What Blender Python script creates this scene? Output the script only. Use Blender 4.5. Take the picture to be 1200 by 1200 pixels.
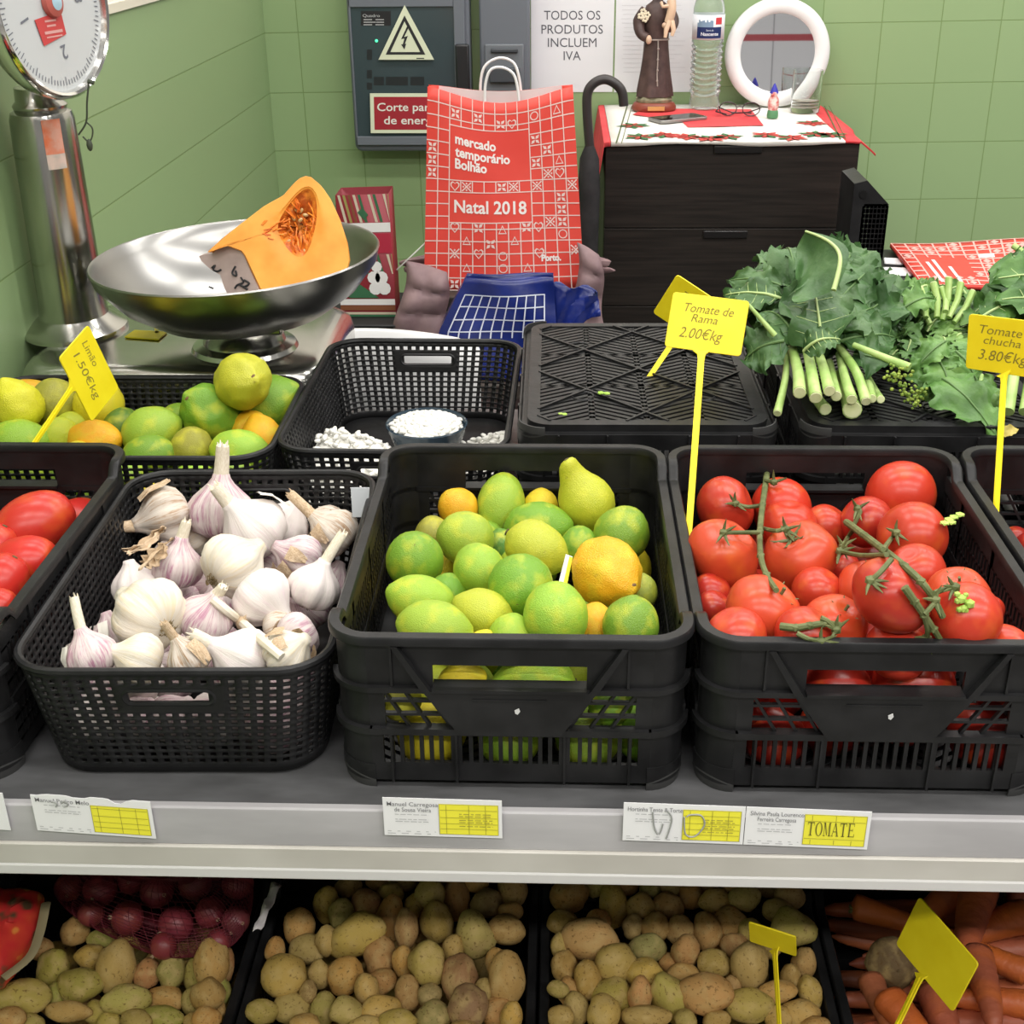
import bpy, bmesh, math, random
from mathutils import Vector, Matrix, Euler, noise

for _o in list(bpy.data.objects):
    bpy.data.objects.remove(_o)
S = bpy.context.scene
COL = S.collection
rnd = random.Random(7)
V = Vector
PI = math.pi
R = math.radians

# ------------------------------------------------------------------ camera
CAM_LOC = V((0, 0, 1.53))
FPX = 1500.0
CAM_ROT = (Matrix.Rotation(R(2.4), 3, 'Z') @ Matrix.Rotation(R(64), 3, 'X') @ Matrix.Rotation(R(-0.6), 3, 'Z'))
cam_data = bpy.data.cameras.new('camera')
cam_data.sensor_width = 36
cam_data.lens = 36 * FPX / 1200
cam_data.clip_start = 0.05
cam = bpy.data.objects.new('camera', cam_data)
cam.matrix_world = Matrix.Translation(CAM_LOC) @ CAM_ROT.to_4x4()
COL.objects.link(cam)
S.camera = cam
CX, CY, CZ = (CAM_ROT @ V((1, 0, 0))), (CAM_ROT @ V((0, 1, 0))), (CAM_ROT @ V((0, 0, 1)))

# ------------------------------------------------------------------ light and exposure
S.view_settings.view_transform = 'Standard'
S.view_settings.look = 'None'
S.view_settings.gamma = 1
S.view_settings.use_curve_mapping = False
S.view_settings.exposure = 0.0
world = bpy.data.worlds.new('world')
S.world = world
world.use_nodes = True
bg = world.node_tree.nodes['Background']
bg.inputs[0].default_value = (1.0, 0.97, 0.92, 1)
bg.inputs[1].default_value = 0.24
LIGHT_W = 19.5
for ly, k in ((-0.9, 1.55), (0.35, 0.95), (1.6, 0.95), (2.75, 0.95)):
    for lx in (-0.75, 0.75, 2.2):
        ld = bpy.data.lights.new('ceiling_tube_light', 'AREA')
        ld.shape = 'RECTANGLE'
        ld.size, ld.size_y = 1.25, 0.16
        ld.energy = LIGHT_W * k
        ld.color = (1.0, 0.975, 0.93)
        lo = bpy.data.objects.new('ceiling_tube_light', ld)
        lo.location = (lx, ly, 2.85)
        COL.objects.link(lo)


# ------------------------------------------------------------------ reading points off the photograph's frame
def ray(px, py):
    return CAM_ROT @ V(((px - 600) / FPX, (600 - py) / FPX, -1))


def at_z(px, py, z):
    d = ray(px, py)
    return CAM_LOC + d * ((z - CAM_LOC.z) / d.z)


def at_y(px, py, y):
    d = ray(px, py)
    return CAM_LOC + d * (y / d.y)


def at_x(px, py, x):
    d = ray(px, py)
    return CAM_LOC + d * (x / d.x)


def depth(p):
    return -(V(p) - CAM_LOC).dot(CZ)


# ------------------------------------------------------------------ mesh helpers
class MB:
    def __init__(self):
        self.bm = bmesh.new()
        self.mi = 0

    def face(self, vs):
        try:
            f = self.bm.faces.new(vs)
            f.material_index = self.mi
            return f
        except ValueError:
            return None

    def verts(self, pts):
        return [self.bm.verts.new(p) for p in pts]

    def box(self, c, s, M=None):
        x, y, z = s[0] / 2, s[1] / 2, s[2] / 2
        P = [V((a * x, b * y, d * z)) for d in (-1, 1) for b in (-1, 1) for a in (-1, 1)]
        if M is not None:
            P = [M @ p for p in P]
        v = self.verts([p + V(c) for p in P])
        for q in ((0, 2, 3, 1), (4, 5, 7, 6), (0, 1, 5, 4), (2, 6, 7, 3), (0, 4, 6, 2), (1, 3, 7, 5)):
            self.face([v[i] for i in q])
        return self

    def box2(self, a, b):
        a, b = V(a), V(b)
        return self.box((a + b) / 2, [abs(q) for q in (b - a)])

    def prism(self, pts, off):
        """A flat polygon pushed along a vector."""
        off = V(off)
        a = self.verts(pts)
        b = self.verts([V(p) + off for p in pts])
        n = len(a)
        self.face(a[::-1])
        self.face(b)
        for i in range(n):
            self.face([a[i], a[(i + 1) % n], b[(i + 1) % n], b[i]])
        return self

    def bar(self, p, q, w, t, up):
        """A straight bar of rectangular section from p to q; w across, t along up."""
        p, q, up = V(p), V(q), V(up).normalized()
        d = (q - p).normalized()
        s = d.cross(up).normalized() * (w / 2)
        h = up * (t / 2)
        a = self.verts([p - s - h, p + s - h, p + s + h, p - s + h])
        b = self.verts([q - s - h, q + s - h, q + s + h, q - s + h])
        self.face(a[::-1])
        self.face(b)
        for i in range(4):
            self.face([a[i], a[(i + 1) % 4], b[(i + 1) % 4], b[i]])
        return self

    def tube(self, pts, r, seg=8, cap=True, closed=False, flat=1.0):
        pts = [V(p) for p in pts]
        n = len(pts)
        rs = r if isinstance(r, (list, tuple)) else [r] * n
        rings = []
        nrm = None
        for i, p in enumerate(pts):
            if closed:
                d = pts[(i + 1) % n] - pts[i - 1]
            else:
                d = pts[min(i + 1, n - 1)] - pts[max(i - 1, 0)]
            if d.length < 1e-9:
                d = V((0, 0, 1))
            d.normalize()
            if nrm is None:
                a = V((0, 0, 1)) if abs(d.z) < .9 else V((1, 0, 0))
                nrm = d.cross(a).normalized()
            else:
                nrm = (nrm - d * nrm.dot(d))
                nrm = nrm.normalized() if nrm.length > 1e-6 else d.orthogonal().normalized()
            bn = d.cross(nrm)
            rings.append(self.verts([p + (nrm * math.cos(2 * PI * k / seg) + bn * (math.sin(2 * PI * k / seg) * flat)) * rs[i] for k in range(seg)]))
        for i in range(n if closed else n - 1):
            a, b = rings[i], rings[(i + 1) % n]
            for k in range(seg):
                self.face([a[k], a[(k + 1) % seg], b[(k + 1) % seg], b[k]])
        if cap and not closed:
            self.face(rings[0][::-1])
            self.face(rings[-1])
        return self

    def lathe(self, prof, seg=32, M=None, cap=True, fn=None):
        rings = []
        for (r, z) in prof:
            P = []
            for k in range(seg):
                a = 2 * PI * k / seg
                p = V((r * math.cos(a), r * math.sin(a), z))
                if fn:
                    p = fn(p, a)
                if M is not None:
                    p = M @ p
                P.append(p)
            rings.append(self.verts(P))
        for i in range(len(rings) - 1):
            a, b = rings[i], rings[i + 1]
            for k in range(seg):
                self.face([a[k], a[(k + 1) % seg], b[(k + 1) % seg], b[k]])
        if cap:
            self.face(rings[0][::-1])
            self.face(rings[-1])
        return self

    def grid(self, fn, nu, nv, keep=None, closed=False):
        """fn(i, j) -> point for i in 0..nu, j in 0..nv."""
        nn = nu if closed else nu + 1
        g = [[None] * (nv + 1) for _ in range(nn)]
        for i in range(nn):
            for j in range(nv + 1):
                g[i][j] = self.bm.verts.new(fn(i, j))
        for i in range(nu):
            for j in range(nv):
                if keep is None or keep(i, j):
                    i2 = (i + 1) % nn
                    self.face([g[i][j], g[i2][j], g[i2][j + 1], g[i][j + 1]])
        return self

    def ball(self, c, r, sub=2, sc=(1, 1, 1), M=None):
        res = bmesh.ops.create_icosphere(self.bm, subdivisions=sub, radius=1)
        for v in res['verts']:
            p = V((v.co.x * sc[0], v.co.y * sc[1], v.co.z * sc[2])) * r
            if M is not None:
                p = M @ p
            v.co = p + V(c)
            for f in v.link_faces:
                f.material_index = self.mi
        return self

    def mesh(self, name, mats, smooth=True, angle=40, clean=True):
        bm = self.bm
        if clean:
            loose = [v for v in bm.verts if not v.link_faces]
            if loose:
                bmesh.ops.delete(bm, geom=loose, context='VERTS')
        bmesh.ops.recalc_face_normals(bm, faces=bm.faces)
        if smooth:
            lim = R(angle)
            for f in bm.faces:
                f.smooth = True
            for e in bm.edges:
                if len(e.link_faces) == 2:
                    try:
                        if e.calc_face_angle() > lim:
                            e.smooth = False
                    except ValueError:
                        pass
        me = bpy.data.meshes.new(name)
        bm.to_mesh(me)
        bm.free()
        for m in (mats if isinstance(mats, (list, tuple)) else [mats]):
            me.materials.append(m)
        return me

    def build(self, name, mats, parent=None, loc=None, rot=None, smooth=True, angle=40, solid=0, bevel=0):
        o = link(name, self.mesh(name, mats, smooth, angle), parent)
        if loc is not None:
            o.location = loc
        if rot is not None:
            o.rotation_euler = rot
        if solid:
            m = o.modifiers.new('solid', 'SOLIDIFY')
            m.thickness = solid
            m.offset = 0
        if bevel:
            m = o.modifiers.new('bevel', 'BEVEL')
            m.width = bevel
            m.segments = 2
            m.limit_method = 'ANGLE'
        return o


def link(name, me, parent=None):
    o = bpy.data.objects.new(name, me)
    COL.objects.link(o)
    if parent is not None:
        o.parent = parent
    return o


def tag(o, label=None, cat=None, group=None, kind=None):
    if label:
        o['label'] = label
    if cat:
        o['category'] = cat
    if group:
        o['group'] = group
    if kind:
        o['kind'] = kind
    return o


def thing(name, label, cat, loc=(0, 0, 0), rz=0.0, group=None, M=None):
    o = bpy.data.objects.new(name, None)
    COL.objects.link(o)
    o.empty_display_size = .02
    if M is not None:
        o.matrix_world = M
    else:
        o.location = loc
        o.rotation_euler = (0, 0, rz)
    return tag(o, label, cat, group)


def kids(o):
    return [c for c in bpy.data.objects if c.parent == o]


def copy_tree(o, label=None, loc=None, rot=None, color=None, tree=None):
    c = o.copy()
    COL.objects.link(c)
    for ch in (tree or {}).get(o.name, ()):
        d = ch.copy()
        COL.objects.link(d)
        d.parent = c
        for g in (tree or {}).get(ch.name, ()):
            e = g.copy()
            COL.objects.link(e)
            e.parent = d
    if label:
        c['label'] = label
    return c


def tree_of(o):
    t = {}
    def walk(q):
        t[q.name] = kids(q)
        for k in t[q.name]:
            walk(k)
    walk(o)
    return t


def frame(origin, xa, ya):
    """Matrix with local x along xa, y as near ya as can be, z = x cross y."""
    x = V(xa).normalized()
    z = x.cross(V(ya)).normalized()
    y = z.cross(x)
    M = Matrix((x, y, z)).transposed().to_4x4()
    M.translation = V(origin)
    return M


def rrect(w, d, r, n=6):
    """Rounded rectangle outline, counter-clockwise, as (x, y) points."""
    P = []
    for cx, cy, a0 in ((w / 2 - r, d / 2 - r, 0), (-w / 2 + r, d / 2 - r, 90), (-w / 2 + r, -d / 2 + r, 180), (w / 2 - r, -d / 2 + r, 270)):
        for k in range(n + 1):
            a = R(a0 + 90 * k / n)
            P.append((cx + r * math.cos(a), cy + r * math.sin(a)))
    return P


def smooth_path(pts, n=6):
    """Catmull-Rom through points."""
    pts = [V(p) for p in pts]
    out = []
    for i in range(len(pts) - 1):
        p0, p1, p2, p3 = pts[max(i - 1, 0)], pts[i], pts[i + 1], pts[min(i + 2, len(pts) - 1)]
        for k in range(n):
            t = k / n
            out.append(0.5 * ((2 * p1) + (p2 - p0) * t + (2 * p0 - 5 * p1 + 4 * p2 - p3) * t * t + (3 * p1 - p0 - 3 * p2 + p3) * t ** 3))
    out.append(pts[-1])
    return out


# ------------------------------------------------------------------ text
_TXT = {}


def text_geo(s, bold=0.0):
    """Outline of a line of text as (verts, faces), height 1 = font size, centred on x = 0."""
    key = (s, bold)
    if key not in _TXT:
        cu = bpy.data.curves.new('txt', 'FONT')
        cu.body = s
        cu.align_x = 'LEFT'
        cu.resolution_u = 3
        cu.offset = bold
        cu.fill_mode = 'FRONT'
        o = bpy.data.objects.new('txt', cu)
        COL.objects.link(o)
        bpy.context.view_layer.update()
        me = o.to_mesh()
        vs = [(v.co.x, v.co.y) for v in me.vertices]
        fs = [tuple(p.vertices) for p in me.polygons]
        o.to_mesh_clear()
        bpy.data.objects.remove(o)
        bpy.data.curves.remove(cu)
        _TXT[key] = (vs, fs)
    return _TXT[key]


def add_text(mb, s, fn, x, y, size, width=None, bold=0.0, align='L', shear=0.0):
    """Lays text on a surface: fn(u, v) -> 3-D point; (x, y) is the start of the baseline."""
    vs, fs = text_geo(s, bold)
    if not vs:
        return
    x0, x1 = min(v[0] for v in vs), max(v[0] for v in vs)
    kx = size if width is None else width / max(x1 - x0, 1e-6)
    off = {'L': x0, 'C': (x0 + x1) / 2, 'R': x1}[align]
    nv = mb.verts([fn(x + (v[0] - off) * kx + shear * v[1] * size, y + v[1] * size) for v in vs])
    for f in fs:
        mb.face([nv[i] for i in f])


def add_rect(mb, fn, x0, y0, x1, y1, n=1):
    for k in range(n):
        a, b = x0 + (x1 - x0) * k / n, x0 + (x1 - x0) * (k + 1) / n
        mb.face(mb.verts([fn(a, y0), fn(b, y0), fn(b, y1), fn(a, y1)]))


def add_poly(mb, fn, pts):
    mb.face(mb.verts([fn(*p) for p in pts]))


# ------------------------------------------------------------------ materials
MATS = {}


def N(t, kind, **kw):
    n = t.nodes.new(kind)
    for k, v in kw.items():
        setattr(n, k, v)
    return n


def mat(name, col=(.5, .5, .5), rough=.5, metal=0.0, spec=.5, trans=0.0, ior=1.45, alpha=1.0, sss=0.0, emit=None, coat=0.0):
    if name in MATS:
        return MATS[name]
    m = bpy.data.materials.new(name)
    m.use_nodes = True
    b = m.node_tree.nodes['Principled BSDF']
    b.inputs['Base Color'].default_value = (*col, 1)
    b.inputs['Roughness'].default_value = rough
    b.inputs['Metallic'].default_value = metal
    b.inputs['Specular IOR Level'].default_value = spec
    b.inputs['Transmission Weight'].default_value = trans
    b.inputs['IOR'].default_value = ior
    b.inputs['Alpha'].default_value = alpha
    b.inputs['Coat Weight'].default_value = coat
    if sss:
        b.inputs['Subsurface Weight'].default_value = sss
        b.inputs['Subsurface Radius'].default_value = (.01, .006, .003)
        b.inputs['Subsurface Scale'].default_value = 1
    if emit:
        b.inputs['Emission Color'].default_value = (*emit[0], 1)
        b.inputs['Emission Strength'].default_value = emit[1]
    MATS[name] = m
    return m


def nodes_of(m):
    t = m.node_tree
    return t, t.nodes['Principled BSDF']


def coords(t, scale=(1, 1, 1), jitter=True):
    tc = N(t, 'ShaderNodeTexCoord')
    mp = N(t, 'ShaderNodeMapping')
    mp.inputs['Scale'].default_value = scale
    t.links.new(tc.outputs['Object'], mp.inputs['Vector'])
    if jitter:
        oi = N(t, 'ShaderNodeObjectInfo')
        cm = N(t, 'ShaderNodeCombineXYZ')
        mu = N(t, 'ShaderNodeMath', operation='MULTIPLY')
        mu.inputs[1].default_value = 37.0
        t.links.new(oi.outputs['Random'], mu.inputs[0])
        for i in range(3):
            t.links.new(mu.outputs[0], cm.inputs[i])
        t.links.new(cm.outputs[0], mp.inputs['Location'])
    return mp.outputs['Vector']


def ramp(t, fac, stops):
    r = N(t, 'ShaderNodeValToRGB')
    e = r.color_ramp.elements
    while len(e) < len(stops):
        e.new(.5)
    for i, (p, c) in enumerate(stops):
        e[i].position = p
        e[i].color = (*c, 1) if len(c) == 3 else c
    t.links.new(fac, r.inputs['Fac'])
    return r.outputs['Color']


def noise_tex(t, vec, scale, detail=3, rough=.5):
    n = N(t, 'ShaderNodeTexNoise')
    n.inputs['Scale'].default_value = scale
    n.inputs['Detail'].default_value = detail
    n.inputs['Roughness'].default_value = rough
    if vec is not None:
        t.links.new(vec, n.inputs['Vector'])
    return n.outputs['Fac']


def mix(t, fac, a, b, blend='MIX'):
    m = N(t, 'ShaderNodeMix', data_type='RGBA', blend_type=blend)
    for k, s in ((0, fac), (6, a), (7, b)):
        if isinstance(s, bpy.types.NodeSocket):
            t.links.new(s, m.inputs[k])
        elif isinstance(s, (int, float)):
            m.inputs[k].default_value = s
        else:
            m.inputs[k].default_value = (*s, 1)
    return m.outputs[2]


def bump(t, b, h, strength=.3, dist=.002):
    n = N(t, 'ShaderNodeBump')
    n.inputs['Strength'].default_value = strength
    n.inputs['Distance'].default_value = dist
    t.links.new(h, n.inputs['Height'])
    t.links.new(n.outputs['Normal'], b.inputs['Normal'])


def noisy(name, c1, c2, scale=20, rough=.5, bmp=0, lo=.35, hi=.65, sc=(1, 1, 1), jitter=True, bscale=None, **kw):
    if name in MATS:
        return MATS[name]
    m = mat(name, c1, rough, **kw)
    t, b = nodes_of(m)
    v = coords(t, sc, jitter)
    f = noise_tex(t, v, scale)
    t.links.new(ramp(t, f, [(lo, c1), (hi, c2)]), b.inputs['Base Color'])
    if bmp:
        bump(t, b, noise_tex(t, v, bscale or scale * 3), bmp)
    return m


def own_color(t):
    oi = N(t, 'ShaderNodeObjectInfo')
    return oi.outputs['Color']


BLACK = noisy('black_plastic', (.008, .008, .0085), (.016, .016, .017), 30, .40, .12, spec=.33)
DARKP = noisy('dark_grey_plastic', (.022, .022, .024), (.04, .04, .043), 25, .5, .15)
WHITEP = mat('white_plastic', (.78, .78, .78), .35)
PAPER = mat('white_paper', (.80, .80, .81), .8)
INK = mat('black_ink', (.02, .02, .022), .7)
GREYINK = mat('grey_ink', (.22, .22, .23), .8)
YELLOW = noisy('yellow_plastic', (.80, .64, .010), (.86, .71, .018), 30, .42, .05)
YPAPER = mat('yellow_paper', (.86, .80, .05), .7)
PENCIL = mat('faint_pen', (.22, .18, .025), .8)
STEEL = noisy('brushed_steel', (.46, .45, .42), (.58, .57, .54), 12, .22, .03, metal=1.0)
# ------------------------------------------------------------------ the setting
WX, WY = -0.775, 3.5          # left wall plane, back wall plane
COURSE, LINE0 = 0.1495, 1.048  # tile course height, height of one joint
TILE_TOP = LINE0 + 2 * COURSE


def tile_material(name, swap, width):
    m = mat(name, (.22, .34, .13), .34, spec=.4)
    t, b = nodes_of(m)
    tc = N(t, 'ShaderNodeTexCoord')
    sep = N(t, 'ShaderNodeSeparateXYZ')
    t.links.new(tc.outputs['Object'], sep.inputs[0])
    cmb = N(t, 'ShaderNodeCombineXYZ')
    t.links.new(sep.outputs['Y' if swap else 'X'], cmb.inputs[0])
    t.links.new(sep.outputs['Z'], cmb.inputs[1])
    br = N(t, 'ShaderNodeTexBrick')
    br.offset = 0
    br.inputs['Scale'].default_value = 1
    br.inputs['Brick Width'].default_value = width
    br.inputs['Row Height'].default_value = COURSE
    br.inputs['Mortar Size'].default_value = .0014
    br.inputs['Mortar Smooth'].default_value = .3
    br.inputs['Bias'].default_value = 0
    br.inputs['Color1'].default_value = (.262, .372, .180, 1)
    br.inputs['Color2'].default_value = (.280, .390, .195, 1)
    br.inputs['Mortar'].default_value = (.185, .275, .105, 1)
    mp = N(t, 'ShaderNodeMapping')
    mp.inputs['Location'].default_value = (-0.67 + 6 * width, -(LINE0 - 6 * COURSE) - (0 if swap else .0075), 0)
    mp.inputs['Rotation'].default_value = (0, 0, 0 if swap else R(-.6))
    t.links.new(cmb.outputs[0], mp.inputs['Vector'])
    t.links.new(mp.outputs[0], br.inputs['Vector'])
    gt = N(t, 'ShaderNodeMath', operation='GREATER_THAN')
    gt.inputs[1].default_value = TILE_TOP
    t.links.new(sep.outputs['Z'], gt.inputs[0])
    t.links.new(mix(t, gt.outputs[0], br.outputs['Color'], (.80, .77, .70)), b.inputs['Base Color'])
    inv = N(t, 'ShaderNodeMath', operation='SUBTRACT')
    inv.inputs[0].default_value = 1
    t.links.new(br.outputs['Fac'], inv.inputs[1])
    bump(t, b, inv.outputs[0], .5, .002)
    return m


def struct(o):
    return tag(o, kind='structure')


m = MB()
m.box2((WX - .06, WY, 0), (2.6, WY + .1, 2.6))
o = struct(m.build('wall_back', tile_material('green_wall_tiles', False, COURSE), smooth=False))
m = MB()
m.box2((WX - .1, -.6, 0), (WX, WY, 2.6))
struct(m.build('wall_left', tile_material('green_side_tiles', True, COURSE * 40), smooth=False))
m = MB()
m.box2((WX - .1, -3.4, -.05), (2.6, WY + .1, 0))
struct(m.build('floor', noisy('grey_floor', (.30, .29, .27), (.36, .35, .33), 8, .4), smooth=False))
# cream ledge strip where the tiles of the left wall end
m = MB()
m.box2((WX, -.6, TILE_TOP - .003), (WX + .006, WY, TILE_TOP + .012))
struct(m.build('trim_1', mat('cream_trim', (.70, .66, .54), .5), smooth=False))
# white panelled wall across the aisle, seen only in the mirror
m = MB()
m.box2((WX - .6, -3.4, 0), (2.6, -3.3, 4.2))
MIR_TILT = 5.0
_mn = V((0, -math.cos(R(MIR_TILT)), math.sin(R(MIR_TILT))))


def mirrored(px, py, Y=-3.3):
    p0 = at_y(px, py, 3.42)
    d = ray(px, py).normalized()
    d = d - _mn * (2 * d.dot(_mn))
    return p0 + d * ((Y - p0.y) / d.y)


BANDZ, SEAMX = mirrored(911, 44).z, mirrored(906, 62).x
wf = mat('aisle_panel_wall', (.5, .5, .5), .5)
t, b = nodes_of(wf)
tc = N(t, 'ShaderNodeTexCoord')
sep = N(t, 'ShaderNodeSeparateXYZ')
t.links.new(tc.outputs['Object'], sep.inputs[0])
band = N(t, 'ShaderNodeMath', operation='COMPARE')
band.inputs[1].default_value = BANDZ
band.inputs[2].default_value = abs(mirrored(911, 40).z - mirrored(911, 48).z) / 2
t.links.new(sep.outputs['Z'], band.inputs[0])
off = N(t, 'ShaderNodeMath', operation='SUBTRACT')
off.inputs[1].default_value = SEAMX
t.links.new(sep.outputs['X'], off.inputs[0])
frac = N(t, 'ShaderNodeMath', operation='PINGPONG')
frac.inputs[1].default_value = .45
t.links.new(off.outputs[0], frac.inputs[0])
seam = N(t, 'ShaderNodeMath', operation='LESS_THAN')
seam.inputs[1].default_value = .005
t.links.new(frac.outputs[0], seam.inputs[0])
c1 = mix(t, seam.outputs[0], (.52, .52, .54), (.25, .25, .26))
t.links.new(mix(t, band.outputs[0], c1, (.32, .04, .05)), b.inputs['Base Color'])
struct(m.build('wall_front', wf, smooth=False))

# ------------------------------------------------------------------ the display shelf
SZ, SY = .85, .833            # deck height, front edge
DX0, DX1, DY1 = -0.765, 0.95, 1.735
shelf = thing('display_shelf', 'grey metal market shelf with price rail, carrying two rows of black crates', 'shelf', (0, 0, 0))
GREYM = noisy('grey_shelf_paint', (.060, .060, .062), (.10, .10, .104), 14, .42, .05, sc=(1, 3, 1))
RAILM = noisy('price_rail_grey', (.36, .35, .36), (.43, .42, .43), 9, .38, .02, sc=(1, 1, 4))
LIPM = noisy('pale_lip_paint', (.44, .42, .38), (.52, .50, .46), 10, .45, .03)
m = MB()
m.box2((DX0, SY + .004, SZ - .03), (DX1, DY1, SZ))
m.build('deck', GREYM, shelf, bevel=.002)
m = MB()
prof = [(SY + .006, SZ + .0005), (SY + .0005, SZ + .0005), (SY - .0015, SZ - .0005), (SY - .002, SZ - .0025), (SY - .002, SZ - .037), (SY + .006, SZ - .037)]
m.prism([(DX0, y, z) for y, z in prof], (DX1 - DX0, 0, 0))
m.build('price_rail', RAILM, shelf, angle=20)
m = MB()
prof = [(SY + .006, SZ - .0375), (SY - .004, SZ - .0375), (SY - .0052, SZ - .0385), (SY - .0058, SZ - .058), (SY + .01, SZ - .058)]
m.prism([(DX0, y, z) for y, z in prof], (DX1 - DX0, 0, 0))
m.build('front_lip', LIPM, shelf, angle=20)
m = MB()
prof = [(SY + .01, SZ - .0582), (SY - .006, SZ - .0582), (SY - .0068, SZ - .060), (SY - .0068, SZ - .0685), (SY - .005, SZ - .0705), (SY + .01, SZ - .0705)]
m.prism([(DX0, y, z) for y, z in prof], (DX1 - DX0, 0, 0))
m.build('lip_edge', mat('lip_edge_white', (.60, .59, .58), .4), shelf, angle=20)
m = MB()
m.box2((DX0, SY + .07, .36), (DX1, 1.72, .385))
m.box2((DX0, .72, .36), (DX1, SY + .07, .385))
m.build('lower_deck', GREYM, shelf, bevel=.002)
m = MB()
m.box2((DX0, 1.70, 0), (DX1, 1.72, SZ - .03))
m.build('back_panel', mat('dark_back_panel', (.05, .05, .052), .6), shelf)
for x in (DX0 + .005, DX1 - .035):
    m = MB()
    m.box2((x, SY + .02, 0), (x + .03, 1.70, SZ - .03))
    m.build('end_frame', GREYM, shelf)
# small side stand that carries the rear half of the scale
m = MB()
m.box2((DX0, DY1 + .003, SZ - .03), (-.345, 1.93, SZ))
for x in (DX0 + .01, -.385):
    m.box2((x, 1.89, 0), (x + .03, 1.92, SZ - .03))
    m.box2((x, DY1 + .01, 0), (x + .03, DY1 + .04, SZ - .03))
tag(m.build('side_stand', GREYM), 'plain grey stand behind the shelf, under the rear of the weighing scale', 'stand')


# ------------------------------------------------------------------ labels on the price rail
def rail_fn(p0, p1, bulge=0.0):
    """Maps (u, v) in 0..1 onto a rail label; p0/p1 are photo-frame pixels of its top corners."""
    a, b = at_y(*p0, SY - .0045), at_y(*p1, SY - .0045)
    h = .0385
    def fn(u, v):
        q = a + (b - a) * u
        return V((q.x, SY - .0052 - bulge * v * v, q.z - h + h * v))
    return fn, (b - a).length


def shift(fn, e):
    return lambda u, v: fn(u, v) + V((0, -e, 0))


def greek(mb, fn, x0, x1, ys, h, seed, gap=.02):
    """Lines of print too small to read."""
    g = random.Random(seed)
    for y in ys:
        x = x0
        while x < x1:
            w = g.uniform(.02, .07)
            add_rect(mb, fn, x, y, min(x + w, x1), y + h)
            x += w + gap


def serif_word(mb, word, fn, x, y, w, h):
    """Capital letters with serifs, built from strokes in a unit box per letter."""
    def O(cx, cy, rx, ry, tx, ty):
        n = 20
        out = []
        for k in range(n):
            a, b = 2 * PI * k / n, 2 * PI * (k + 1) / n
            out.append([(cx + rx * math.cos(a), cy + ry * math.sin(a)), (cx + rx * math.cos(b), cy + ry * math.sin(b)),
                        (cx + (rx - tx) * math.cos(b), cy + (ry - ty) * math.sin(b)), (cx + (rx - tx) * math.cos(a), cy + (ry - ty) * math.sin(a))])
        return out
    q = lambda a, b, c, d: [(a, b), (c, b), (c, d), (a, d)]
    L = {'T': [q(.42, 0, .58, 1), q(.06, .93, .94, 1), q(.06, .76, .11, .95), q(.89, .76, .94, .95), q(.28, 0, .72, .05)],
         'O': O(.5, .5, .46, .52, .14, .05),
         'M': [q(.10, 0, .15, 1), q(.78, 0, .92, 1), [(.10, 1), (.26, 1), (.54, .10), (.48, .02)], [(.48, .02), (.53, .12), (.82, 1), (.78, 1)], q(.0, 0, .26, .05), q(.70, 0, 1.0, .05), q(.0, .95, .2, 1), q(.78, .95, 1.0, 1)],
         'A': [[(.47, 1), (.53, 1), (.16, .04), (.10, .04)], [(.44, 1), (.56, 1), (.92, .04), (.76, .04)], q(.26, .32, .70, .37), q(.0, 0, .28, .05), q(.64, 0, 1.0, .05)],
         'E': [q(.16, 0, .31, 1), q(.04, .95, .88, 1), q(.04, 0, .92, .05), q(.3, .48, .68, .53), q(.83, .78, .88, 1), q(.87, 0, .92, .24), q(.64, .38, .68, .63)]}
    for i, ch_ in enumerate(word):
        for P in L[ch_]:
            add_poly(mb, fn, [(x + w * (i + .04 + .92 * a), y + h * b) for a, b in P])


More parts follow.
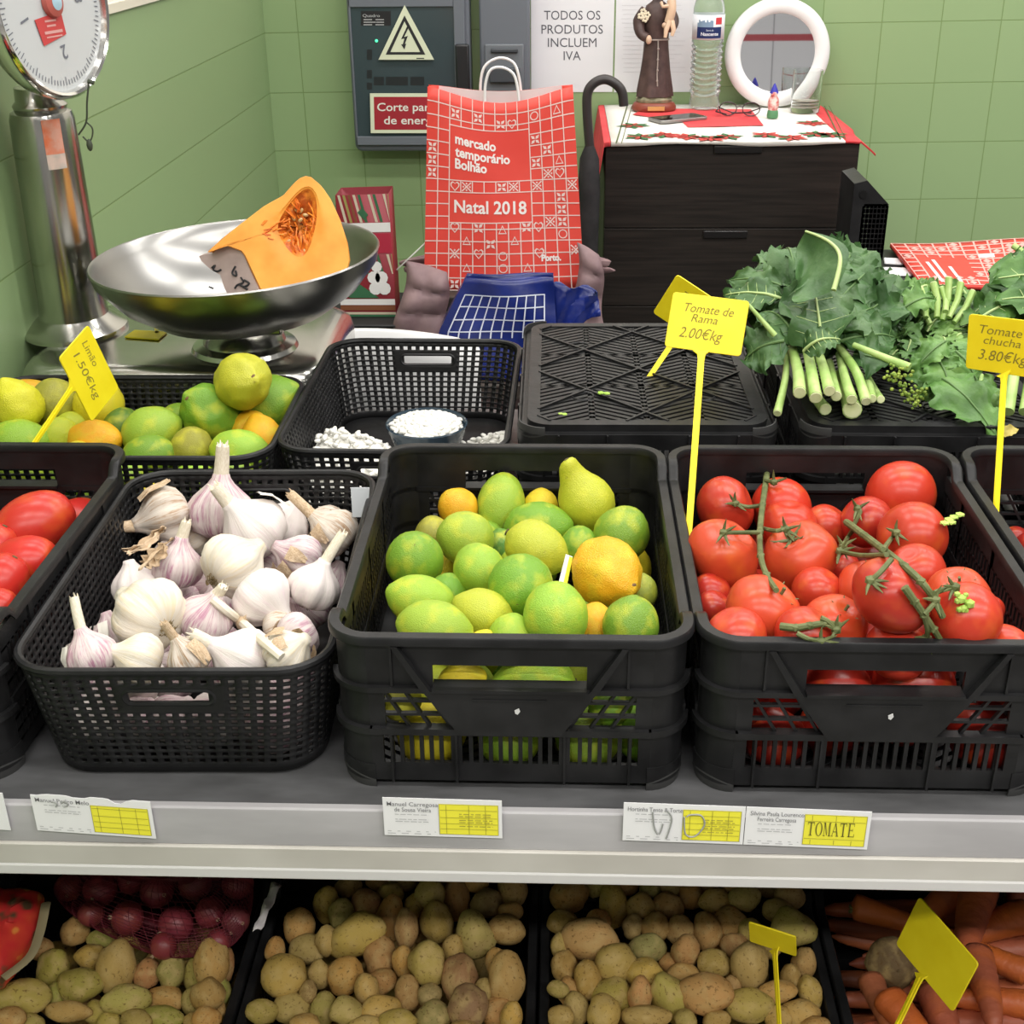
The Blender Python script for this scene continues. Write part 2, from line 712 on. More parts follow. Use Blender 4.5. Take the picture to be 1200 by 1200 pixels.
def shelf_label(p0, p1, label, head, big=None, split=.54, scrawl=None, torn=False, yellow=True):
    fn, w = rail_fn(p0, p1)
    o = thing('shelf_label', label, 'label', group=None)
    m = MB()
    top = [(u / 20, 1 - (0 if not torn else .13 * max(0, math.sin(u * .9 + 1)) * (1 if 8 < u < 19 else .35))) for u in range(21)]
    poly = [fn(0, 0), fn(1, 0)] + [fn(u, v) for u, v in reversed(top)]
    m.prism(poly, (0, .0007, 0))
    card = m.build('card', PAPER, o, smooth=False)
    if yellow:
        m = MB()
        ytop = .88 if not torn else .80
        add_rect(m, shift(fn, .0003), split - .07, .08, .97, ytop)
        yp = m.build('yellow_panel', YPAPER, o, smooth=False)
        m = MB()
        f2 = shift(fn, .0006)
        for y in ((.70, .24) if big else (.72, .52, .36, .22)):
            add_rect(m, f2, split - .06, y, .96, y + .012)
        for k, u in enumerate((.12, .5, .78)):
            a = split - .07 + (1.04 - split) * u
            if big:
                add_rect(m, f2, a, .10, a + .004, .22)
                add_rect(m, f2, a, .72, a + .004, .86)
            else:
                add_rect(m, f2, a, .10, a + .004, ytop - .02)
        for (a, b2, c, d) in ((split - .07, .08, .97, .09), (split - .07, ytop - .01, .97, ytop), (split - .07, .08, split - .066, ytop), (.966, .08, .97, ytop)):
            add_rect(m, f2, a, b2, c, d)
        m.build('printed_table', mat('olive_ink', (.34, .31, .04), .8), o, smooth=False)
        if big:
            m = MB()
            serif_word(m, big, shift(fn, .0008), split - .045, .33, .39 / 6, .36)
            m.build('lettering', mat('dark_olive_ink', (.11, .10, .02), .8), o, smooth=False)
        elif not torn:
            m = MB()
            greek(m, shift(fn, .0008), split + .1, .92, (.62, .56, .46, .40, .30), .022, len(label), .015)
            m.build('small_print', mat('olive_ink2', (.40, .36, .05), .8), o, smooth=False)
    m = MB()
    f3 = shift(fn, .0005)
    x1 = split - .10
    for k, s in enumerate(head):
        add_text(m, s, f3, .03 + x1 / 2, (.80 - .145 * k), .155, width=(x1 - .01) * (1, .72)[min(k, 1)], align='C', bold=.004)
    m.build('heading', GREYINK, o, smooth=False)
    m = MB()
    ys = [.80 - .145 * len(head) + .06 - .07 * k for k in range(3)]
    greek(m, f3, .10, x1 - .06, [ys[0], ys[0] - .13, ys[0] - .19], .018, 3, .012)
    greek(m, f3, .03, x1, (.12, .06), .018, 4, .05)
    m.build('small_print', mat('light_print', (.45, .45, .46), .8), o, smooth=False)
    if scrawl:
        m = MB()
        for st in scrawl:
            m.tube([fn(*q) + V((0, -.0009, 0)) for q in smooth_path([(a, b2, 0) for a, b2 in st]) for q in [(q[0], q[1])]], .0007, 5)
        m.build('pen_scrawl', mat('grey_pen', (.33, .34, .33), .7), o)
    return o


shelf_label((35, 929), (176, 939), 'torn white and yellow label on the rail below the garlic basket', ['', 'Manuel Pedro Melo'][1:], torn=True, split=.56,
            scrawl=[[(.17, .86), (.22, .8), (.2, .7)], [(.25, .8), (.29, .88), (.31, .78), (.27, .72)]])
shelf_label((448, 934), (588, 938), 'white and yellow label on the rail below the citrus crate', ['Manuel Carregosa', 'de Sousa Vieira'], split=.54)
shelf_label((731, 940), (874, 945), 'white and yellow rail label with a grey pen scrawl over it', ['Hortinha Tente & Torte'], split=.56,
            scrawl=[[(.24, .8), (.26, .4), (.30, .22), (.33, .5)], [(.36, .85), (.40, .65), (.38, .3), (.36, .1)], [(.50, .7), (.52, .25), (.60, .2), (.67, .5), (.64, .75), (.55, .76), (.52, .7)]])
shelf_label((875, 945), (1022, 951), 'white and yellow rail label reading TOMATE below the tomato crate', ['Silvina Paula Lourenco', 'Ferreira Carregosa'], big='TOMATE', split=.54)
shelf_label((-130, 922), (3, 929), 'white label at the very left end of the rail, nearly out of frame', ['Hortinha'], yellow=False, split=.9)
# ------------------------------------------------------------------ black plastic crates and baskets
CW, CD, CH, CR = .286, .384, .150, .030


def panel(mb, place, boxes, t0, t1):
    """boxes of (s0, z0, s1, z1[, t0, t1]) on a wall panel; place(s, t, z) -> point, t outward."""
    for b in boxes:
        a0, a1 = (b[4], b[5]) if len(b) > 4 else (t0, t1)
        P = [place(b[0], a0, b[1]), place(b[2], a0, b[1]), place(b[2], a0, b[3]), place(b[0], a0, b[3])]
        off = place(b[0], a1, b[1]) - place(b[0], a0, b[1])
        mb.prism(P, off)


def poly_panel(mb, place, pts, t0, t1):
    P = [place(s, t0, z) for s, z in pts]
    mb.prism(P, place(0, t1, 0) - place(0, t0, 0))


def rim_height(x, y):
    """Upper edge of a crate: full at the ends and corners, a step lower along the two sides."""
    k = (CD / 2 - CR - .012 - abs(y)) / .014
    k = max(0, min(1, k))
    k = k * k * (3 - 2 * k)
    return CH - (.013 * k if abs(x) > CW / 2 - .003 else 0)


def make_crate(label):
    root = thing('plastic_crate', label, 'crate')
    hw, hd = CW / 2, CD / 2
    for sgn in (-1, 1):
        pl = lambda s, t, z, sgn=sgn: V((s, sgn * (hd - .004 + t), z))
        m = MB()
        L = hw - CR + .002
        bx = [(-L, .122, L, .144), (-L, .100, -.062, .122), (.062, .100, L, .122),
              (-L, .060, -L + .013, .100), (L - .013, .060, L, .100),
              (-L, .008, L, .026),
              (-L, .0565, L, .0625, -.001, .0085), (-L, .0975, -.066, .1025, -.001, .0085), (.066, .0975, L, .1025, -.001, .0085),
              (-L, .026, -L + .010, .058), (L - .010, .026, L, .058), (-.049, .026, -.040, .058, 0, .005), (.040, .026, .049, .058, 0, .005)]
        s = -.098
        while s < .099:
            if abs(abs(s) - .0445) > .006:
                bx.append((s - .0017, .026, s + .0017, .058))
            s += .00817
        for s in (-.098, -.0445, .0445, .098):
            bx.append((s - .001, .008, s + .001, .062, .003, .008))
        for s in (-.095, .095):
            bx.append((s - .001, .10, s + .001, .144, .003, .007))
        panel(m, pl, bx, 0, .004)
        # diagonal lattice either side of the handle plate
        for e in (-1, 1):
            for k in range(4):
                a, b = e * (.104 - .017 * k), e * (.104 - .017 * k - .022)
                zt, zb = .099, .061
                if abs(b) < .040:
                    b2 = e * .043
                    zb = zt - (zt - zb) * (a - b2) / (a - b)
                    b = b2
                poly_panel(m, pl, [(a - .0014, zt), (a + .0014, zt), (b + .0014, zb), (b - .0014, zb)], 0, .004)
            for z in (.074, .087):
                panel(m, pl, [(min(e * .045, e * .105), z - .0012, max(e * .045, e * .105), z + .0012)], 0, .004)
        w = m.build('end_wall', BLACK, root)
        m = MB()
        poly_panel(m, pl, [(-.070, .1005), (-.041, .0585), (.041, .0585), (.070, .1005)], .001, .0105)
        poly_panel(m, pl, [(-.062, .1005), (-.062, .1035), (.062, .1035), (.062, .1005)], -.004, .0125)
        for e in (-1, 1):
            poly_panel(m, pl, [(e * .094, .142), (e * .089, .142), (e * .064, .1005), (e * .071, .1005)], .002, .0105)
        poly_panel(m, pl, [(-.030, .094), (.030, .094), (.030, .093), (-.030, .093)], .010, .0113)
        m.build('handle_plate', BLACK, w)
        m = MB()
        poly_panel(m, pl, [(.004, .084), (.0075, .086), (.0085, .083), (.0065, .080), (.0045, .081)], .0104, .0109)
        m.build('white_mark', mat('white_mark', (.6, .6, .6), .6), w)
    for sgn in (-1, 1):
        pl = lambda s, t, z, sgn=sgn: V((sgn * (hw - .004 + t), s, z))
        m = MB()
        L = hd - CR + .002
        bx = [(-L, .112, L, CH - .019), (-L, .008, L, .024), (-L, .061, L, .069, -.0005, .006), (-L, .022, -L + .012, .114), (L - .012, .022, L, .114)]
        s = -L + .016
        while s < L - .012:
            bx.append((s - .0022, .022, s + .0022, .114))
            s += .0088
        for z in (.034, .046, .082, .096):
            bx.append((-L, z - .0012, L, z + .0012))
        for q in (-.10, 0, .10):
            bx.append((q - .004, .008, q + .004, CH - .016, 0, .006))
        panel(m, pl, bx, 0, .004)
        m.build('side_wall', BLACK, root)
    for ex in (-1, 1):
        for ey in (-1, 1):
            m = MB()
            c = V((ex * (hw - CR), ey * (hd - CR), 0))
            nseg = 8
            def pt(i, r, z):
                a = PI / 2 * i / nseg
                return c + V((ex * r * math.cos(a), ey * r * math.sin(a), z))
            for (r0, r1, z0, z1) in ((CR - .004, CR, .012, CH - .004), (CR - .004, CR + .0045, .0565, .0625), (CR - .004, CR + .0045, .0975, .1025), (CR - .006, CR + .001, .008, .024)):
                prof = [(r0, z0), (r1, z0), (r1, z1), (r0, z1)]
                ring = [[m.bm.verts.new(pt(i, r, z)) for r, z in prof] for i in range(nseg + 1)]
                for i in range(nseg):
                    for k in range(4):
                        m.face([ring[i][k], ring[i][(k + 1) % 4], ring[i + 1][(k + 1) % 4], ring[i + 1][k]])
                m.face(ring[0])
                m.face(ring[-1][::-1])
            m.build('corner_post', BLACK, root)
            m = MB()
            ring = [[m.bm.verts.new(pt(i, r, z)) for r, z in ((CR - .002, 0), (CR - .0005, 0), (CR + .0012, .008 + .005 * math.sin(PI * i / nseg)), (CR - .001, .012 + .006 * math.sin(PI * i / nseg)))] for i in range(nseg + 1)]
            for i in range(nseg):
                for k in range(4):
                    m.face([ring[i][k], ring[i][(k + 1) % 4], ring[i + 1][(k + 1) % 4], ring[i + 1][k]])
            m.face(ring[0])
            m.face(ring[-1][::-1])
            m.build('scuffed_foot', mat('scuffed_plastic', (.035, .035, .035), .6), root)
    # rolled rim
    m = MB()
    out = rrect(CW, CD, CR, 8)
    pts = []
    n = len(out)
    for i in range(n):
        a, b = V((*out[i], 0)), V((*out[(i + 1) % n], 0))
        k = max(1, int((b - a).length / .008))
        for j in range(k):
            pts.append(a + (b - a) * (j / k))
    sec = [(-.0050, -.0065), (-.0050, -.0008), (-.0038, .001), (.0042, .001), (.0056, -.0008), (.0056, -.0065), (.0042, -.0065), (.0036, -.0035), (-.001, -.0035), (-.001, -.0065)]
    np_ = len(pts)
    rings = []
    for i in range(np_):
        t = (pts[(i + 1) % np_] - pts[i - 1]).normalized()
        nrm = V((t.y, -t.x, 0))
        h = rim_height(pts[i].x, pts[i].y)
        rings.append([m.bm.verts.new(pts[i] + nrm * a + V((0, 0, h - .001 + b))) for a, b in sec])
    for i in range(np_):
        for k in range(len(sec)):
            m.face([rings[i][k], rings[i][(k + 1) % len(sec)], rings[(i + 1) % np_][(k + 1) % len(sec)], rings[(i + 1) % np_][k]])
    m.build('rim', BLACK, root, angle=50)
    # underside: tray that nests in the crate below, chevron slats and crossing ribs
    m = MB()
    iw, idd, ir = CW - .020, CD - .020, .026
    o1, o2, o3 = rrect(CW - .004, CD - .004, CR, 6), rrect(iw, idd, ir, 6), rrect(iw - .028, idd - .028, ir - .008, 6)
    rows = [[m.bm.verts.new((x, y, z)) for x, y in o] for o, z in ((o3, .0046), (o3, 0), (o2, 0), (o2, .008), (o1, .008), (o1, .0115), (o2, .0115), (o3, .0046))]
    for a, b in zip(rows[:-1], rows[1:]):
        for i in range(len(a)):
            m.face([a[i], a[(i + 1) % len(a)], b[(i + 1) % len(a)], b[i]])
    X, Y = iw / 2 - .012, idd / 2 - .012

    def clip(p, d, x0, x1, y0, y1):
        lo, hi = -9, 9
        for q, e, u, v in ((p[0], d[0], x0, x1), (p[1], d[1], y0, y1)):
            if abs(e) < 1e-9:
                if q < u or q > v:
                    return None
                continue
            a, b = (u - q) / e, (v - q) / e
            lo, hi = max(lo, min(a, b)), min(hi, max(a, b))
        return (lo, hi) if hi - lo > .004 else None

    ncol = 4
    for c in range(ncol):
        x0, x1 = -X + 2 * X * c / ncol, -X + 2 * X * (c + 1) / ncol
        ang = R(32 if c % 2 else -32)
        d = (math.cos(ang), math.sin(ang))
        nn = (-d[1], d[0])
        for k in range(-40, 41):
            p = ((x0 + x1) / 2 + nn[0] * k * .0098, nn[1] * k * .0098)
            r = clip(p, d, x0, x1, -Y, Y)
            if r:
                m.bar((p[0] + d[0] * r[0], p[1] + d[1] * r[0], .003), (p[0] + d[0] * r[1], p[1] + d[1] * r[1], .003), .0058, .003, (0, 0, 1))
    for c in range(1, ncol):
        x = -X + 2 * X * c / ncol
        m.box2((x - .0035, -Y, .0015), (x + .0035, Y, .0046))
    for y in (-Y * .33, Y * .33):
        m.box2((-X, y - .0025, .0015), (X, y + .0025, .0046))
    for sg in (-1, 1):
        for k in range(-3, 4):
            ang = R(48 * sg)
            d = (math.cos(ang), math.sin(ang))
            p = (k * .13, 0)
            r = clip(p, d, -X, X, -Y, Y)
            if r:
                m.bar((p[0] + d[0] * r[0], p[1] + d[1] * r[0], .0018), (p[0] + d[0] * r[1], p[1] + d[1] * r[1], .0018), .003, .0056, (0, 0, 1))
    for x, y in ((-.07, -.09), (.07, -.09), (-.07, .09), (.07, .09)):
        m.tube([(x + .013 * math.cos(a * PI / 8), y + .013 * math.sin(a * PI / 8), .0016) for a in range(16)], .0016, 5, closed=True)
    m.build('base_grid', BLACK, root)
    return root


crate0 = make_crate('black crate full of lemons and limes, front row centre')
CRT = tree_of(crate0)


def place_crate(x, y, z, rz=0, label=None, flip=False, first=[True]):
    if first[0]:
        c = crate0
        first[0] = False
    else:
        c = copy_tree(crate0, tree=CRT)
    c['label'] = label
    c['group'] = 'black slotted produce crates'
    c.location = (x, y, z + (CH if flip else 0))
    c.rotation_euler = (PI if flip else 0, 0, rz)
    return c


CY0 = .863 + CD / 2           # depth centre of the front row
CIT_X, TOM_X, RGT_X, LFT_X = -.0395, .2585, .560, -.606
place_crate(CIT_X, CY0, SZ, 0, 'black slotted crate heaped with green and yellow citrus fruit')
place_crate(TOM_X, CY0, SZ, 0, 'black slotted crate holding round red tomatoes on the vine')
place_crate(RGT_X, CY0 + .003, SZ, 0, 'black crate of small dark tomatoes cut off by the right edge of the frame')
place_crate(LFT_X, CY0 - .004, SZ, 0, 'black crate of plum tomatoes cut off by the left edge of the frame')
INV_Y = 1.292 + CD / 2
place_crate(.094, INV_Y + .004, SZ, R(.5), 'black crate turned upside down, its patterned base bare but for leaf scraps', flip=True)
place_crate(.408, INV_Y + .004, SZ, R(-.5), 'black crate turned upside down with the leafy greens piled on its base', flip=True)
# lower deck
LZ, LYF = .386, .752
LYC = LYF + CD / 2
LOW_X = [at_z(632, 1120, LZ + CH).x + CW / 2 + .006 + k * .300 for k in (-2, -1, 0, 1)]
for x, s in zip(LOW_X, ('black crate on the lower deck with greenish potatoes, under the garlic', 'black crate of tan potatoes on the lower deck, under the citrus crate',
                        'black crate of tan potatoes on the lower deck with a small yellow tag in it', 'black crate of orange carrots on the lower deck')):
    place_crate(x, LYC, LZ, 0, s)

# ------------------------------------------------------------------ woven-look baskets with small slots
BW, BD, BH = .262, .392, .116


def make_basket(label):
    root = thing('plastic_basket', label, 'basket')
    ob, ot = rrect(BW - .028, BD - .030, .040, 7), rrect(BW, BD, .042, 7)

    def dense(o):
        P, n = [], len(o)
        for i in range(n):
            a, b = V((*o[i], 0)), V((*o[(i + 1) % n], 0))
            P.append((a, b))
        return P
    # arc-length parameter shared by both outlines
    top = [V((*p, 0)) for p in ot]
    bot = [V((*p, 0)) for p in ob]
    n = len(top)
    cum = [0]
    for i in range(n):
        cum.append(cum[-1] + (top[(i + 1) % n] - top[i]).length)
    tot = cum[-1]

    def at(o, s):
        s %= tot
        for i in range(n):
            if s <= cum[i + 1] + 1e-9:
                f = (s - cum[i]) / max(cum[i + 1] - cum[i], 1e-9)
                return o[i] + (o[(i + 1) % n] - o[i]) * f
        return o[0].copy()
    NC = 108
    us = []
    for k in range(NC):
        us += [tot * k / NC, tot * (k + .52) / NC]
    z0, z1 = .004, BH - .004
    NR = 13
    zs = [z0, z0 + .007]
    hz = (z1 - .007 - zs[1]) / NR
    for k in range(NR):
        zs += [zs[1] + hz * (k + .30), zs[1] + hz * (k + 1)]
    zs = zs + [z1]
    Lz = [(z - z0) / (z1 - z0) for z in zs]

    def fn(i, j):
        a, b = at(bot, us[i]), at(top, us[i])
        p = a + (b - a) * Lz[j]
        return V((p.x, p.y, zs[j]))

    def keep(i, j):
        if j < 2 or j >= len(zs) - 3 or j % 2 == 0:
            pass
        P = fn(i, j)
        zc = (zs[j] + zs[j + 1]) / 2
        pc = at(top, (us[i] + us[(i + 1) % len(us)] + (tot if i == len(us) - 1 else 0)) / 2)
        if abs(pc.y) > BD / 2 - .01:
            dx = abs(pc.x)
            if dx < .036 and .079 < zc < .093:
                return False
            if dx < .046 and .072 < zc < .100:
                return True
        if i % 2 == 1:
            return True
        if j < 2 or j >= len(zs) - 2:
            return True
        return j % 2 == 1
    m = MB()
    m.grid(fn, len(us), len(zs) - 1, keep, closed=True)
    w = m.build('slotted_wall', BLACK, root, solid=.0028)
    for sg in (-1, 1):
        m = MB()
        pts = []
        for a in range(24):
            t = 2 * PI * a / 24
            cxx = .030 if math.cos(t) > 0 else -.030
            z = .0865 + .0075 * math.sin(t)
            k = (z - z0) / (z1 - z0)
            pts.append((cxx + .0075 * math.cos(t), sg * (BD / 2 - .015 * (1 - k)), z))
        m.tube(pts, .0024, 6, closed=True)
        m.build('handle_rim', BLACK, root)
    m = MB()
    pts = [V((p.x, p.y, BH - .003)) for p in (at(top, tot * k / 120) for k in range(120))]
    m.tube(pts, .0040, 8, closed=True, flat=.9)
    m.build('rim', BLACK, root)
    m = MB()
    rows = [[m.bm.verts.new((p.x * s, p.y * s, z)) for p in bot] for s, z in ((1.0, .009), (1.005, .003), (.985, 0), (.97, .0))]
    for a, b in zip(rows[:-1], rows[1:]):
        for i in range(n):
            m.face([a[i], a[(i + 1) % n], b[(i + 1) % n], b[i]])
    m.face(rows[-1])
    r2 = [m.bm.verts.new((p.x, p.y, .004)) for p in bot]
    m.face(r2)
    m.build('base', BLACK, root)
    return root


bask0 = make_basket('black slotted basket heaped with garlic bulbs')
BKT = tree_of(bask0)
GX, GY = -.3245, 1.058
bask0.location = (GX, GY, SZ)
bask0.rotation_euler = (0, 0, R(1.5))
bask0['group'] = 'black small-slotted baskets'
bb = copy_tree(bask0, 'black slotted basket with white beans and a bowl in it', tree=BKT)
BNX, BNY = -.190, 1.508
bb.location = (BNX, BNY, SZ)
bb.rotation_euler = (0, 0, R(-.8))
lb = copy_tree(bask0, 'black slotted basket of mixed lemons standing in front of the scale', tree=BKT)
LMX, LMY = -.524, 1.420
lb.location = (LMX, LMY, SZ)
lb.rotation_euler = (0, 0, R(90.5))
# ------------------------------------------------------------------ things on and by the back wall
def plane(Y, e=0.0):
    """(px, py) of the photo frame -> point on the vertical plane y = Y (e metres nearer)."""
    return lambda u, v: at_y(u, v, Y - e)


def flip_fn(fn, x0, y0):
    """Text mapping: u right, v up, in frame pixels from (x0, y0)."""
    return lambda u, v: fn(x0 + u, y0 - v)


def pbox(mb, px0, py0, px1, py1, Y0, Y1):
    a, b = at_y(px0, py0, Y0), at_y(px1, py1, Y0)
    mb.box2((a.x, Y0, b.z), (b.x, Y1, a.z))


CABG = mat('cabinet_grey', (.135, .15, .175), .45)
CABD = mat('cabinet_grey_dark', (.055, .062, .072), .4)
ep = thing('electrical_panel', 'grey wall electrical panel with smoked door, warning triangle and red cut-off sign', 'electrical panel', (0, 0, 0))
YP = 3.405
m = MB()
a, b = at_y(401, -60, YP), at_y(553, 178, YP)
o = rrect(b.x - a.x, 1.46 - b.z, .018, 5)
m.prism([V(((a.x + b.x) / 2 + x, YP + .012, (1.46 + b.z) / 2 + z)) for x, z in o], (0, WY - YP - .0125, 0))
m.build('housing', CABG, ep, bevel=.006)
m = MB()
a2, b2 = at_y(406, -60, YP), at_y(548, 172, YP)
o = rrect(b2.x - a2.x, 1.44 - b2.z, .014, 5)
i_ = [(at_y(417, 160, YP)), at_y(531, 8, YP)]
cx, cz = (a2.x + b2.x) / 2, (1.44 + b2.z) / 2
for (x0, z0, x1, z1) in ((a2.x, b2.z + .004, i_[0].x, 1.43), (i_[1].x, b2.z + .004, b2.x, 1.43), (i_[0].x, b2.z + .004, i_[1].x, i_[0].z), (i_[0].x, i_[1].z, i_[1].x, 1.43)):
    m.box2((x0, YP, z0), (x1, YP + .011, z1))
m.build('door_frame', CABG, ep, bevel=.002)
m = MB()
m.box2((i_[0].x, YP + .004, i_[0].z), (i_[1].x, YP + .011, i_[1].z))
win = m.build('smoked_window', mat('smoked_glass', (.042, .062, .070), .15, spec=.6), ep)
m = MB()
f = plane(YP + .004, .0004)
for x0, y0, x1, y1 in ((438, 90, 450, 100), (452, 90, 478, 100), (481, 90, 497, 100), (430, 58, 436, 70), (430, 82, 436, 92), (430, 97, 436, 105)):
    add_rect(m, f, x0, y1, x1, y0)
m.build('breaker', mat('breaker_dark', (.012, .016, .018), .5), win, smooth=False)
m = MB()
add_rect(m, f, 423, 30, 458, 13)
m.build('rating_plate', mat('plate_black', (.012, .012, .014), .5), win, smooth=False)
m = MB()
f = plane(YP + .004, .0008)
add_text(m, 'Quadro', flip_fn(f, 425, 20), 0, 0, 5, width=20)
for k in range(3):
    add_rect(m, f, 426, 23.5 + 3 * k, 436 + 5 * (k % 2), 22.5 + 3 * k)
    add_rect(m, f, 440, 23.5 + 3 * k, 450, 22.5 + 3 * k)
m.build('plate_print', mat('plate_print', (.45, .46, .47), .6), win, smooth=False)
m = MB()
p = at_y(441, 48, YP)
m.ball((p.x, YP + .003, p.z), .004, 2)
m.build('green_lamp', mat('green_lamp', (.05, .6, .3), .4, emit=((.1, .9, .45), 1.2)), win)
m = MB()
pbox(m, 533, 52, 551, 112, YP - .012, YP + .002)
m.build('latch_handle', mat('latch_black', (.015, .016, .018), .4), ep, bevel=.005)
m = MB()
f = plane(YP, .003)
m.prism([f(474, 6), f(443.5, 70), f(508.5, 70)], (0, .003, 0))
wt = m.build('warning_triangle', mat('pale_cream_sign', (.66, .70, .52), .6), ep, smooth=False)
m = MB()
f = plane(YP, .0035)
for A, B in (((474, 17), (474, 24)), ):
    pass
T0, T1 = [(474, 18), (452, 64), (498.5, 64)], [(474, 25), (457.5, 61), (492.5, 61)]
for k in range(3):
    add_poly(m, f, [T0[k], T0[(k + 1) % 3], T1[(k + 1) % 3], T1[k]])
add_poly(m, f, [(477, 31), (470, 46), (474, 45), (472, 52), (470, 52), (474, 58), (476, 51), (474.5, 51.5), (478, 42), (473.5, 43.5), (479, 32)])
add_rect(m, f, 488, 69, 497, 67.8)
m.build('printed_bolt', INK, wt, smooth=False)
m = MB()
f = plane(YP, .003)
m.prism([f(433.5, 109.5), f(434.5, 156), f(549, 156), f(549, 109.5)], (0, .003, 0))
cs = m.build('cutoff_sign', mat('pale_cream_sign', (.66, .70, .52), .6), ep, smooth=False)
m = MB()
f = plane(YP, .0034)
add_poly(m, f, [(438, 113.5), (439, 152), (545, 152), (545, 113.5)])
m.build('red_field', mat('sign_red', (.34, .018, .03), .55), cs, smooth=False)
m = MB()
f = plane(YP, .0038)
add_text(m, 'Corte parcial', flip_fn(f, 442, 130), 0, 0, 13.5, width=80, bold=.012)
add_text(m, 'de energia', flip_fn(f, 450, 145.5), 0, 0, 13.5, width=66, bold=.012)
m.build('lettering', mat('sign_white', (.75, .74, .68), .6), cs, smooth=False)

sc = thing('socket_cabinet', 'narrow grey socket cabinet on the wall behind the red bag handles', 'cabinet', (0, 0, 0))
m = MB()
a, b = at_y(561, 0, 3.43), at_y(621, 165, 3.43)
m.box2((a.x, 3.43, b.z), (b.x, WY - .0005, 1.45))
m.build('housing', CABG, sc, bevel=.006)
m = MB()
pbox(m, 568, 52, 614, 108, 3.422, 3.43)
sp = m.build('socket_plate', mat('cabinet_grey_mid', (.15, .165, .185), .45), sc, bevel=.003)
m = MB()
pbox(m, 573, 80, 609, 97, 3.406, 3.425)
pbox(m, 575, 57, 607, 62, 3.414, 3.425)
m.build('flap', CABD, sc, bevel=.003)

# notices taped to the wall
NP = mat('notice_paper', (.74, .74, .77), .75)


def notice(px0, px1, label, e):
    o = thing('paper_notice', label, 'notice', (0, 0, 0))
    a, b = at_y(px0, 108, WY), at_y(px1, 108, WY)
    m = MB()
    m.box2((a.x, WY - .0015 - e, a.z), (b.x, WY - .0006 - e, a.z + .297))
    m.build('sheet', NP, o, smooth=False)
    return o


n1 = notice(622.5, 717.5, 'white paper notice on the wall reading TODOS OS PRODUTOS INCLUEM IVA', .0004)
m = MB()
f = plane(WY, .0023)
for s, cx_, yb, w in (('TODOS OS', 670.5, 23, 66), ('PRODUTOS', 670.5, 39.5, 72), ('INCLUEM', 670.5, 55, 57), ('IVA', 670.5, 70.5, 20)):
    add_text(m, s, flip_fn(f, cx_, yb), 0, 0, 15.2, width=w, align='C')
m.build('lettering', mat('notice_ink', (.10, .10, .12), .8), n1, smooth=False)
n2 = notice(719.5, 813, 'white paper notice with faint print behind the friar figurine', .0002)
m = MB()
g = random.Random(3)
for k in range(16):
    y = 6 + 5.2 * k
    add_rect(m, plane(WY, .0021), 728 + g.uniform(0, 3), y + .6, 790 + g.uniform(0, 15), y)
m.build('faint_print', mat('faint_print', (.64, .64, .67), .8), n2, smooth=False)

# ------------------------------------------------------------------ chest of drawers
CFY = 2.95
ctl, ctr = at_y(709.5, 170, CFY), at_y(1008.5, 167, CFY)
CX0, CX1, CTZ = ctl.x, ctr.x, 1.014
WENGE = noisy('dark_wenge_wood', (.011, .0085, .007), (.022, .017, .014), 6, .5, .06, spec=.35, sc=(1, 1, 22), jitter=False, bscale=9)
ch = thing('chest_of_drawers', 'dark brown chest of drawers against the green wall, cloth on its top', 'chest of drawers', (0, 0, 0))
m = MB()
m.box2((CX0, CFY + .018, .03), (CX1, 3.49, CTZ))
m.box2((CX0 + .02, CFY + .05, 0), (CX1 - .02, 3.47, .03))
m.build('carcass', WENGE, ch, bevel=.001)
z1 = CTZ - .003
for py, hx0, hx1, k in ((268, 835, 891, 0), (359, 828, 881, 1), (450, 828, 881, 2), (541, 828, 881, 3)):
    z0 = at_y(711, py, CFY).z
    z0 = z0 if k < 2 else z1 - .178
    m = MB()
    m.box2((CX0 + .001, CFY, z0 + .002), (CX1 - .001, CFY + .017, z1))
    d = m.build('drawer', WENGE, ch, bevel=.0012)
    hx = (at_y(hx0, 200, CFY).x, at_y(hx1, 200, CFY).x)
    m = MB()
    m.box2((hx[0], CFY - .006, z1 - .021), (hx[1], CFY + .002, z1 - .004))
    m.build('handle', mat('handle_black', (.010, .009, .009), .35), d, bevel=.002)
    z1 = z0

# Christmas cloth over the top
CLW = noisy('cream_cloth', (.74, .72, .66), (.80, .78, .73), 9, .85)
CLR = noisy('red_cloth', (.62, .045, .055), (.70, .07, .075), 12, .8)
cloth = thing('tablecloth', 'cream Christmas cloth with red ends and poinsettia print on the dark chest', 'tablecloth', (0, 0, 0))
CLZ = CTZ + .0015


def cloth_strip(x0, x1, name, material, hang_l=0, hang_r=0, parent=None):
    nx, ny = 14, 18
    xs = [x0 + (x1 - x0) * i / nx for i in range(nx + 1)]

    def fn(i, j):
        x = xs[i]
        s = j / ny
        y = 3.487 - (3.487 - (CFY - .004)) * min(1, s / .94)
        z = CLZ + .0012 * math.sin(x * 60 + y * 9) ** 2
        if s > .94:
            z -= (s - .94) / .06 * (.007 + .003 * math.sin(x * 17)) 
            y -= .0035
        if hang_l and x < CX0:
            z -= (CX0 - x) * 2.0
            x = CX0 - .003 - (CX0 - x) * .30
        if hang_r and x > CX1:
            z -= (x - CX1) * .55 + (.012 if s > .5 else 0) * (x - CX1) / .05
        return V((x, y, z))
    m = MB()
    m.grid(fn, nx, ny)
    return m.build(name, material, parent, solid=.0016)


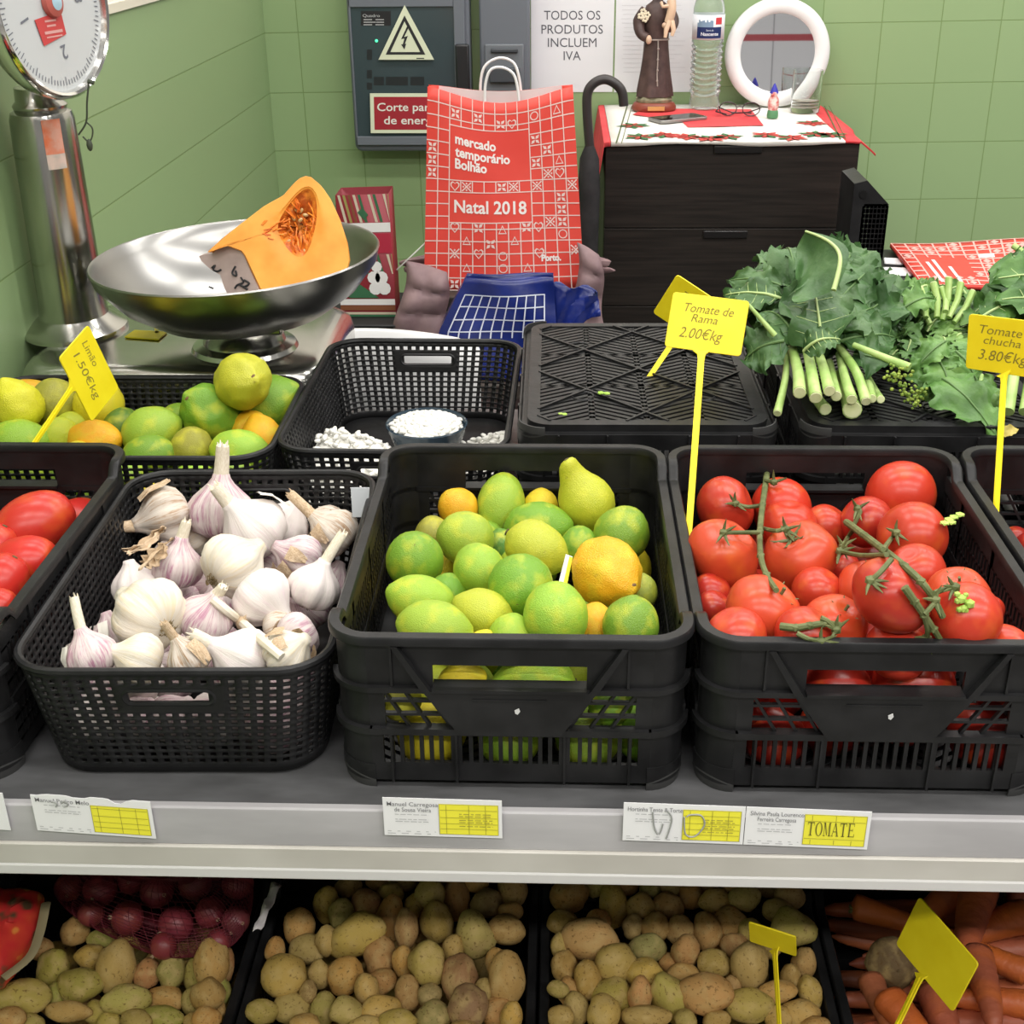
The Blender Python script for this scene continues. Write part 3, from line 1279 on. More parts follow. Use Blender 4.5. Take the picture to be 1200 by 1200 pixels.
fl_, fr_ = at_z(734, 140, CLZ).x, at_z(978, 135, CLZ).x
xr0 = at_y(716, 168, CFY).x
xr1 = at_y(990, 166, CFY).x
cloth_strip(xr0, xr1, 'cream_field', CLW, parent=cloth)
cloth_strip(CX0 - .045, xr0 - .001, 'red_end', CLR, hang_l=1, parent=cloth)
cloth_strip(xr1 + .001, CX1 + .034, 'red_end', CLR, hang_r=1, parent=cloth)
m = MB()
onto = lambda px, py: at_z(px, py, CLZ + .0032)
for a_, b_ in (((722, 168), (735, 124)), ((985, 163), (966, 124))):
    A, B = onto(*a_), onto(*b_)
    m.bar(A, B, .003, .0004, (0, 0, 1))
    m.bar(A + V((.012, 0, 0)), B + V((.012, 0, 0)), .0016, .0004, (0, 0, 1))
m.build('green_line', mat('green_line', (.10, .13, .05), .7), cloth, smooth=False)
m = MB()
add_poly(m, onto, [(741, 134), (757, 127), (880, 128), (895, 147), (806, 149), (800, 143)])
m.build('red_panel', CLR, cloth, smooth=False)
mr, mg = MB(), MB()
for (px, py, k) in ((750, 160, 0), (806, 160, 1), (852, 160, 0), (898, 158, 1), (955, 157, 0), (742, 147, 0), (952, 144, 1), (975, 158, 0), (928, 161, 1), (778, 158, 1), (832, 162, 1)):
    c = onto(px, py) + V((0, 0, .0002))
    for q in range(9):
        a = 2 * PI * q / 9 + px
        d, e = V((math.cos(a), math.sin(a), 0)), V((-math.sin(a), math.cos(a), 0))
        s = .034 if q % 2 else .044
        mm = mr if (q % 2 or k == 1 and q < 6) else mg
        mm.face(mm.verts([c, c + d * s * .5 + e * .010, c + d * s, c + d * s * .5 - e * .010]))
mr.build('printed_flower', mat('print_red', (.50, .06, .05), .85), cloth, smooth=False)
mg.build('printed_leaf', mat('print_green', (.05, .16, .06), .85), cloth, smooth=False)
TZ = CLZ + .0034

# friar figurine
p = at_z(766, 129, TZ)
st = thing('friar_figurine', 'brown-robed friar figurine carrying a child, on the left of the chest top', 'figurine', p)
SKIN = mat('painted_skin', (.62, .42, .30), .5)
m = MB()
m.lathe([(.052, 0), (.055, .003), (.055, .010), (.050, .019), (.046, .021)], 32, Matrix.Diagonal((1.02, .78, 1)))
m.build('plinth', mat('plinth_brown', (.22, .05, .03), .4), st)
m = MB()
m.box2((-.018, -.0450, .005), (.024, -.0425, .015))
m.build('brass_plate', mat('brass_plate', (.75, .55, .20), .35, metal=.6), st)
m = MB()
m.lathe([(.044, .0205), (.046, .027), (.038, .036), (.02, .040)], 24, Matrix.Diagonal((1, .75, 1)), fn=lambda q, a: q * (1 + .05 * math.sin(5 * a)))
m.build('rocky_ground', noisy('rock_green', (.16, .15, .09), (.30, .27, .17), 60, .7), st)
ROBE = noisy('robe_brown', (.050, .028, .026), (.085, .05, .045), 40, .5)
m = MB()


def robe_fold(q, a):
    k = 1 + .09 * math.sin(7 * a + 3 * math.sin(q.z * 20)) * max(0, 1 - q.z / .20)
    return V((q.x * k, q.y * k * .72, q.z))


m.lathe([(.03, .034), (.046, .035), (.044, .05), (.036, .10), (.031, .15), (.030, .17), (.033, .20), (.035, .225), (.028, .248), (.014, .258), (.012, .262)], 36, fn=robe_fold)
m.tube(smooth_path([(-.028, -.004, .240), (-.044, -.008, .212), (-.040, -.020, .185), (-.024, -.030, .176)]), [.013, .0135, .014, .0145, .015, .0155, .016, .015, .014, .014, .013, .013, .012, .012, .012, .012, .012, .011, .010][:19], 10)
m.tube(smooth_path([(.028, -.004, .240), (.040, -.010, .215), (.034, -.024, .20), (.020, -.030, .205)]), [.013] * 19, 10)
m.build('robe', ROBE, st)
m = MB()
m.ball((0, -.004, .283), .019, 3, (.85, .95, 1.15))
m.ball((0, -.022, .281), .0035, 1)
m.ball((-.021, -.034, .172), .0085, 2, (.9, .8, 1.3))
m.ball((.017, -.036, .205), .0075, 2)
m.build('head_and_hands', SKIN, st)
m = MB()
for k in range(16):
    a = 2 * PI * k / 16
    m.ball((.0165 * math.cos(a), -.004 + .018 * math.sin(a), .291), .006, 1)
m.build('hair_ring', mat('figurine_hair', (.05, .028, .018), .6), st)
m = MB()
m.tube([(.031 * math.cos(a * PI / 12), .023 * math.sin(a * PI / 12), .170) for a in range(24)], .0022, 6, closed=True)
m.tube([(.003, -.0245, .17), (.004, -.028, .13), (.003, -.031, .09), (.005, -.033, .062)], .0018, 6)
for z in (.15, .125, .10, .075):
    m.ball((.0035, -.030 - (.15 - z) * .05, z), .0032, 1)
m.build('rope_belt', mat('rope_grey', (.33, .28, .25), .7), st)
m = MB()
m.tube(smooth_path([(.026, -.034, .212), (.032, -.036, .24), (.031, -.032, .262)]), [.011] * 13, 10)
m.ball((.030, -.033, .277), .012, 2)
m.tube([(.028, -.040, .215), (.020, -.048, .196), (.018, -.050, .178)], [.007, .006, .004], 8)
m.tube([(.033, -.040, .215), (.038, -.048, .196), (.034, -.050, .182)], [.007, .006, .004], 8)
m.tube([(.024, -.038, .25), (.010, -.040, .248), (.006, -.034, .258)], [.005, .004, .004], 8)
m.build('child', mat('child_skin', (.66, .46, .32), .5), st)
m = MB()
for k, (x, z) in enumerate(((-.036, .236), (-.026, .228), (-.042, .226), (-.031, .219))):
    for q in range(5):
        a = 2 * PI * q / 5
        m.ball((x + .005 * math.cos(a), -.026, z + .005 * math.sin(a)), .004, 1, (1, .5, 1))
m.build('white_flower', mat('cream_flower', (.72, .64, .48), .6), st)

# water bottle
p = at_z(825, 127, TZ)
wb = thing('water_bottle', 'clear plastic water bottle with blue and white label, beside the figurine', 'bottle', p)
CLEAR = mat('clear_plastic', (.90, .97, .95), .10, trans=.86, ior=1.33)


def wavy(q, a):
    r = 1 - .035 * (1 - abs(math.cos(2 * a))) if q.z < .19 else 1
    w = .005 * math.cos(2 * a + .4) if .03 < q.z < .16 else 0
    return V((q.x * r, q.y * r, q.z + w))


prof = [(.030, 0), (.037, .003), (.0395, .012)]
for k in range(30):
    z = .03 + .0045 * k
    prof.append((.0378 + .0022 * (k % 3 - 1) * (1 if k % 3 else 1), z))
prof += [(.039, .170), (.039, .225), (.0385, .24), (.034, .258), (.022, .285), (.0145, .298), (.0135, .315)]
m = MB()
m.lathe(prof, 36, fn=wavy)
body = m.build('bottle_body', CLEAR, wb)
m = MB()
m.lathe([(.0165, .300), (.0165, .316), (.015, .318)], 24)
m.build('cap', mat('cap_blue', (.03, .10, .45), .4), wb)
m = MB()
lab0, lab1 = .168, .226
m.lathe([(.0396, lab0), (.0396, lab1)], 40, cap=False)
lb_ = m.build('label', mat('label_white', (.72, .74, .78), .5), wb, solid=.0003)
cyl = lambda e: (lambda u, v: V(((.0400 + e) * math.sin(u), -(.0400 + e) * math.cos(u), v)))
A0 = .10
m = MB()
for k in range(10):
    add_rect(m, cyl(0), -.95 + .165 * k + A0, lab0 + .004, -.95 + .165 * (k + 1) + A0, lab0 + .030)
m.build('blue_panel', mat('label_navy', (.012, .025, .11), .5), lb_)
m = MB()
for k in range(10):
    h = .010 + .007 * abs(math.sin(k * 1.3))
    add_rect(m, cyl(0), -.95 + .105 * k + A0, lab0 + .030, -.95 + .105 * (k + 1) + A0, lab0 + .030 + h)
m.build('mountain_print', mat('label_mountain', (.20, .30, .42), .5), lb_)
m = MB()
add_rect(m, cyl(0), .25 + A0, lab0 + .036, .72 + A0, lab0 + .052, 4)
m.build('red_badge', mat('label_red', (.60, .05, .06), .5), lb_)
m = MB()
ft = lambda u, v: cyl(.0006)(u / .04 + A0, v)
add_text(m, 'Serra da', ft, -.004, lab0 + .021, .006, width=.018, align='C')
add_text(m, 'Nascente', ft, -.004, lab0 + .0105, .011, width=.044, align='C', bold=.02)
m.build('lettering', mat('label_letter', (.75, .78, .82), .5), lb_, smooth=False)

# round mirror leaning on the wall
mc = at_y(911, 62, 3.435)
mt = thing('round_mirror', 'round table mirror in a white frame leaning on the green wall', 'mirror',
           M=Matrix.Translation(mc) @ Matrix.Rotation(R(-MIR_TILT), 4, 'X') @ Matrix.Rotation(R(0), 4, 'Z'))
RM = 61 * depth(mc) / FPX
m = MB()
pts = [(RM * .86 * math.cos(a * PI / 24), 0, RM * .86 * math.sin(a * PI / 24)) for a in range(48)]
sec = [(-.16, .010), (-.15, -.006), (-.10, -.012), (0, -.015), (.08, -.012), (.13, -.006), (.14, .008), (.10, .016), (-.10, .016)]
rings = []
for a in range(64):
    t = 2 * PI * a / 64
    rings.append([m.bm.verts.new(((RM * .86 + RM * s) * math.cos(t), y, (RM * .86 + RM * s) * math.sin(t))) for s, y in sec])
for a in range(64):
    for k in range(len(sec)):
        m.face([rings[a][k], rings[a][(k + 1) % len(sec)], rings[(a + 1) % 64][(k + 1) % len(sec)], rings[(a + 1) % 64][k]])
m.build('frame', WHITEP, mt, angle=60)
m = MB()
m.lathe([(RM * .73, -.001), (RM * .73, .004)], 48, Matrix.Rotation(R(90), 4, 'X'))
m.build('mirror_glass', mat('mirror_glass', (.80, .80, .82), .015, metal=1.0), mt)

# tumbler, gnome, phone, spectacles
p = at_z(943, 131, TZ)
jr = thing('glass_tumbler', 'clear glass tumbler with pale rings in its base, in front of the mirror', 'glass', p)
GLASS = mat('clear_glass', (.95, .97, .96), .03, trans=1.0, ior=1.45)
m = MB()
m.lathe([(.034, 0), (.036, .003), (.037, .10), (.0355, .10), (.0335, .012), (.001, .010)], 36)
m.build('tumbler_body', GLASS, jr)
m = MB()
for z in (.014, .021, .028):
    m.lathe([(.031, z), (.033, z + .002), (.031, z + .004)], 28)
m.build('contents', mat('pale_wax', (.62, .57, .50), .6), jr)
p = at_z(905, 138, TZ)
gn = thing('gnome_ornament', 'tiny ornament with a pointed blue hat, standing before the mirror', 'ornament', p)
m = MB()
m.lathe([(.013, 0), (.014, .006), (.013, .016), (.010, .020)], 18)
m.build('green_base', mat('ornament_green', (.08, .22, .10), .5), gn)
m = MB()
m.lathe([(.011, .018), (.014, .030), (.012, .045), (.008, .052)], 18)
m.ball((0, -.003, .056), .009, 2)
m.build('body', noisy('ornament_body', (.55, .10, .10), (.75, .60, .55), 120, .5), gn)
m = MB()
m.lathe([(.011, .058), (.008, .066), (.003, .077), (.0005, .081)], 18)
m.build('hat', mat('ornament_blue', (.03, .03, .35), .5), gn)
pa, pb, pc, pd = (at_z(*q, TZ) for q in ((755, 141), (806, 146), (832, 138), (790, 133)))
ph = thing('mobile_phone', 'dark mobile phone lying on the Christmas cloth', 'phone', (0, 0, 0))
cen = at_z(794, 140.5, TZ)
dirx = (at_z(826, 137.5, TZ) - at_z(763, 143.5, TZ))
ph.location = cen
ph.rotation_euler = (0, 0, math.atan2(dirx.y, dirx.x))
m = MB()
m.prism([V((x, y, 0)) for x, y in rrect(.135, .066, .009, 5)], (0, 0, .0075))
m.build('case', mat('phone_edge', (.30, .29, .28), .35, metal=.6), ph, bevel=.0015)
m = MB()
m.prism([V((x, y, .0074)) for x, y in rrect(.128, .060, .006, 4)], (0, 0, .0006))
m.build('screen', mat('phone_screen', (.006, .006, .007), .08), ph)
p = at_z(866, 137, TZ)
gl = thing('eyeglasses', 'dark-rimmed eyeglasses folded on the cloth in front of the mirror', 'glasses', p, R(-8))
m = MB()
m.tube([(-.056 + .001 * k, .035, .012) for k in (0, 3)] + [(-.057, .0, .012), (-.03, -.006, .006)], .0017, 6)
for e in (-1, 1):
    m.tube([(e * .028 + .021 * math.cos(a * PI / 10), .006 + .003 * math.sin(a * PI / 10), .018 + .0155 * math.sin(a * PI / 10)) for a in range(20)], .0014, 6, closed=True)
m.tube([(-.008, .006, .022), (0, .005, .024), (.008, .006, .022)], .0012, 6)
m.tube([(.049, .006, .022), (.053, .03, .018), (.02, .045, .004), (-.02, .047, .002)], .0014, 6)
m.tube([(-.049, .006, .022), (-.053, .03, .018), (-.02, .050, .003), (.03, .052, .002)], .0014, 6)
m.build('frame', mat('glasses_dark', (.03, .015, .02), .3), gl)
m = MB()
for e in (-1, 1):
    m.prism([V((e * .028 + .020 * math.cos(a * PI / 10), .0055 + .003 * math.sin(a * PI / 10), .018 + .0147 * math.sin(a * PI / 10))) for a in range(20)], (0, .001, 0))
m.build('lens', GLASS, gl)

# umbrella hanging by the chest
um = thing('umbrella', 'black folded umbrella with a curved handle, leaning at the left of the chest', 'umbrella', (0, 0, 0))
YU = 2.925
m = MB()
m.tube(smooth_path([at_y(x, y, YU) for x, y in ((691, 172), (688, 130), (689, 108), (697, 97), (709, 93), (721, 98), (729, 108), (731, 124))]), .0105, 12)
m.build('handle', mat('umbrella_handle', (.035, .030, .030), .4), um)
m = MB()
A, B = at_y(691, 170, YU), at_y(694, 300, YU)
foot = V((A.x - .005, YU, .02))
pts = [A + (foot - A) * t for t in (0, .03, .10, .5, .9, 1)]
m.tube(pts, [.010, .022, .026, .022, .010, .004], 14)
um_can = m.build('furled_canopy', noisy('umbrella_cloth', (.014, .013, .014), (.026, .024, .026), 30, .75), um)
m = MB()
m.tube([foot, V((foot.x, foot.y, 0))], .004, 8)
m.build('ferrule', mat('ferrule_metal', (.3, .3, .3), .3, metal=1), um)
# ------------------------------------------------------------------ vendor's side: stool, bags, jacket, chair, table
TREAD = at_y(590, 338, 2.5).z - .003
ss = thing('step_stool', 'dark wooden step stool behind the shelf, holding up the paper bag and blue bag', 'stool', (0, 0, 0))
DARKW = noisy('dark_stool_wood', (.030, .022, .018), (.05, .038, .03), 12, .6)
m = MB()
m.box2((-.275, 2.45, TREAD - .03), (.045, 2.635, TREAD))
m.build('upper_tread', DARKW, ss, bevel=.003)
m = MB()
m.box2((-.205, 2.265, .66), (.035, 2.395, .69))
m.build('lower_tread', DARKW, ss, bevel=.003)
for x in (-.27, .015):
    m = MB()
    m.prism([(x, 2.19 if False else 2.45, 0), (x, 2.63, 0), (x, 2.63, TREAD - .03), (x, 2.45, TREAD - .03)], (.025, 0, 0))
    m.build('leg', DARKW, ss)
for x in (-.27, .015):
    m = MB()
    m.box2((max(x, -.20), 2.275, 0), (max(x, -.20) + .022, 2.30, .66))
    m.box2((max(x, -.20), 2.30, .36), (max(x, -.20) + .022, 2.46, .39))
    m.build('step_leg', DARKW, ss)

# red Christmas market paper bag
REDB = noisy('bag_red', (.70, .055, .040), (.76, .075, .055), 8, .55, .05)
WHT = mat('bag_print_white', (.80, .62, .58), .6)
bag = thing('paper_bag', 'red paper bag printed with white grid and Natal 2018, standing upright with white handles', 'bag', (0, 0, 0))
BY = 2.50
c_tl, c_tr, c_br, c_bl = (at_y(*q, BY) for q in ((500, 103), (671, 103), (684.5, 337), (497, 339)))
BT = .085


def bag_pt(u, v, side):
    """u across 0..1, v up 0..1; side 0 = front, 1 = back."""
    lo = c_bl + (c_br - c_bl) * u
    hi = c_tl + (c_tr - c_tl) * u
    p = lo + (hi - lo) * v
    p = p + V((0, 0, -((.012 if side else .030) * math.sin(PI * u) ** 1.3) * max(0, v - .45) / .55))
    th = BT * (1 - .72 * v) if side else 0
    y = p.y - .012 * math.sin(PI * u) * (1 - v) + .020 * v * (1 if not side else 1)
    y += .004 * math.sin(u * 9 + v * 3) * math.sin(PI * v)
    return V((p.x, y + th, p.z))


NU, NVv = 16, 18
m = MB()
loop = [(i / NU, 0) for i in range(NU + 1)] + [(1, 'r')] + [(1 - i / NU, 1) for i in range(NU + 1)] + [(0, 'l')]


def bfn(i, j):
    u, s = loop[i % len(loop)]
    v = j / NVv
    if s in (0, 1):
        return bag_pt(u, v, s)
    a, b = bag_pt(u, v, 0), bag_pt(u, v, 1)
    q = (a + b) / 2
    q.x += (-.020 if s == 'r' else .020) * v
    return q


m.grid(bfn, len(loop), NVv, closed=True)
m.face(m.verts([bag_pt(0, 0, 0), bag_pt(1, 0, 0), bag_pt(1, 0, 1), bag_pt(0, 0, 1)]))
m.build('bag_body', REDB, bag, solid=.0008, angle=30)
m = MB()
m.grid(lambda i, j: bag_pt(.03 + .94 * i / 10, .55 + .45 * j / 6, 1) + V((0, -.0015, 0)), 10, 6)
m.build('white_lining', mat('bag_lining', (.74, .70, .70), .7), bag)
m = MB()
m.tube(smooth_path([at_y(x, y, BY + .055) for x, y in ((565, 125), (563, 100), (568, 78), (585, 68), (602, 74), (609, 95), (611, 122))]), .0026, 8)
m.build('handle', mat('twisted_paper_white', (.78, .76, .76), .7), bag)
m = MB()
m.tube(smooth_path([at_y(x, y, BY + .022) for x, y in ((568, 122), (569, 98), (575, 82), (588, 79), (601, 86), (606, 100), (608, 118))]), .0026, 8)
m.build('handle', mat('twisted_paper_white', (.78, .76, .76), .7), bag)
NCc, NRr = 13.0, 16.0
bf = lambda e: (lambda u, v: bag_pt(u / NCc, v / NRr, 0) + V((0, -.0012 - e, 0)))
b1, b2 = (2, 9, 9, 13.5), (2, 5.5, 9, 8)
inb = lambda u, v: any(q[0] + .01 < u < q[2] - .01 and q[1] + .01 < v < q[3] - .01 for q in (b1, b2))
m = MB()
W_ = .042
for c in range(0, 14):
    for r in range(0, 32):
        v = r / 2
        if c in (0, 13) or inb(c, v + .25):
            continue
        add_rect(m, bf(0), c - W_, v, c + W_, v + .5)
for r in range(0, 16):
    for c in range(13):
        if inb(c + .5, r):
            continue
        add_rect(m, bf(0), c, r - W_, c + 1, r + W_, 2)
for q in (b1, b2):
    for v in (q[1], q[3]):
        for c in range(2, 9):
            add_rect(m, bf(0.0001), c, v - W_, c + 1, v + W_, 2)
m.build('printed_grid', WHT, bag, smooth=False)
m = MB()
g = random.Random(18)


def icon(kind, c, r):
    f = lambda x, y: bf(.0003)(c + .5 + x * .47, r + .5 + y * .47)

    def ring(pts, w=.13):
        n = len(pts)
        for i in range(n):
            a, b = pts[i], pts[(i + 1) % n]
            add_poly(m, f, [a, b, (b[0] * (1 - w * 2), b[1] * (1 - w * 2)), (a[0] * (1 - w * 2), a[1] * (1 - w * 2))])
    if kind == 0:      # heart
        ring([(0, -.9), (.8, 0), (.85, .5), (.5, .85), (.15, .7), (0, .45), (-.15, .7), (-.5, .85), (-.85, .5), (-.8, 0)])
    elif kind == 1:    # petals
        for a in range(4):
            t = PI / 4 + a * PI / 2
            add_poly(m, f, [(0.1 * math.cos(t), .1 * math.sin(t)), (.6 * math.cos(t + .5), .6 * math.sin(t + .5)), (1.1 * math.cos(t), 1.1 * math.sin(t)), (.6 * math.cos(t - .5), .6 * math.sin(t - .5))])
    elif kind == 2:    # ring
        ring([(.8 * math.cos(a * PI / 6), .8 * math.sin(a * PI / 6)) for a in range(12)], .11)
    elif kind == 3:    # little tree
        ring([(0, .9), (.75, -.6), (-.75, -.6)], .14)
    else:              # crossed lines and dots
        add_poly(m, f, [(-.9, -.75), (-.75, -.9), (.9, .75), (.75, .9)])
        add_poly(m, f, [(-.9, .75), (-.75, .9), (.9, -.75), (.75, -.9)])
        for a in range(4):
            x, y = .6 * math.cos(a * PI / 2), .6 * math.sin(a * PI / 2)
            add_poly(m, f, [(x - .2, y), (x, y - .2), (x + .2, y), (x, y + .2)])


used = set()
for k, c, r in ((1, 0, 9), (1, 0, 10), (1, 0, 11), (1, 2, 14), (1, 4, 14), (0, 7, 13.6), (1, 6, 13.6), (2, 9, 14), (3, 11, 14), (0, 2, 8), (4, 3, 8), (1, 6, 8), (4, 7, 8), (4, 9, 8), (1, 10, 11),
               (1, 9, 10), (3, 11, 10), (4, 10, 9), (0, 11, 9), (1, 11, 7), (1, 11, 6), (1, 11, 5), (2, 11, 4), (4, 10, 5), (0, 2, 4.6), (1, 4, 4.6), (3, 6, 4.4), (1, 8, 4.6), (0, 9, 4.6), (3, 3, 3.5), (1, 5, 3.3), (3, 7, 3.5),
               (4, 2, 2.5), (0, 4, 2.5), (2, 6, 2.3), (0, 9, 2.5), (4, 12, 2.7), (3, 3, 1.3), (2, 6, 1.3), (3, 8, 1.3), (1, 4, .2), (1, 2, 0), (4, 12, 8), (1, 9, 12)):
    icon(k, c, r)
m.build('printed_icons', WHT, bag, smooth=False)
m = MB()
pxu = NCc / (672 - 499)
f = bf(.0004)
tilt = lambda x, y: f(x, y - (x - 2.4) * .10)
for s, v, w in (('mercado', 12.1, 3.55), ('temporário', 11.05, 4.75), ('Bolhão', 10.05, 2.75)):
    add_text(m, s, tilt, 2.5, v, 1.16, width=w, bold=.03)
add_text(m, 'Natal 2018', lambda x, y: f(x, y - (x - 2.4) * .03), 2.45, 6.35, 1.42, width=6.1, bold=.022)
add_text(m, 'Porto.', f, 9.65, 2.35, .72, width=1.6, bold=.05)
m.build('lettering', mat('bag_letter_white', (.85, .78, .76), .6), bag, smooth=False)

# blue bag with a white grid
bl = thing('blue_bag', 'shiny dark blue bag with a white grid, slumped in front of the red paper bag', 'bag', (0, 0, 0))
BLUEB = noisy('blue_film', (.006, .014, .11), (.012, .024, .17), 20, .25, .25, bscale=30)
YB = 2.30
q_tl, q_tr = at_y(545, 330, YB), at_y(648, 329, YB)
q_bl, q_br = at_y(513, 392, YB), at_y(652, 392, YB)
dn = V((0, 0, -1))


def blue_pt(u, v, s):
    lo, hi = q_bl + (q_br - q_bl) * u, q_tl + (q_tr - q_tl) * u
    lo2 = V((lo.x, lo.y, .692))
    kk = (hi.z - lo.z) / (hi.z - .692)
    t = 1 - v
    p = hi + (lo - hi) * min(1, t / kk) if t < kk else lo + (lo2 - lo) * ((t - kk) / (1 - kk))
    y = p.y - .016 * math.sin(PI * u) * (1 - v * .8) + .005 * math.sin(7 * u + 9 * v) + .025 * v
    if s:
        y += .030 + .05 * (1 - v)
    return V((p.x, y, p.z))


m = MB()
loop2 = [(i / 14, 0) for i in range(15)] + [(1 - i / 14, 1) for i in range(15)]
m.grid(lambda i, j: blue_pt(*[loop2[i % 30][0], j / 14, loop2[i % 30][1]]), 30, 14, closed=True)
m.face(m.verts([blue_pt(u, 0, s) for u, s in ((0, 0), (1, 0), (1, 1), (0, 1))]))
m.build('bag_body', BLUEB, bl, solid=.0008, angle=60)
m = MB()
gf = lambda u, v: blue_pt(u, v, 0) + V((0, -.0016, 0))
za = (q_tl.z - q_bl.z) / (q_tl.z - .692)
v_of = lambda py: 1 - za * (py - 330) / 62.0
NB = 9
for k in range(NB + 1):
    u = .08 + .82 * k / NB
    for j in range(6):
        a, b = v_of(349 + 48 * j / 6), v_of(349 + 48 * (j + 1) / 6)
        add_rect(m, gf, u - .006, b, u + .006, a)
for py in (349, 362, 376, 389):
    for k in range(NB):
        add_rect(m, gf, .08 + .82 * k / NB, v_of(py + 1) , .08 + .82 * (k + 1) / NB, v_of(py - .2))
m.build('printed_grid', mat('blue_bag_print', (.55, .58, .70), .5), bl, smooth=False)
m = MB()
fl4 = [at_y(646, 332, YB + .045), at_y(699, 338, YB + .06), at_y(704, 368, YB + .05), at_y(650, 400, YB + .035)]
m.grid(lambda i, j: (fl4[0] + (fl4[1] - fl4[0]) * (i / 10)) * (1 - j / 10) + (fl4[3] + (fl4[2] - fl4[3]) * (i / 10)) * (j / 10) + V((0, .006 * math.sin(i * 1.1 + j * .7), .004 * math.sin(j * 1.9 + i))), 10, 10)
m.build('loose_flap', BLUEB, bl, solid=.001)

# quilted jacket behind the bag
jk = thing('puffer_jacket', 'dusty pink quilted jacket bunched on the stool behind the red paper bag', 'jacket', (0, 0, 0))
JM = noisy('jacket_fabric', (.17, .105, .115), (.23, .15, .155), 25, .6, .2)


def jacket(xc, w, z0, z1, y, n, name, th):
    m = MB()
    seg, rows = 22, n * 6

    def fn(i, j):
        a = 2 * PI * i / seg
        t = j / rows
        puff = abs(math.sin(PI * n * t)) ** .5
        env = min(1, .45 + 4 * min(t + .02, 1.02 - t)) ** .6
        ca, sa = math.cos(a), math.sin(a)
        ex = abs(ca) ** .55 * (1 if ca > 0 else -1)
        return V((xc + ex * w / 2 * (.95 + .05 * puff) * (.75 + .25 * env) + .006 * math.sin(t * 7), y + sa * th * (.70 + .30 * puff) * env + .004 * math.sin(ex * 9 + t * 5), z0 + (z1 - z0) * t - .03 * ex * ex * t * (1 if w > .3 else .2)))
    m.grid(fn, seg, rows, closed=True)
    m.face([v for v in m.bm.verts][0:0] or m.verts([fn(i, 0) for i in range(seg)]))
    m.face(m.verts([fn(i, rows) for i in range(seg)]))
    return m.build(name, JM, jk)


jacket(-.115, .44, TREAD + .002, .868, 2.612, 2, 'back_panel', .018)


def quilt(name, P, rows, cols, th):
    """A padded sheet between four corners (top left, top right, bottom right, bottom left), sewn in rows."""
    m = MB()
    nu, nv = cols * 6, rows * 6

    def fn(i, j, s):
        u, v = i / nu, j / nv
        p = (P[0] + (P[1] - P[0]) * u) * (1 - v) + (P[3] + (P[2] - P[3]) * u) * v
        edge = min(1, 6 * min(u + .02, 1.02 - u)) ** .5 * min(1, 6 * min(v + .02, 1.02 - v)) ** .5
        h = th * (.45 + .55 * abs(math.sin(PI * rows * v)) ** .6 * (.65 + .35 * abs(math.sin(PI * cols * u)) ** .6)) * edge
        w_ = .008 * math.sin(v * 9 + u * 4)
        return p + V((.006 * math.sin(v * 7), w_ - (h if s else -h * .4), 0))
    a = [[m.bm.verts.new(fn(i, j, 1)) for j in range(nv + 1)] for i in range(nu + 1)]
    b = [[m.bm.verts.new(fn(i, j, 0)) for j in range(nv + 1)] for i in range(nu + 1)]
    for i in range(nu):
        for j in range(nv):
            m.face([a[i][j], a[i + 1][j], a[i + 1][j + 1], a[i][j + 1]])
            m.face([b[i][j], b[i][j + 1], b[i + 1][j + 1], b[i + 1][j]])
    for i in range(nu):
        m.face([a[i][0], b[i][0], b[i + 1][0], a[i + 1][0]])
        m.face([a[i][nv], a[i + 1][nv], b[i + 1][nv], b[i][nv]])
    for j in range(nv):
        m.face([a[0][j], a[0][j + 1], b[0][j + 1], b[0][j]])
        m.face([a[nu][j], b[nu][j], b[nu][j + 1], a[nu][j + 1]])
    return m.build(name, JM, jk, angle=70)


quilt('sleeve', [at_y(476, 306, 2.43), at_y(524, 318, 2.43), at_y(522, 420, 2.40), at_y(458, 420, 2.40)], 4, 2, .020)
quilt('sleeve', [at_y(676, 284, 2.455), at_y(702, 298, 2.455), at_y(712, 400, 2.44), at_y(672, 400, 2.44)], 4, 1, .016)
jacket(-.115, .40, .50, TREAD - .034, 2.425, 6, 'front_panel', .018)

# white plastic chair with its back to the shelf
cw = thing('plastic_chair', 'white plastic chair whose rounded back shows behind the bean basket', 'chair', (-.312, 1.965, 0))
m = MB()


def chair_back(i, j):
    s = -1 + 2 * i / 20
    t = j / 10
    top = .900 - .028 * s * s - .10 * max(0, abs(s) - .85) ** 1.3
    z = .44 + (top - .44) * t
    return V((s * .18, -.015 * (1 - s * s) + .02 * (1 - t) * 0, z))


m.grid(chair_back, 20, 10)
m.build('backrest', WHITEP, cw, solid=.012)
m = MB()
m.prism([V((x, .145 + y, .425)) for x, y in rrect(.36, .27, .05, 6)], (0, 0, .018))
m.build('seat', WHITEP, cw, bevel=.004)
for x in (-.155, .155):
    for y in (.03, .255):
        m = MB()
        m.tube([(x, y, .43), (x * 1.12, y + (.02 if y > .1 else -.0), 0)], [.018, .014], 10)
        m.build('leg', WHITEP, cw)

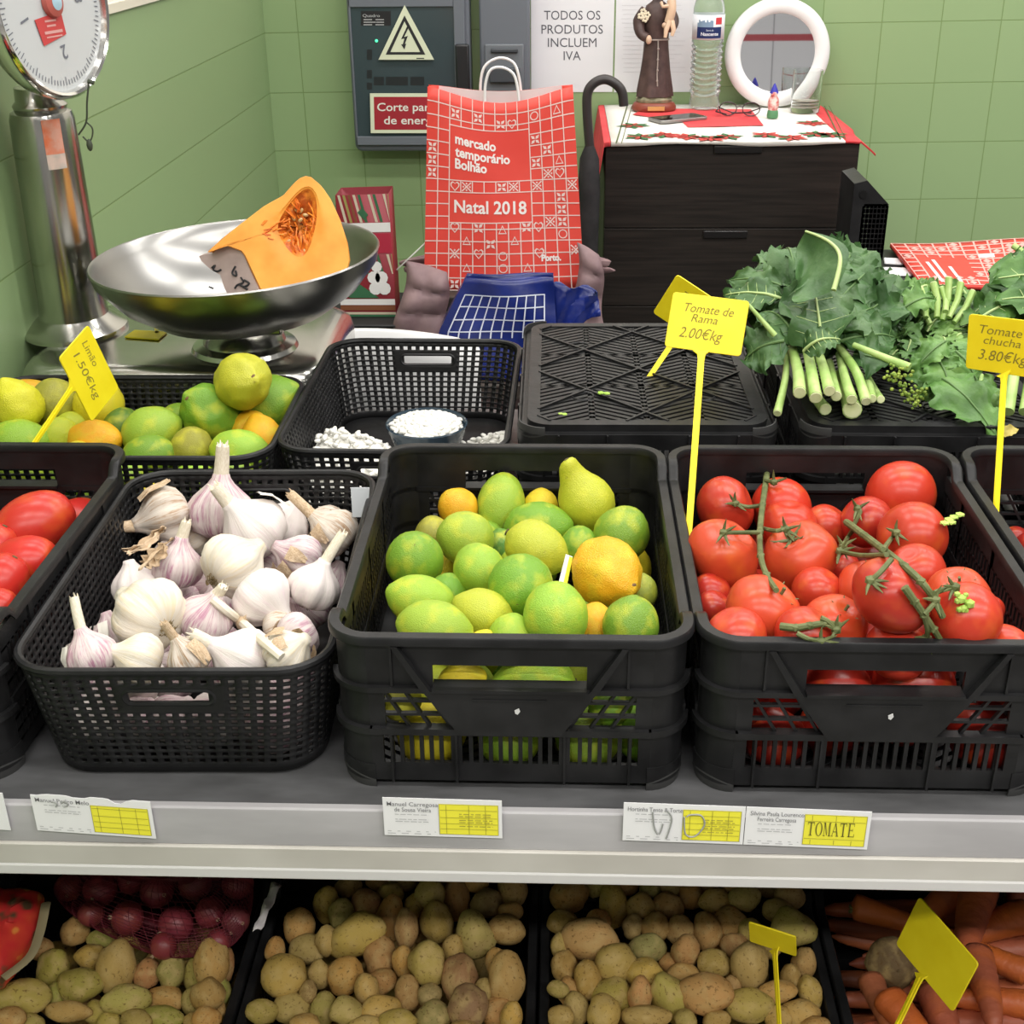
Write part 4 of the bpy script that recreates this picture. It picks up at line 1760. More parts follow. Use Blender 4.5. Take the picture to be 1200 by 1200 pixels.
# striped Christmas gift bag on a dark box
gx0, gx1 = at_y(392, 230, 2.45), at_y(463, 366, 2.45)
bx = thing('storage_box', 'plain black box behind the scale with the striped gift bag on it', 'box', (0, 0, 0))
m = MB()
gz = at_y(430, 371, 2.45).z
m.box2((gx0.x - .035, 2.40, 0), (gx1.x + .022, 2.62, gz - .006))
m.build('box_body', mat('dark_box', (.012, .012, .013), .6), bx, bevel=.004)
m = MB()
m.box2((gx0.x - .04, 2.397, gz - .006), (gx1.x + .026, 2.625, gz - .001))
m.build('lid', mat('dark_box', (.012, .012, .013), .6), bx, bevel=.002)
gb = thing('gift_bag', 'Christmas gift bag in red, green and white stripes, behind the scale pan', 'gift bag', (0, 0, 0))
G = [at_y(*q, 2.45) for q in ((393, 229), (455, 227), (464, 368), (400, 374))]
for q in G[2:]:
    q.z = gz
m = MB()
back = [p + V((0, .07, 0)) for p in G]
a = m.verts(G)
b = m.verts(back)
for i, j in ((0, 3), (3, 2), (2, 1)):
    m.face([a[i], a[j], b[j], b[i]])
m.face(a)
m.face(b)
m.build('bag_body', mat('gift_dark_red', (.20, .012, .022), .5), gb, solid=.001)
gfn = lambda u, v: (G[3] + (G[2] - G[3]) * u) * (1 - v) + (G[0] + (G[1] - G[0]) * u) * v + V((0, -.0012, 0))
gcol = {'c': mat('gift_cream', (.55, .48, .36), .6), 'g': mat('gift_green', (.035, .13, .06), .5), 'b': mat('gift_brown', (.20, .07, .03), .5), 'w': mat('gift_white', (.72, .70, .70), .5), 'r': mat('gift_red', (.38, .018, .045), .5), 'o': mat('gift_olive', (.30, .26, .08), .5)}
gm = {k: MB() for k in gcol}
for y0, y1 in ((.78, 1.0), (.36, .52)):
    for i, k in enumerate('cgrcobcgr' * 2):
        u = -.25 + .095 * i
        h = y1 - y0
        sh = .12 * h / .22
        P = [(u, y1), (u + .05, y1), (u + .05 + sh, y0), (u + sh, y0)]
        P = [(min(1, max(0, x)), y) for x, y in P]
        if P[2][0] - P[3][0] > .01 or P[1][0] - P[0][0] > .01:
            if k != 'r':
                add_poly(gm[k], gfn, P)
add_rect(gm['w'], gfn, 0, .70, 1, .775)
add_rect(gm['r'], lambda u, v: gfn(u, v), 0, .53, 1, .69)
for y, k, h in ((.10, 'w', .05), (.055, 'b', .04), (.02, 'c', .02), (.0, 'g', .018)):
    add_rect(gm[k], gfn, 0, y, 1, y + h)
f2 = lambda u, v: gfn(u, v) + V((0, -.0006, 0))
add_poly(gm['g'], f2, [(.30, .30), (.72, .16), (.2, .16), (.0, .2), (.0, .3)])
for u, v, r in ((.70, .42, .10), (.64, .33, .12), (.78, .33, .12), (.66, .24, .12), (.82, .24, .12), (.72, .28, .13)):
    P = [(u + r * math.cos(t * PI / 5), v + r * .45 * math.sin(t * PI / 5)) for t in range(10)]
    add_poly(gm['w'], lambda x, y: f2(x, y) + V((0, -.0003 - v * .0006, 0)), P)
add_poly(gm['g'], f2, [(.40, .86), (.52, .80), (.60, .84), (.50, .90)])
for k, mm in gm.items():
    mm.build('printed_' + {'c': 'cream_stripes', 'g': 'green_shapes', 'b': 'brown_stripes', 'w': 'white_shapes', 'r': 'red_band', 'o': 'olive_stripes'}[k], gcol[k], gb, smooth=False)
m = MB()
m.tube(smooth_path([at_y(463, 318, 2.5), at_y(480, 302, 2.5), at_y(498, 285, 2.52)]), .0016, 6)
m.build('white_cord', mat('cord_white', (.55, .58, .52), .6), gb)

# dark table with the second red bag lying flat, and the standing mesh crate
TBZ = .785
tb = thing('dark_table', 'black side table at the right of the chest, under the flat red bag', 'table', (0, 0, 0))
m = MB()
m.box2((.54, 2.10, TBZ - .03), (1.35, 2.90, TBZ))
m.build('table_top', mat('table_black', (.012, .012, .013), .5), tb, bevel=.003)
for x in (.56, 1.30):
    for y in (2.13, 2.85):
        m = MB()
        m.box2((x, y, 0), (x + .03, y + .03, TBZ - .03))
        m.build('leg', mat('table_black', (.012, .012, .013), .5), tb)
fb = thing('flat_paper_bag', 'red paper bag with white grid lying flat on the black table, upper right', 'bag', (0, 0, 0))
F = [at_z(*q, TBZ + .012) for q in ((1082, 338), (1215, 338), (1204, 283), (1043, 288))]
ffn = lambda u, v: (F[0] + (F[1] - F[0]) * u) * (1 - v) + (F[3] + (F[2] - F[3]) * u) * v + V((0, 0, .003 * math.sin(5 * u + 3 * v)))
m = MB()
m.grid(lambda i, j: ffn(i / 8, j / 8), 8, 8)
m.build('bag_body', REDB, fb, solid=.009)
m = MB()
f2 = lambda u, v: ffn(u, v) + V((0, 0, .0056))
for k in range(11):
    u = k / 10
    for j in range(8):
        if 2 <= k <= 5 and .05 < j / 8 < .62:
            continue
        add_rect(m, f2, max(0, u - .007), j / 8, min(1, u + .007), (j + 1) / 8)
for j in range(11):
    v = j / 10
    for k in range(10):
        if 1 <= k <= 4 and .1 < v < .68:
            continue
        add_rect(m, f2, k / 10, max(0, v - .012), (k + 1) / 10, min(1, v + .012))
g = random.Random(5)
for k in range(10):
    for j in range(10):
        if (1 <= k <= 4 and .1 < j / 10 < .68) or g.random() > .45:
            continue
        u, v = (k + .5) / 10, (j + .5) / 10
        add_poly(m, f2, [(u - .035, v), (u, v - .04), (u + .035, v), (u, v + .04)])
m.build('printed_grid', mat('bag_print_pink', (.80, .40, .36), .6), fb, smooth=False)
m = MB()
f3 = lambda u, v: f2(u, v) + V((0, 0, .0004))
for k, (u, v0, v1) in enumerate(((.17, .05, .50), (.23, .05, .56), (.33, .05, .40))):
    add_poly(m, f3, [(u, v0), (u + .028, v0), (u - .02 + .028, v1), (u - .02, v1)])
add_rect(m, f3, .60, .62, .72, .70)
m.build('lettering', mat('bag_letter_white', (.85, .78, .76), .6), fb, smooth=False)
pp = thing('paper_stack', 'folded white papers on the black table at the left edge of the flat red bag', 'papers', (0, 0, 0))
c = at_z(1064, 318, TBZ)
for k, (py0, py1) in enumerate(((303, 309), (314, 322))):
    A, B = at_z(1036, (py0 + py1) / 2, TBZ + .003), at_z(1067 if k else 1058, (py0 + py1) / 2 + 1, TBZ + .003)
    m = MB()
    d = (at_z(1060, py1, TBZ).y - at_z(1060, py0, TBZ).y)
    m.bar(A, B, abs(d) + .004, .005, (0, 0, 1))
    m.build('folded_sheet', PAPER, pp, bevel=.004)

mc_ = thing('mesh_crate', 'black perforated crate standing on end beside the chest of drawers', 'crate', (0, 0, 0))
YM = 2.66
A, B, C_, D, E_ = (at_y(*q, YM) for q in ((1001, 215), (1016, 211), (1041, 239), (1034, 330), (1000, 330)))
for q in (D, E_):
    q.z = TBZ + .0005
D.x = C_.x
E_.x = A.x
m = MB()
off = V((0, .13, 0))
for p0, p1 in ((A, B), (B, C_), (C_, D), (D, E_), (E_, A)):
    dd = (p1 - p0).normalized()
    nn = V((dd.z, 0, -dd.x))
    m.prism([p0, p1, p1 + nn * .003, p0 + nn * .003], off)
# perforated front face stands 3 mm proud, cut as a grid of square holes
m.build('crate_body', BLACK, mc_)
m = MB()
x0, x1 = at_y(1010, 260, YM).x, at_y(1037, 260, YM).x
zt, zb = at_y(1020, 241, YM).z, at_y(1020, 305, YM).z
nx, nz = 6, 11
for i in range(nx + 1):
    x = x0 + (x1 - x0) * i / nx
    m.box2((x - .0032, YM - .004, zb), (x + .0032, YM - .0005, zt))
for k in range(nz + 1):
    z = zb + (zt - zb) * k / nz
    m.box2((x0, YM - .004, z - .0042), (x1, YM - .0005, z + .0042))
m.prism([V((A.x, YM - .004, A.z)), V((B.x, YM - .004, B.z)), V((C_.x, YM - .004, C_.z)), V((C_.x, YM - .004, zt)), V((A.x, YM - .004, zt))], (0, .0035, 0))
m.box2((A.x, YM - .004, TBZ + .0005), (x0, YM - .0005, zt))
m.box2((x1, YM - .004, TBZ + .0005), (C_.x, YM - .0005, zt))
m.box2((x0, YM - .004, TBZ + .0005), (x1, YM - .0005, zb))
m.build('perforated_face', BLACK, mc_)
m = MB()
p = at_y(1011, 227, YM)
m.lathe([(.008, 0), (.008, .003)], 16, Matrix.Translation((p.x, YM - .0045, p.z)) @ Matrix.Rotation(R(90), 4, 'X'))
m.build('plug', mat('black_hole', (.004, .004, .004), .4), mc_)
# ------------------------------------------------------------------ weighing scale
sx0, sx1 = -.752, -.322
SBZ = .948
sy0, sy1 = 1.622, 1.945
scale = thing('weighing_scale', 'stainless steel dial weighing scale with a round pan, at the left wall', 'scale', (0, 0, 0))
STEELB = noisy('scale_steel', (.40, .40, .37), (.52, .51, .48), 8, .20, .02, metal=1.0)
m = MB()
cxs, cys = (sx0 + sx1) / 2, (sy0 + sy1) / 2
ww, dd = sx1 - sx0, sy1 - sy0
n0 = None
for (k, z, r) in ((1.0, SZ + .012, .045), (1.0, SBZ - .030, .045), (.985, SBZ - .012, .05), (.95, SBZ - .003, .055), (.90, SBZ, .05)):
    ring = m.verts([V((cxs + x, cys + y, z)) for x, y in rrect(ww * k, dd - ww * (1 - k), r, 7)])
    if n0 is None:
        m.face(ring[::-1])
    else:
        for i in range(len(ring)):
            m.face([n0[i], n0[(i + 1) % len(ring)], ring[(i + 1) % len(ring)], ring[i]])
    n0 = ring
m.face(n0)
m.build('base', STEELB, scale, angle=60)
for x in (sx0 + .05, sx1 - .05):
    for y in (sy0 + .05, sy1 - .05):
        m = MB()
        m.lathe([(.014, 0), (.016, .012)], 14, Matrix.Translation((x, y, SZ)))
        m.build('foot', mat('rubber', (.02, .02, .02), .7), scale)
YC = 1.80
cb = at_y(92, 392, YC)
colx = at_y(91, 392, YC).x
CTOP = at_y(55, 128, YC).z
m = MB()
T = Matrix.Translation((colx, YC, 0)) @ Matrix.Diagonal((1.0, 1.15, 1, 1))
m.lathe([(.074, SBZ), (.073, SBZ + .006), (.060, SBZ + .014), (.0485, SBZ + .024), (.0465, SBZ + .05), (.0435, CTOP - .05), (.0425, CTOP - .012), (.040, CTOP - .003), (.034, CTOP)], 40, T)
m.build('column', STEELB, scale)
m = MB()
m.lathe([(.034, CTOP), (.036, CTOP + .006), (.031, CTOP + .012), (.030, CTOP + .03)], 32, T)
m.build('collar', STEELB, scale)
# stickers
m = MB()
csur = lambda r: (lambda a, z: V((colx + r * math.sin(a), YC - 1.15 * r * math.cos(a), z)))
zt, zb = at_y(75, 140, YC - .04).z, at_y(85, 198, YC - .04).z
for k in range(6):
    add_rect(m, csur(.0452), .38 + .55 * k / 6, zb + .02, .38 + .55 * (k + 1) / 6, zt)
m.build('orange_sticker', noisy('orange_sticker', (.70, .16, .06), (.66, .34, .26), 60, .6), scale)
m = MB()
for k in range(6):
    add_rect(m, csur(.0455), .38 + .55 * k / 6, zb, .38 + .55 * (k + 1) / 6, zb + .02)
m.build('worn_sticker', noisy('worn_sticker', (.45, .42, .38), (.62, .48, .42), 90, .7), scale)
# dial
dc = at_y(55, 3, 1.745)
an = R(-15)
nrm = V((math.cos(an), math.sin(an), .06)).normalized()
tx = V((0, 0, 1)).cross(nrm).normalized()
up = nrm.cross(tx)
DM = Matrix((tx, up, nrm)).transposed().to_4x4()
DM.translation = dc
DR = 108 * depth(dc) / FPX
m = MB()
m.lathe([(.02, -.044), (DR * .55, -.042), (DR * .85, -.034), (DR * .96, -.018), (DR * .98, .004)], 48, DM)
m.build('dial_housing', STEELB, scale)
m = MB()
m.lathe([(.0005, .0045), (DR * .93, .0045)], 48, DM, cap=False)
df = m.build('dial_face', mat('dial_white', (.50, .52, .53), .30), scale)
m = MB()
m.lathe([(DR * .915, .004), (DR * .935, .012), (DR * .965, .014), (DR * 1.0, .010), (DR * 1.01, 0), (DR * .985, -.01)], 56, DM, cap=False)
m.build('bezel', mat('polished_steel', (.72, .71, .68), .1, metal=1.0), scale)
m = MB()
dfn = lambda u, v: DM @ V((u * DR, v * DR, .0052))
for k in range(100):
    a = 2 * PI * k / 100
    l = .055 if k % 5 else .09
    c, s = math.cos(a), math.sin(a)
    w = .006
    add_poly(m, dfn, [(c * .86 - s * w, s * .86 + c * w), (c * .86 + s * w, s * .86 - c * w), (c * (.86 - l) + s * w, s * (.86 - l) - c * w), (c * (.86 - l) - s * w, s * (.86 - l) + c * w)])
for k, s in enumerate(('1', '2', '3', '4')):
    a = R(196 + k * 82)
    px_, py_ = .52 * math.cos(a), .52 * math.sin(a)
    ro = a + PI / 2 + PI
    add_text(m, s, (lambda px_, py_, ro: lambda u, v: dfn(px_ + u * math.cos(ro) - v * math.sin(ro), py_ + u * math.sin(ro) + v * math.cos(ro)))(px_, py_, ro), 0, -.07, .21, align='C', bold=.01)
m.build('dial_markings', mat('dial_ink', (.14, .15, .18), .6), df, smooth=False)
m = MB()
P = [(-.34, -.15), (.14, -.10), (.16, -.34), (-.27, -.42)]
m.prism([DM @ V((u * DR, v * DR, .0056)) for u, v in P], nrm * .0006)
rs = m.build('red_sticker', mat('dial_red', (.50, .05, .05), .5), df, smooth=False)
m = MB()
fr = lambda u, v: DM @ V((u * DR, v * DR, .0066))
for a, b, c, d in ((-.18, -.19, .02, -.17), (-.16, -.24, .0, -.22), (-.22, -.31, .10, -.28), (-.20, -.35, .08, -.335)):
    add_rect(m, fr, a, b, c, d)
m.build('sticker_print', mat('sticker_print', (.62, .32, .30), .6), rs, smooth=False)
m = MB()
m.lathe([(DR * .16, .0055), (DR * .15, .012), (DR * .09, .015)], 28, DM)
hb = m.build('hub', mat('hub_red', (.42, .10, .08), .4), df)
m = MB()
m.lathe([(DR * .085, .0155), (DR * .02, .017)], 24, DM)
m.build('hub_centre', mat('hub_blue', (.35, .52, .62), .3), hb)
m = MB()
m.tube([at_y(x, y, 1.75) for x, y in ((103, 95), (110, 97))], .003, 8)
m.tube(smooth_path([at_y(x, y, 1.755) for x, y in ((104, 97), (102, 120), (101, 143), (92, 158))]), .0013, 6)
m.tube(smooth_path([at_y(x, y, 1.755) for x, y in ((101, 143), (108, 150), (108, 160), (104, 166), (97, 160))]), .0011, 6)
m.ball(at_y(105, 170, 1.755), .006, 2, (.7, .7, 1.4))
m.build('seal_string', mat('seal_dark', (.05, .06, .04), .7), scale)
# pan and its carrier
pc = at_y(276, 298, 1.72)
PR = 167.5 * depth(pc) / FPX
tilt = Euler((R(.6), R(-2.2), 0)).to_matrix().to_4x4()
PM = Matrix.Translation(pc) @ tilt
PANM = noisy('pan_steel', (.25, .246, .235), (.32, .315, .305), 6, .30, .02, metal=1.0)
m = MB()
m.lathe([(.002, -.0910), (.075, -.0900), (.118, -.078), (.160, -.050), (.190, -.015), (PR - .003, .001), (PR, .0022), (PR + .0015, 0), (PR, -.003), (.193, -.017), (.163, -.053), (.120, -.0815), (.075, -.0935), (.002, -.0945)], 72, PM, cap=True)
m.build('pan', PANM, scale, angle=60)
m = MB()
m.lathe([(.075, SBZ), (.072, SBZ + .006), (.058, SBZ + .010), (.055, (SBZ + pc.z - .0945) / 2 + .003), (.06, pc.z - .0975), (.068, pc.z - .0950)], 40, Matrix.Translation((pc.x, pc.y, 0)))
m.build('pan_carrier', STEELB, scale)
m = MB()
q = at_y(319, 383, pc.y - .098)
m.box((q.x, q.y, q.z), (.028, .014, .022))
m.build('pan_clip', mat('clip_steel', (.62, .60, .54), .25, metal=1.0), scale, bevel=.004)

# little yellow tag lying on the base
yt = thing('price_tag', 'small yellow tag lying flat on the steel base of the scale', 'price tag', (0, 0, 0))
m = MB()
P = [at_z(*q, SBZ + .001) for q in ((146, 396), (186, 399), (196, 390), (158, 388))]
m.prism(P, (0, 0, .002))
m.build('plate', YELLOW, yt)
m = MB()
m.bar(at_z(184, 391, SBZ + .002), at_z(183, 384, SBZ + .002), .005, .002, (0, 0, 1))
m.build('stem', YELLOW, yt)

# wedge of pumpkin in the pan
pk = thing('pumpkin_wedge', 'cut wedge of orange pumpkin with seedy hollow lying in the scale pan', 'pumpkin', (0, 0, 0))
YK0 = 1.672


def kp(px, py, dy=0.0):
    Y = YK0 + (337 - py) * .0004 + dy
    return at_y(px, py, Y)


out_px = [(302, 372), (292, 318), (284, 296), (262, 287), (247, 291), (232, 299), (262, 276), (285, 258), (310, 240), (332, 228), (345, 213), (355, 205), (364, 206), (377, 217), (388, 233), (399, 257), (408, 285), (411, 312), (409, 345), (372, 362), (340, 372)]
face_px = [(312, 356), (298, 325), (284, 295), (262, 287), (241, 297), (262, 278), (285, 260), (310, 241), (332, 229), (345, 214), (355, 206), (364, 207), (377, 218), (388, 234), (399, 258), (408, 286), (410.5, 306), (407, 319), (392, 331), (372, 341), (340, 352)]
ccx, ccy = 352, 262


def resample(P, n):
    cum = [0]
    for i in range(len(P)):
        a, b = P[i], P[(i + 1) % len(P)]
        cum.append(cum[-1] + math.hypot(a[0] - b[0], a[1] - b[1]))
    out = []
    for k in range(n):
        s = cum[-1] * k / n
        for i in range(len(P)):
            if s <= cum[i + 1]:
                f = (s - cum[i]) / (cum[i + 1] - cum[i])
                a, b = P[i], P[(i + 1) % len(P)]
                out.append((a[0] + (b[0] - a[0]) * f, a[1] + (b[1] - a[1]) * f))
                break
    return out


NBd = 72
bd = resample(face_px, NBd)
# outline of the seed hollow
hol = [(352 + 22 * math.cos(t) + 5 * math.sin(t) - 4 * math.cos(2 * t), 264 - (40 if math.sin(t) > 0 else 34) * math.sin(t) + 3 * math.sin(3 * t)) for t in (2 * PI * k / 60 for k in range(60))]
hb2 = []
for (x, y) in bd:
    a = math.atan2(-(y - ccy), x - ccx)
    best = min(hol, key=lambda q: abs(math.atan2(math.sin(math.atan2(-(q[1] - ccy), q[0] - ccx) - a), math.cos(math.atan2(-(q[1] - ccy), q[0] - ccx) - a))))
    hb2.append(best)
FL = noisy('pumpkin_flesh', (.84, .30, .035), (.92, .42, .07), 18, .42, .12, jitter=False, sss=0.0)
HOL = noisy('pumpkin_hollow', (.50, .10, .012), (.84, .27, .03), 70, .45, .6, jitter=False, lo=.40, hi=.60, bscale=160)
m = MB()
rr = random.Random(4)
rings = []
for f in (1.0, .97, .8, .6, .4, .2, .08, 0):
    rings.append(m.verts([kp(h[0] + (b[0] - h[0]) * f, h[1] + (b[1] - h[1]) * f, (.004 if f == 1 else 0) + (.002 * (1 - f) ** 2 if f < .2 else 0)) for b, h in zip(bd, hb2)]))
for a, b in zip(rings[:-1], rings[1:]):
    for i in range(NBd):
        m.face([a[i], a[(i + 1) % NBd], b[(i + 1) % NBd], b[i]])
back = m.verts([kp(b[0] + (ccx - b[0]) * .28 + 6, b[1] + (300 - b[1]) * .22, .115) for b in bd])
for i in range(NBd):
    m.face([rings[0][(i + 1) % NBd], rings[0][i], back[i], back[(i + 1) % NBd]])
m.face(back)
m.build('flesh', FL, pk, angle=35)
m = MB()
rg = []
for f in (1.0, .9, .75, .55, .35, .15):
    dep = .002 + .020 * (1 - f) ** .7
    rg.append(m.verts([kp(ccx + (h[0] - ccx) * f, ccy + 4 + (h[1] - ccy - 4) * f, dep + (rr.uniform(-.004, .004) if f < 1 else 0)) for h in hb2]))
for a, b in zip(rg[:-1], rg[1:]):
    for i in range(NBd):
        m.face([a[i], a[(i + 1) % NBd], b[(i + 1) % NBd], b[i]])
m.face(rg[-1])
m.build('seed_hollow', HOL, pk, angle=80)
m = MB()
for k in range(34):
    a0, r0 = rr.uniform(0, 2 * PI), math.sqrt(rr.random()) * .8
    x, y = ccx + 21 * r0 * math.cos(a0), ccy + 3 - 36 * r0 * math.sin(a0)
    t_, l_ = R(rr.gauss(-62, 22)), rr.uniform(5, 11)
    dx_, dy_ = math.cos(t_) * l_, -math.sin(t_) * l_
    dz_ = .002 + .020 * max(0, 1 - r0 - .15) ** .7
    m.tube(smooth_path([kp(x - dx_, y - dy_, dz_ + .001), kp(x + rr.uniform(-2, 2), y, dz_ - .002), kp(x + dx_, y + dy_, dz_ + .001)], 4), .0011, 5)
for k in range(16):
    x, y = 336 - rr.random() * 30, 268 + rr.uniform(-8, 12)
    m.tube([kp(x, y, -.0002), kp(x + rr.uniform(3, 10), y - rr.uniform(-2, 6), -.0002)], .0011, 5)
m.build('fibres', noisy('pumpkin_fibre', (.62, .10, .01), (.90, .30, .03), 60, .4), pk)
m = MB()
for k, (x, y) in enumerate(((340, 250), (347, 246), (353, 247), (358, 252), (344, 256), (352, 258), (341, 287), (357, 295), (338, 283))):
    m.ball(kp(x, y, .010), .0042, 2, (1, .5, .6), Matrix.Rotation(k * 1.1, 3, 'Y'))
m.build('seed', noisy('pumpkin_seed', (.50, .30, .10), (.66, .46, .22), 50, .4), pk)
m = MB()
sk = [(310, 356), (296, 325), (284, 294.5), (270, 288), (258, 290), (250, 296), (241, 298), (233, 300), (236, 306), (247, 316), (258, 322), (263, 338), (270, 350)]
m.prism([kp(x, y, -.0025 + .0012 * (308 - x) * .3) for x, y in sk], (0.004, .012, 0))
skn = m.build('skin', noisy('pumpkin_skin', (.33, .25, .23), (.42, .33, .30), 30, .6, .1, jitter=False), pk)
m = MB()
sf = lambda x, y: kp(x, y, -.0040 + .0012 * (308 - x) * .3)
for st_ in ([(248, 314), (252, 311), (250, 316), (255, 318), (259, 316)], [(276, 312), (272, 320), (277, 323), (276, 317)], [(282, 325), (285, 331), (278, 334), (275, 338)], [(286, 328), (292, 332), (286, 336), (280, 333), (290, 339)], [(245, 336), (250, 338)]):
    m.tube(smooth_path([sf(*q) for q in st_], 4), .0014, 5)
m.build('ink_marks', INK, skn)
# ------------------------------------------------------------------ produce: shared shapes
def sphere_mesh(fn, sub=3, name='fruit', mats=None, angle=70):
    m = MB()
    res = bmesh.ops.create_icosphere(m.bm, subdivisions=sub, radius=1)
    for v in res['verts']:
        v.co = fn(v.co.normalized())
    return m.mesh(name, mats, True, angle)


def uv_mesh(fn, nu=32, nv=18, name='fruit', mats=None, angle=70):
    m = MB()
    top = m.bm.verts.new(fn(V((0, 0, 1))))
    bot = m.bm.verts.new(fn(V((0, 0, -1))))
    g = []
    for j in range(1, nv):
        th = PI * j / nv
        g.append(m.verts([fn(V((math.sin(th) * math.cos(2 * PI * i / nu), math.sin(th) * math.sin(2 * PI * i / nu), math.cos(th)))) for i in range(nu)]))
    for i in range(nu):
        m.face([top, g[0][i], g[0][(i + 1) % nu]])
        m.face([bot, g[-1][(i + 1) % nu], g[-1][i]])
    for a, b in zip(g[:-1], g[1:]):
        for i in range(nu):
            m.face([a[i], b[i], b[(i + 1) % nu], a[(i + 1) % nu]])
    return m.mesh(name, mats, True, angle)


def fruit_skin(name, rough, patch, patch_amt, speck, bmp, bscale, spec=.5, coat=0.0, lo=.45, hi=.7, pscale=1.6, slo=.66, sscale=4.5):
    """Object colour with soft patches of a second tint and small dark specks."""
    m = mat(name, (.5, .5, .5), rough, spec=spec, coat=coat)
    t, b = nodes_of(m)
    v = coords(t)
    oc = own_color(t)
    f = noise_tex(t, v, pscale, 2)
    pf = ramp(t, f, [(lo, (0, 0, 0)), (hi, (patch_amt,) * 3)])
    c = mix(t, pf, oc, patch, 'MIX')
    if speck:
        f2 = noise_tex(t, v, sscale, 4, .6)
        sf = ramp(t, f2, [(slo, (0, 0, 0)), (slo + .10, (speck,) * 3)])
        c = mix(t, sf, c, (.13, .07, .02))
    t.links.new(c, b.inputs['Base Color'])
    bump(t, b, noise_tex(t, v, bscale, 2), bmp, .004)
    return m


CITM = fruit_skin('citrus_peel', .40, (.62, .58, .035), .55, .5, .35, 26, lo=.48, hi=.75)
TOMM = fruit_skin('tomato_skin', .30, (.62, .13, .02), .55, 0, .02, 4, spec=.45, lo=.5, hi=.8)
POTM = fruit_skin('potato_skin', .66, (.50, .36, .15), .6, .75, .22, 14, spec=.22, slo=.575, sscale=5.5)
ONIM = fruit_skin('onion_skin', .40, (.20, .025, .05), .5, .0, .1, 8)
CARM = fruit_skin('carrot_skin', .5, (.62, .15, .02), .6, .2, .25, 9)
STEMB = mat('stem_brown', (.10, .075, .03), .8)


def citrus_shape(tip, knob, sx, seed, lump=.02):
    def fn(d):
        n = noise.noise(d * 1.7 + V((seed, 0, 0))) * lump * 2 + noise.noise(d * 5 + V((0, seed, 0))) * lump
        r = 1 + n
        p = V((d.x * sx, d.y, d.z)) * r
        if d.x > 0:
            k = math.exp(-((1 - d.x) / .075))
            p.x += tip * k
        else:
            k = math.exp(-((1 + d.x) / .05))
            p.x -= knob * k
        return p
    return fn


CIT = {
    'lemon': uv_mesh(lambda d, f=citrus_shape(.16, .06, 1.16, 1.3): f(V((d.z, d.x, d.y))), 28, 20, 'lemon', CITM),
    'lime': uv_mesh(lambda d, f=citrus_shape(.05, -.05, 1.06, 4.1): f(V((d.z, d.x, d.y))), 28, 20, 'lime', CITM),
    'oval': uv_mesh(lambda d, f=citrus_shape(.12, .02, 1.34, 7.7): f(V((d.z, d.x, d.y))), 28, 20, 'oval_lime', CITM),
    'knobby': uv_mesh(lambda d, f=citrus_shape(.20, .05, 1.05, 9.2, .05): f(V((d.z, d.x, d.y))), 32, 24, 'knobby_lemon', CITM),
}


m = MB()
pear_prof = [(.02, -1.0), (.30, -.95), (.58, -.82), (.82, -.55), (.96, -.22), (1.0, .08), (.95, .36), (.83, .62), (.68, .86), (.54, 1.08), (.44, 1.30), (.38, 1.50), (.33, 1.64), (.24, 1.74), (.10, 1.79), (.01, 1.80)]
PT = Matrix.Rotation(R(90), 4, 'Y')


def pear_bend(q, a):
    n = 1 + .05 * noise.noise(V((q.x * 2, q.y * 2, q.z * 2)))
    k = max(0, q.z - .3)
    return V((q.x * n - .0, q.y * n + .20 * k * k - .02 * k, q.z))


m.lathe(pear_prof, 32, PT, fn=pear_bend)
CIT['pear'] = m.mesh('pear_lemon', CITM, angle=80)
m = MB()
m.lathe([(.010, -.01), (.13, -.005), (.15, .03), (.09, .06), (.01, .05)], 10, Matrix.Rotation(R(-90), 4, 'Y'))
STEM_ME = m.mesh('stem_button', STEMB)


def basis(axis, toward=None):
    """Rotation whose local x points along axis."""
    x = V(axis).normalized()
    ref = V(toward) if toward is not None else CZ
    z = (ref - x * ref.dot(x))
    if z.length < 1e-4:
        z = x.orthogonal()
    z.normalize()
    return Matrix((x, z.cross(x), z)).transposed()


def img_dir(deg, toward=0.0):
    """Direction in the photo's plane (0 = right, 90 = up), tipped towards the viewer by `toward` degrees."""
    a, t = R(deg), R(toward)
    return (CX * math.cos(a) + CY * math.sin(a)) * math.cos(t) + CZ * math.sin(t)


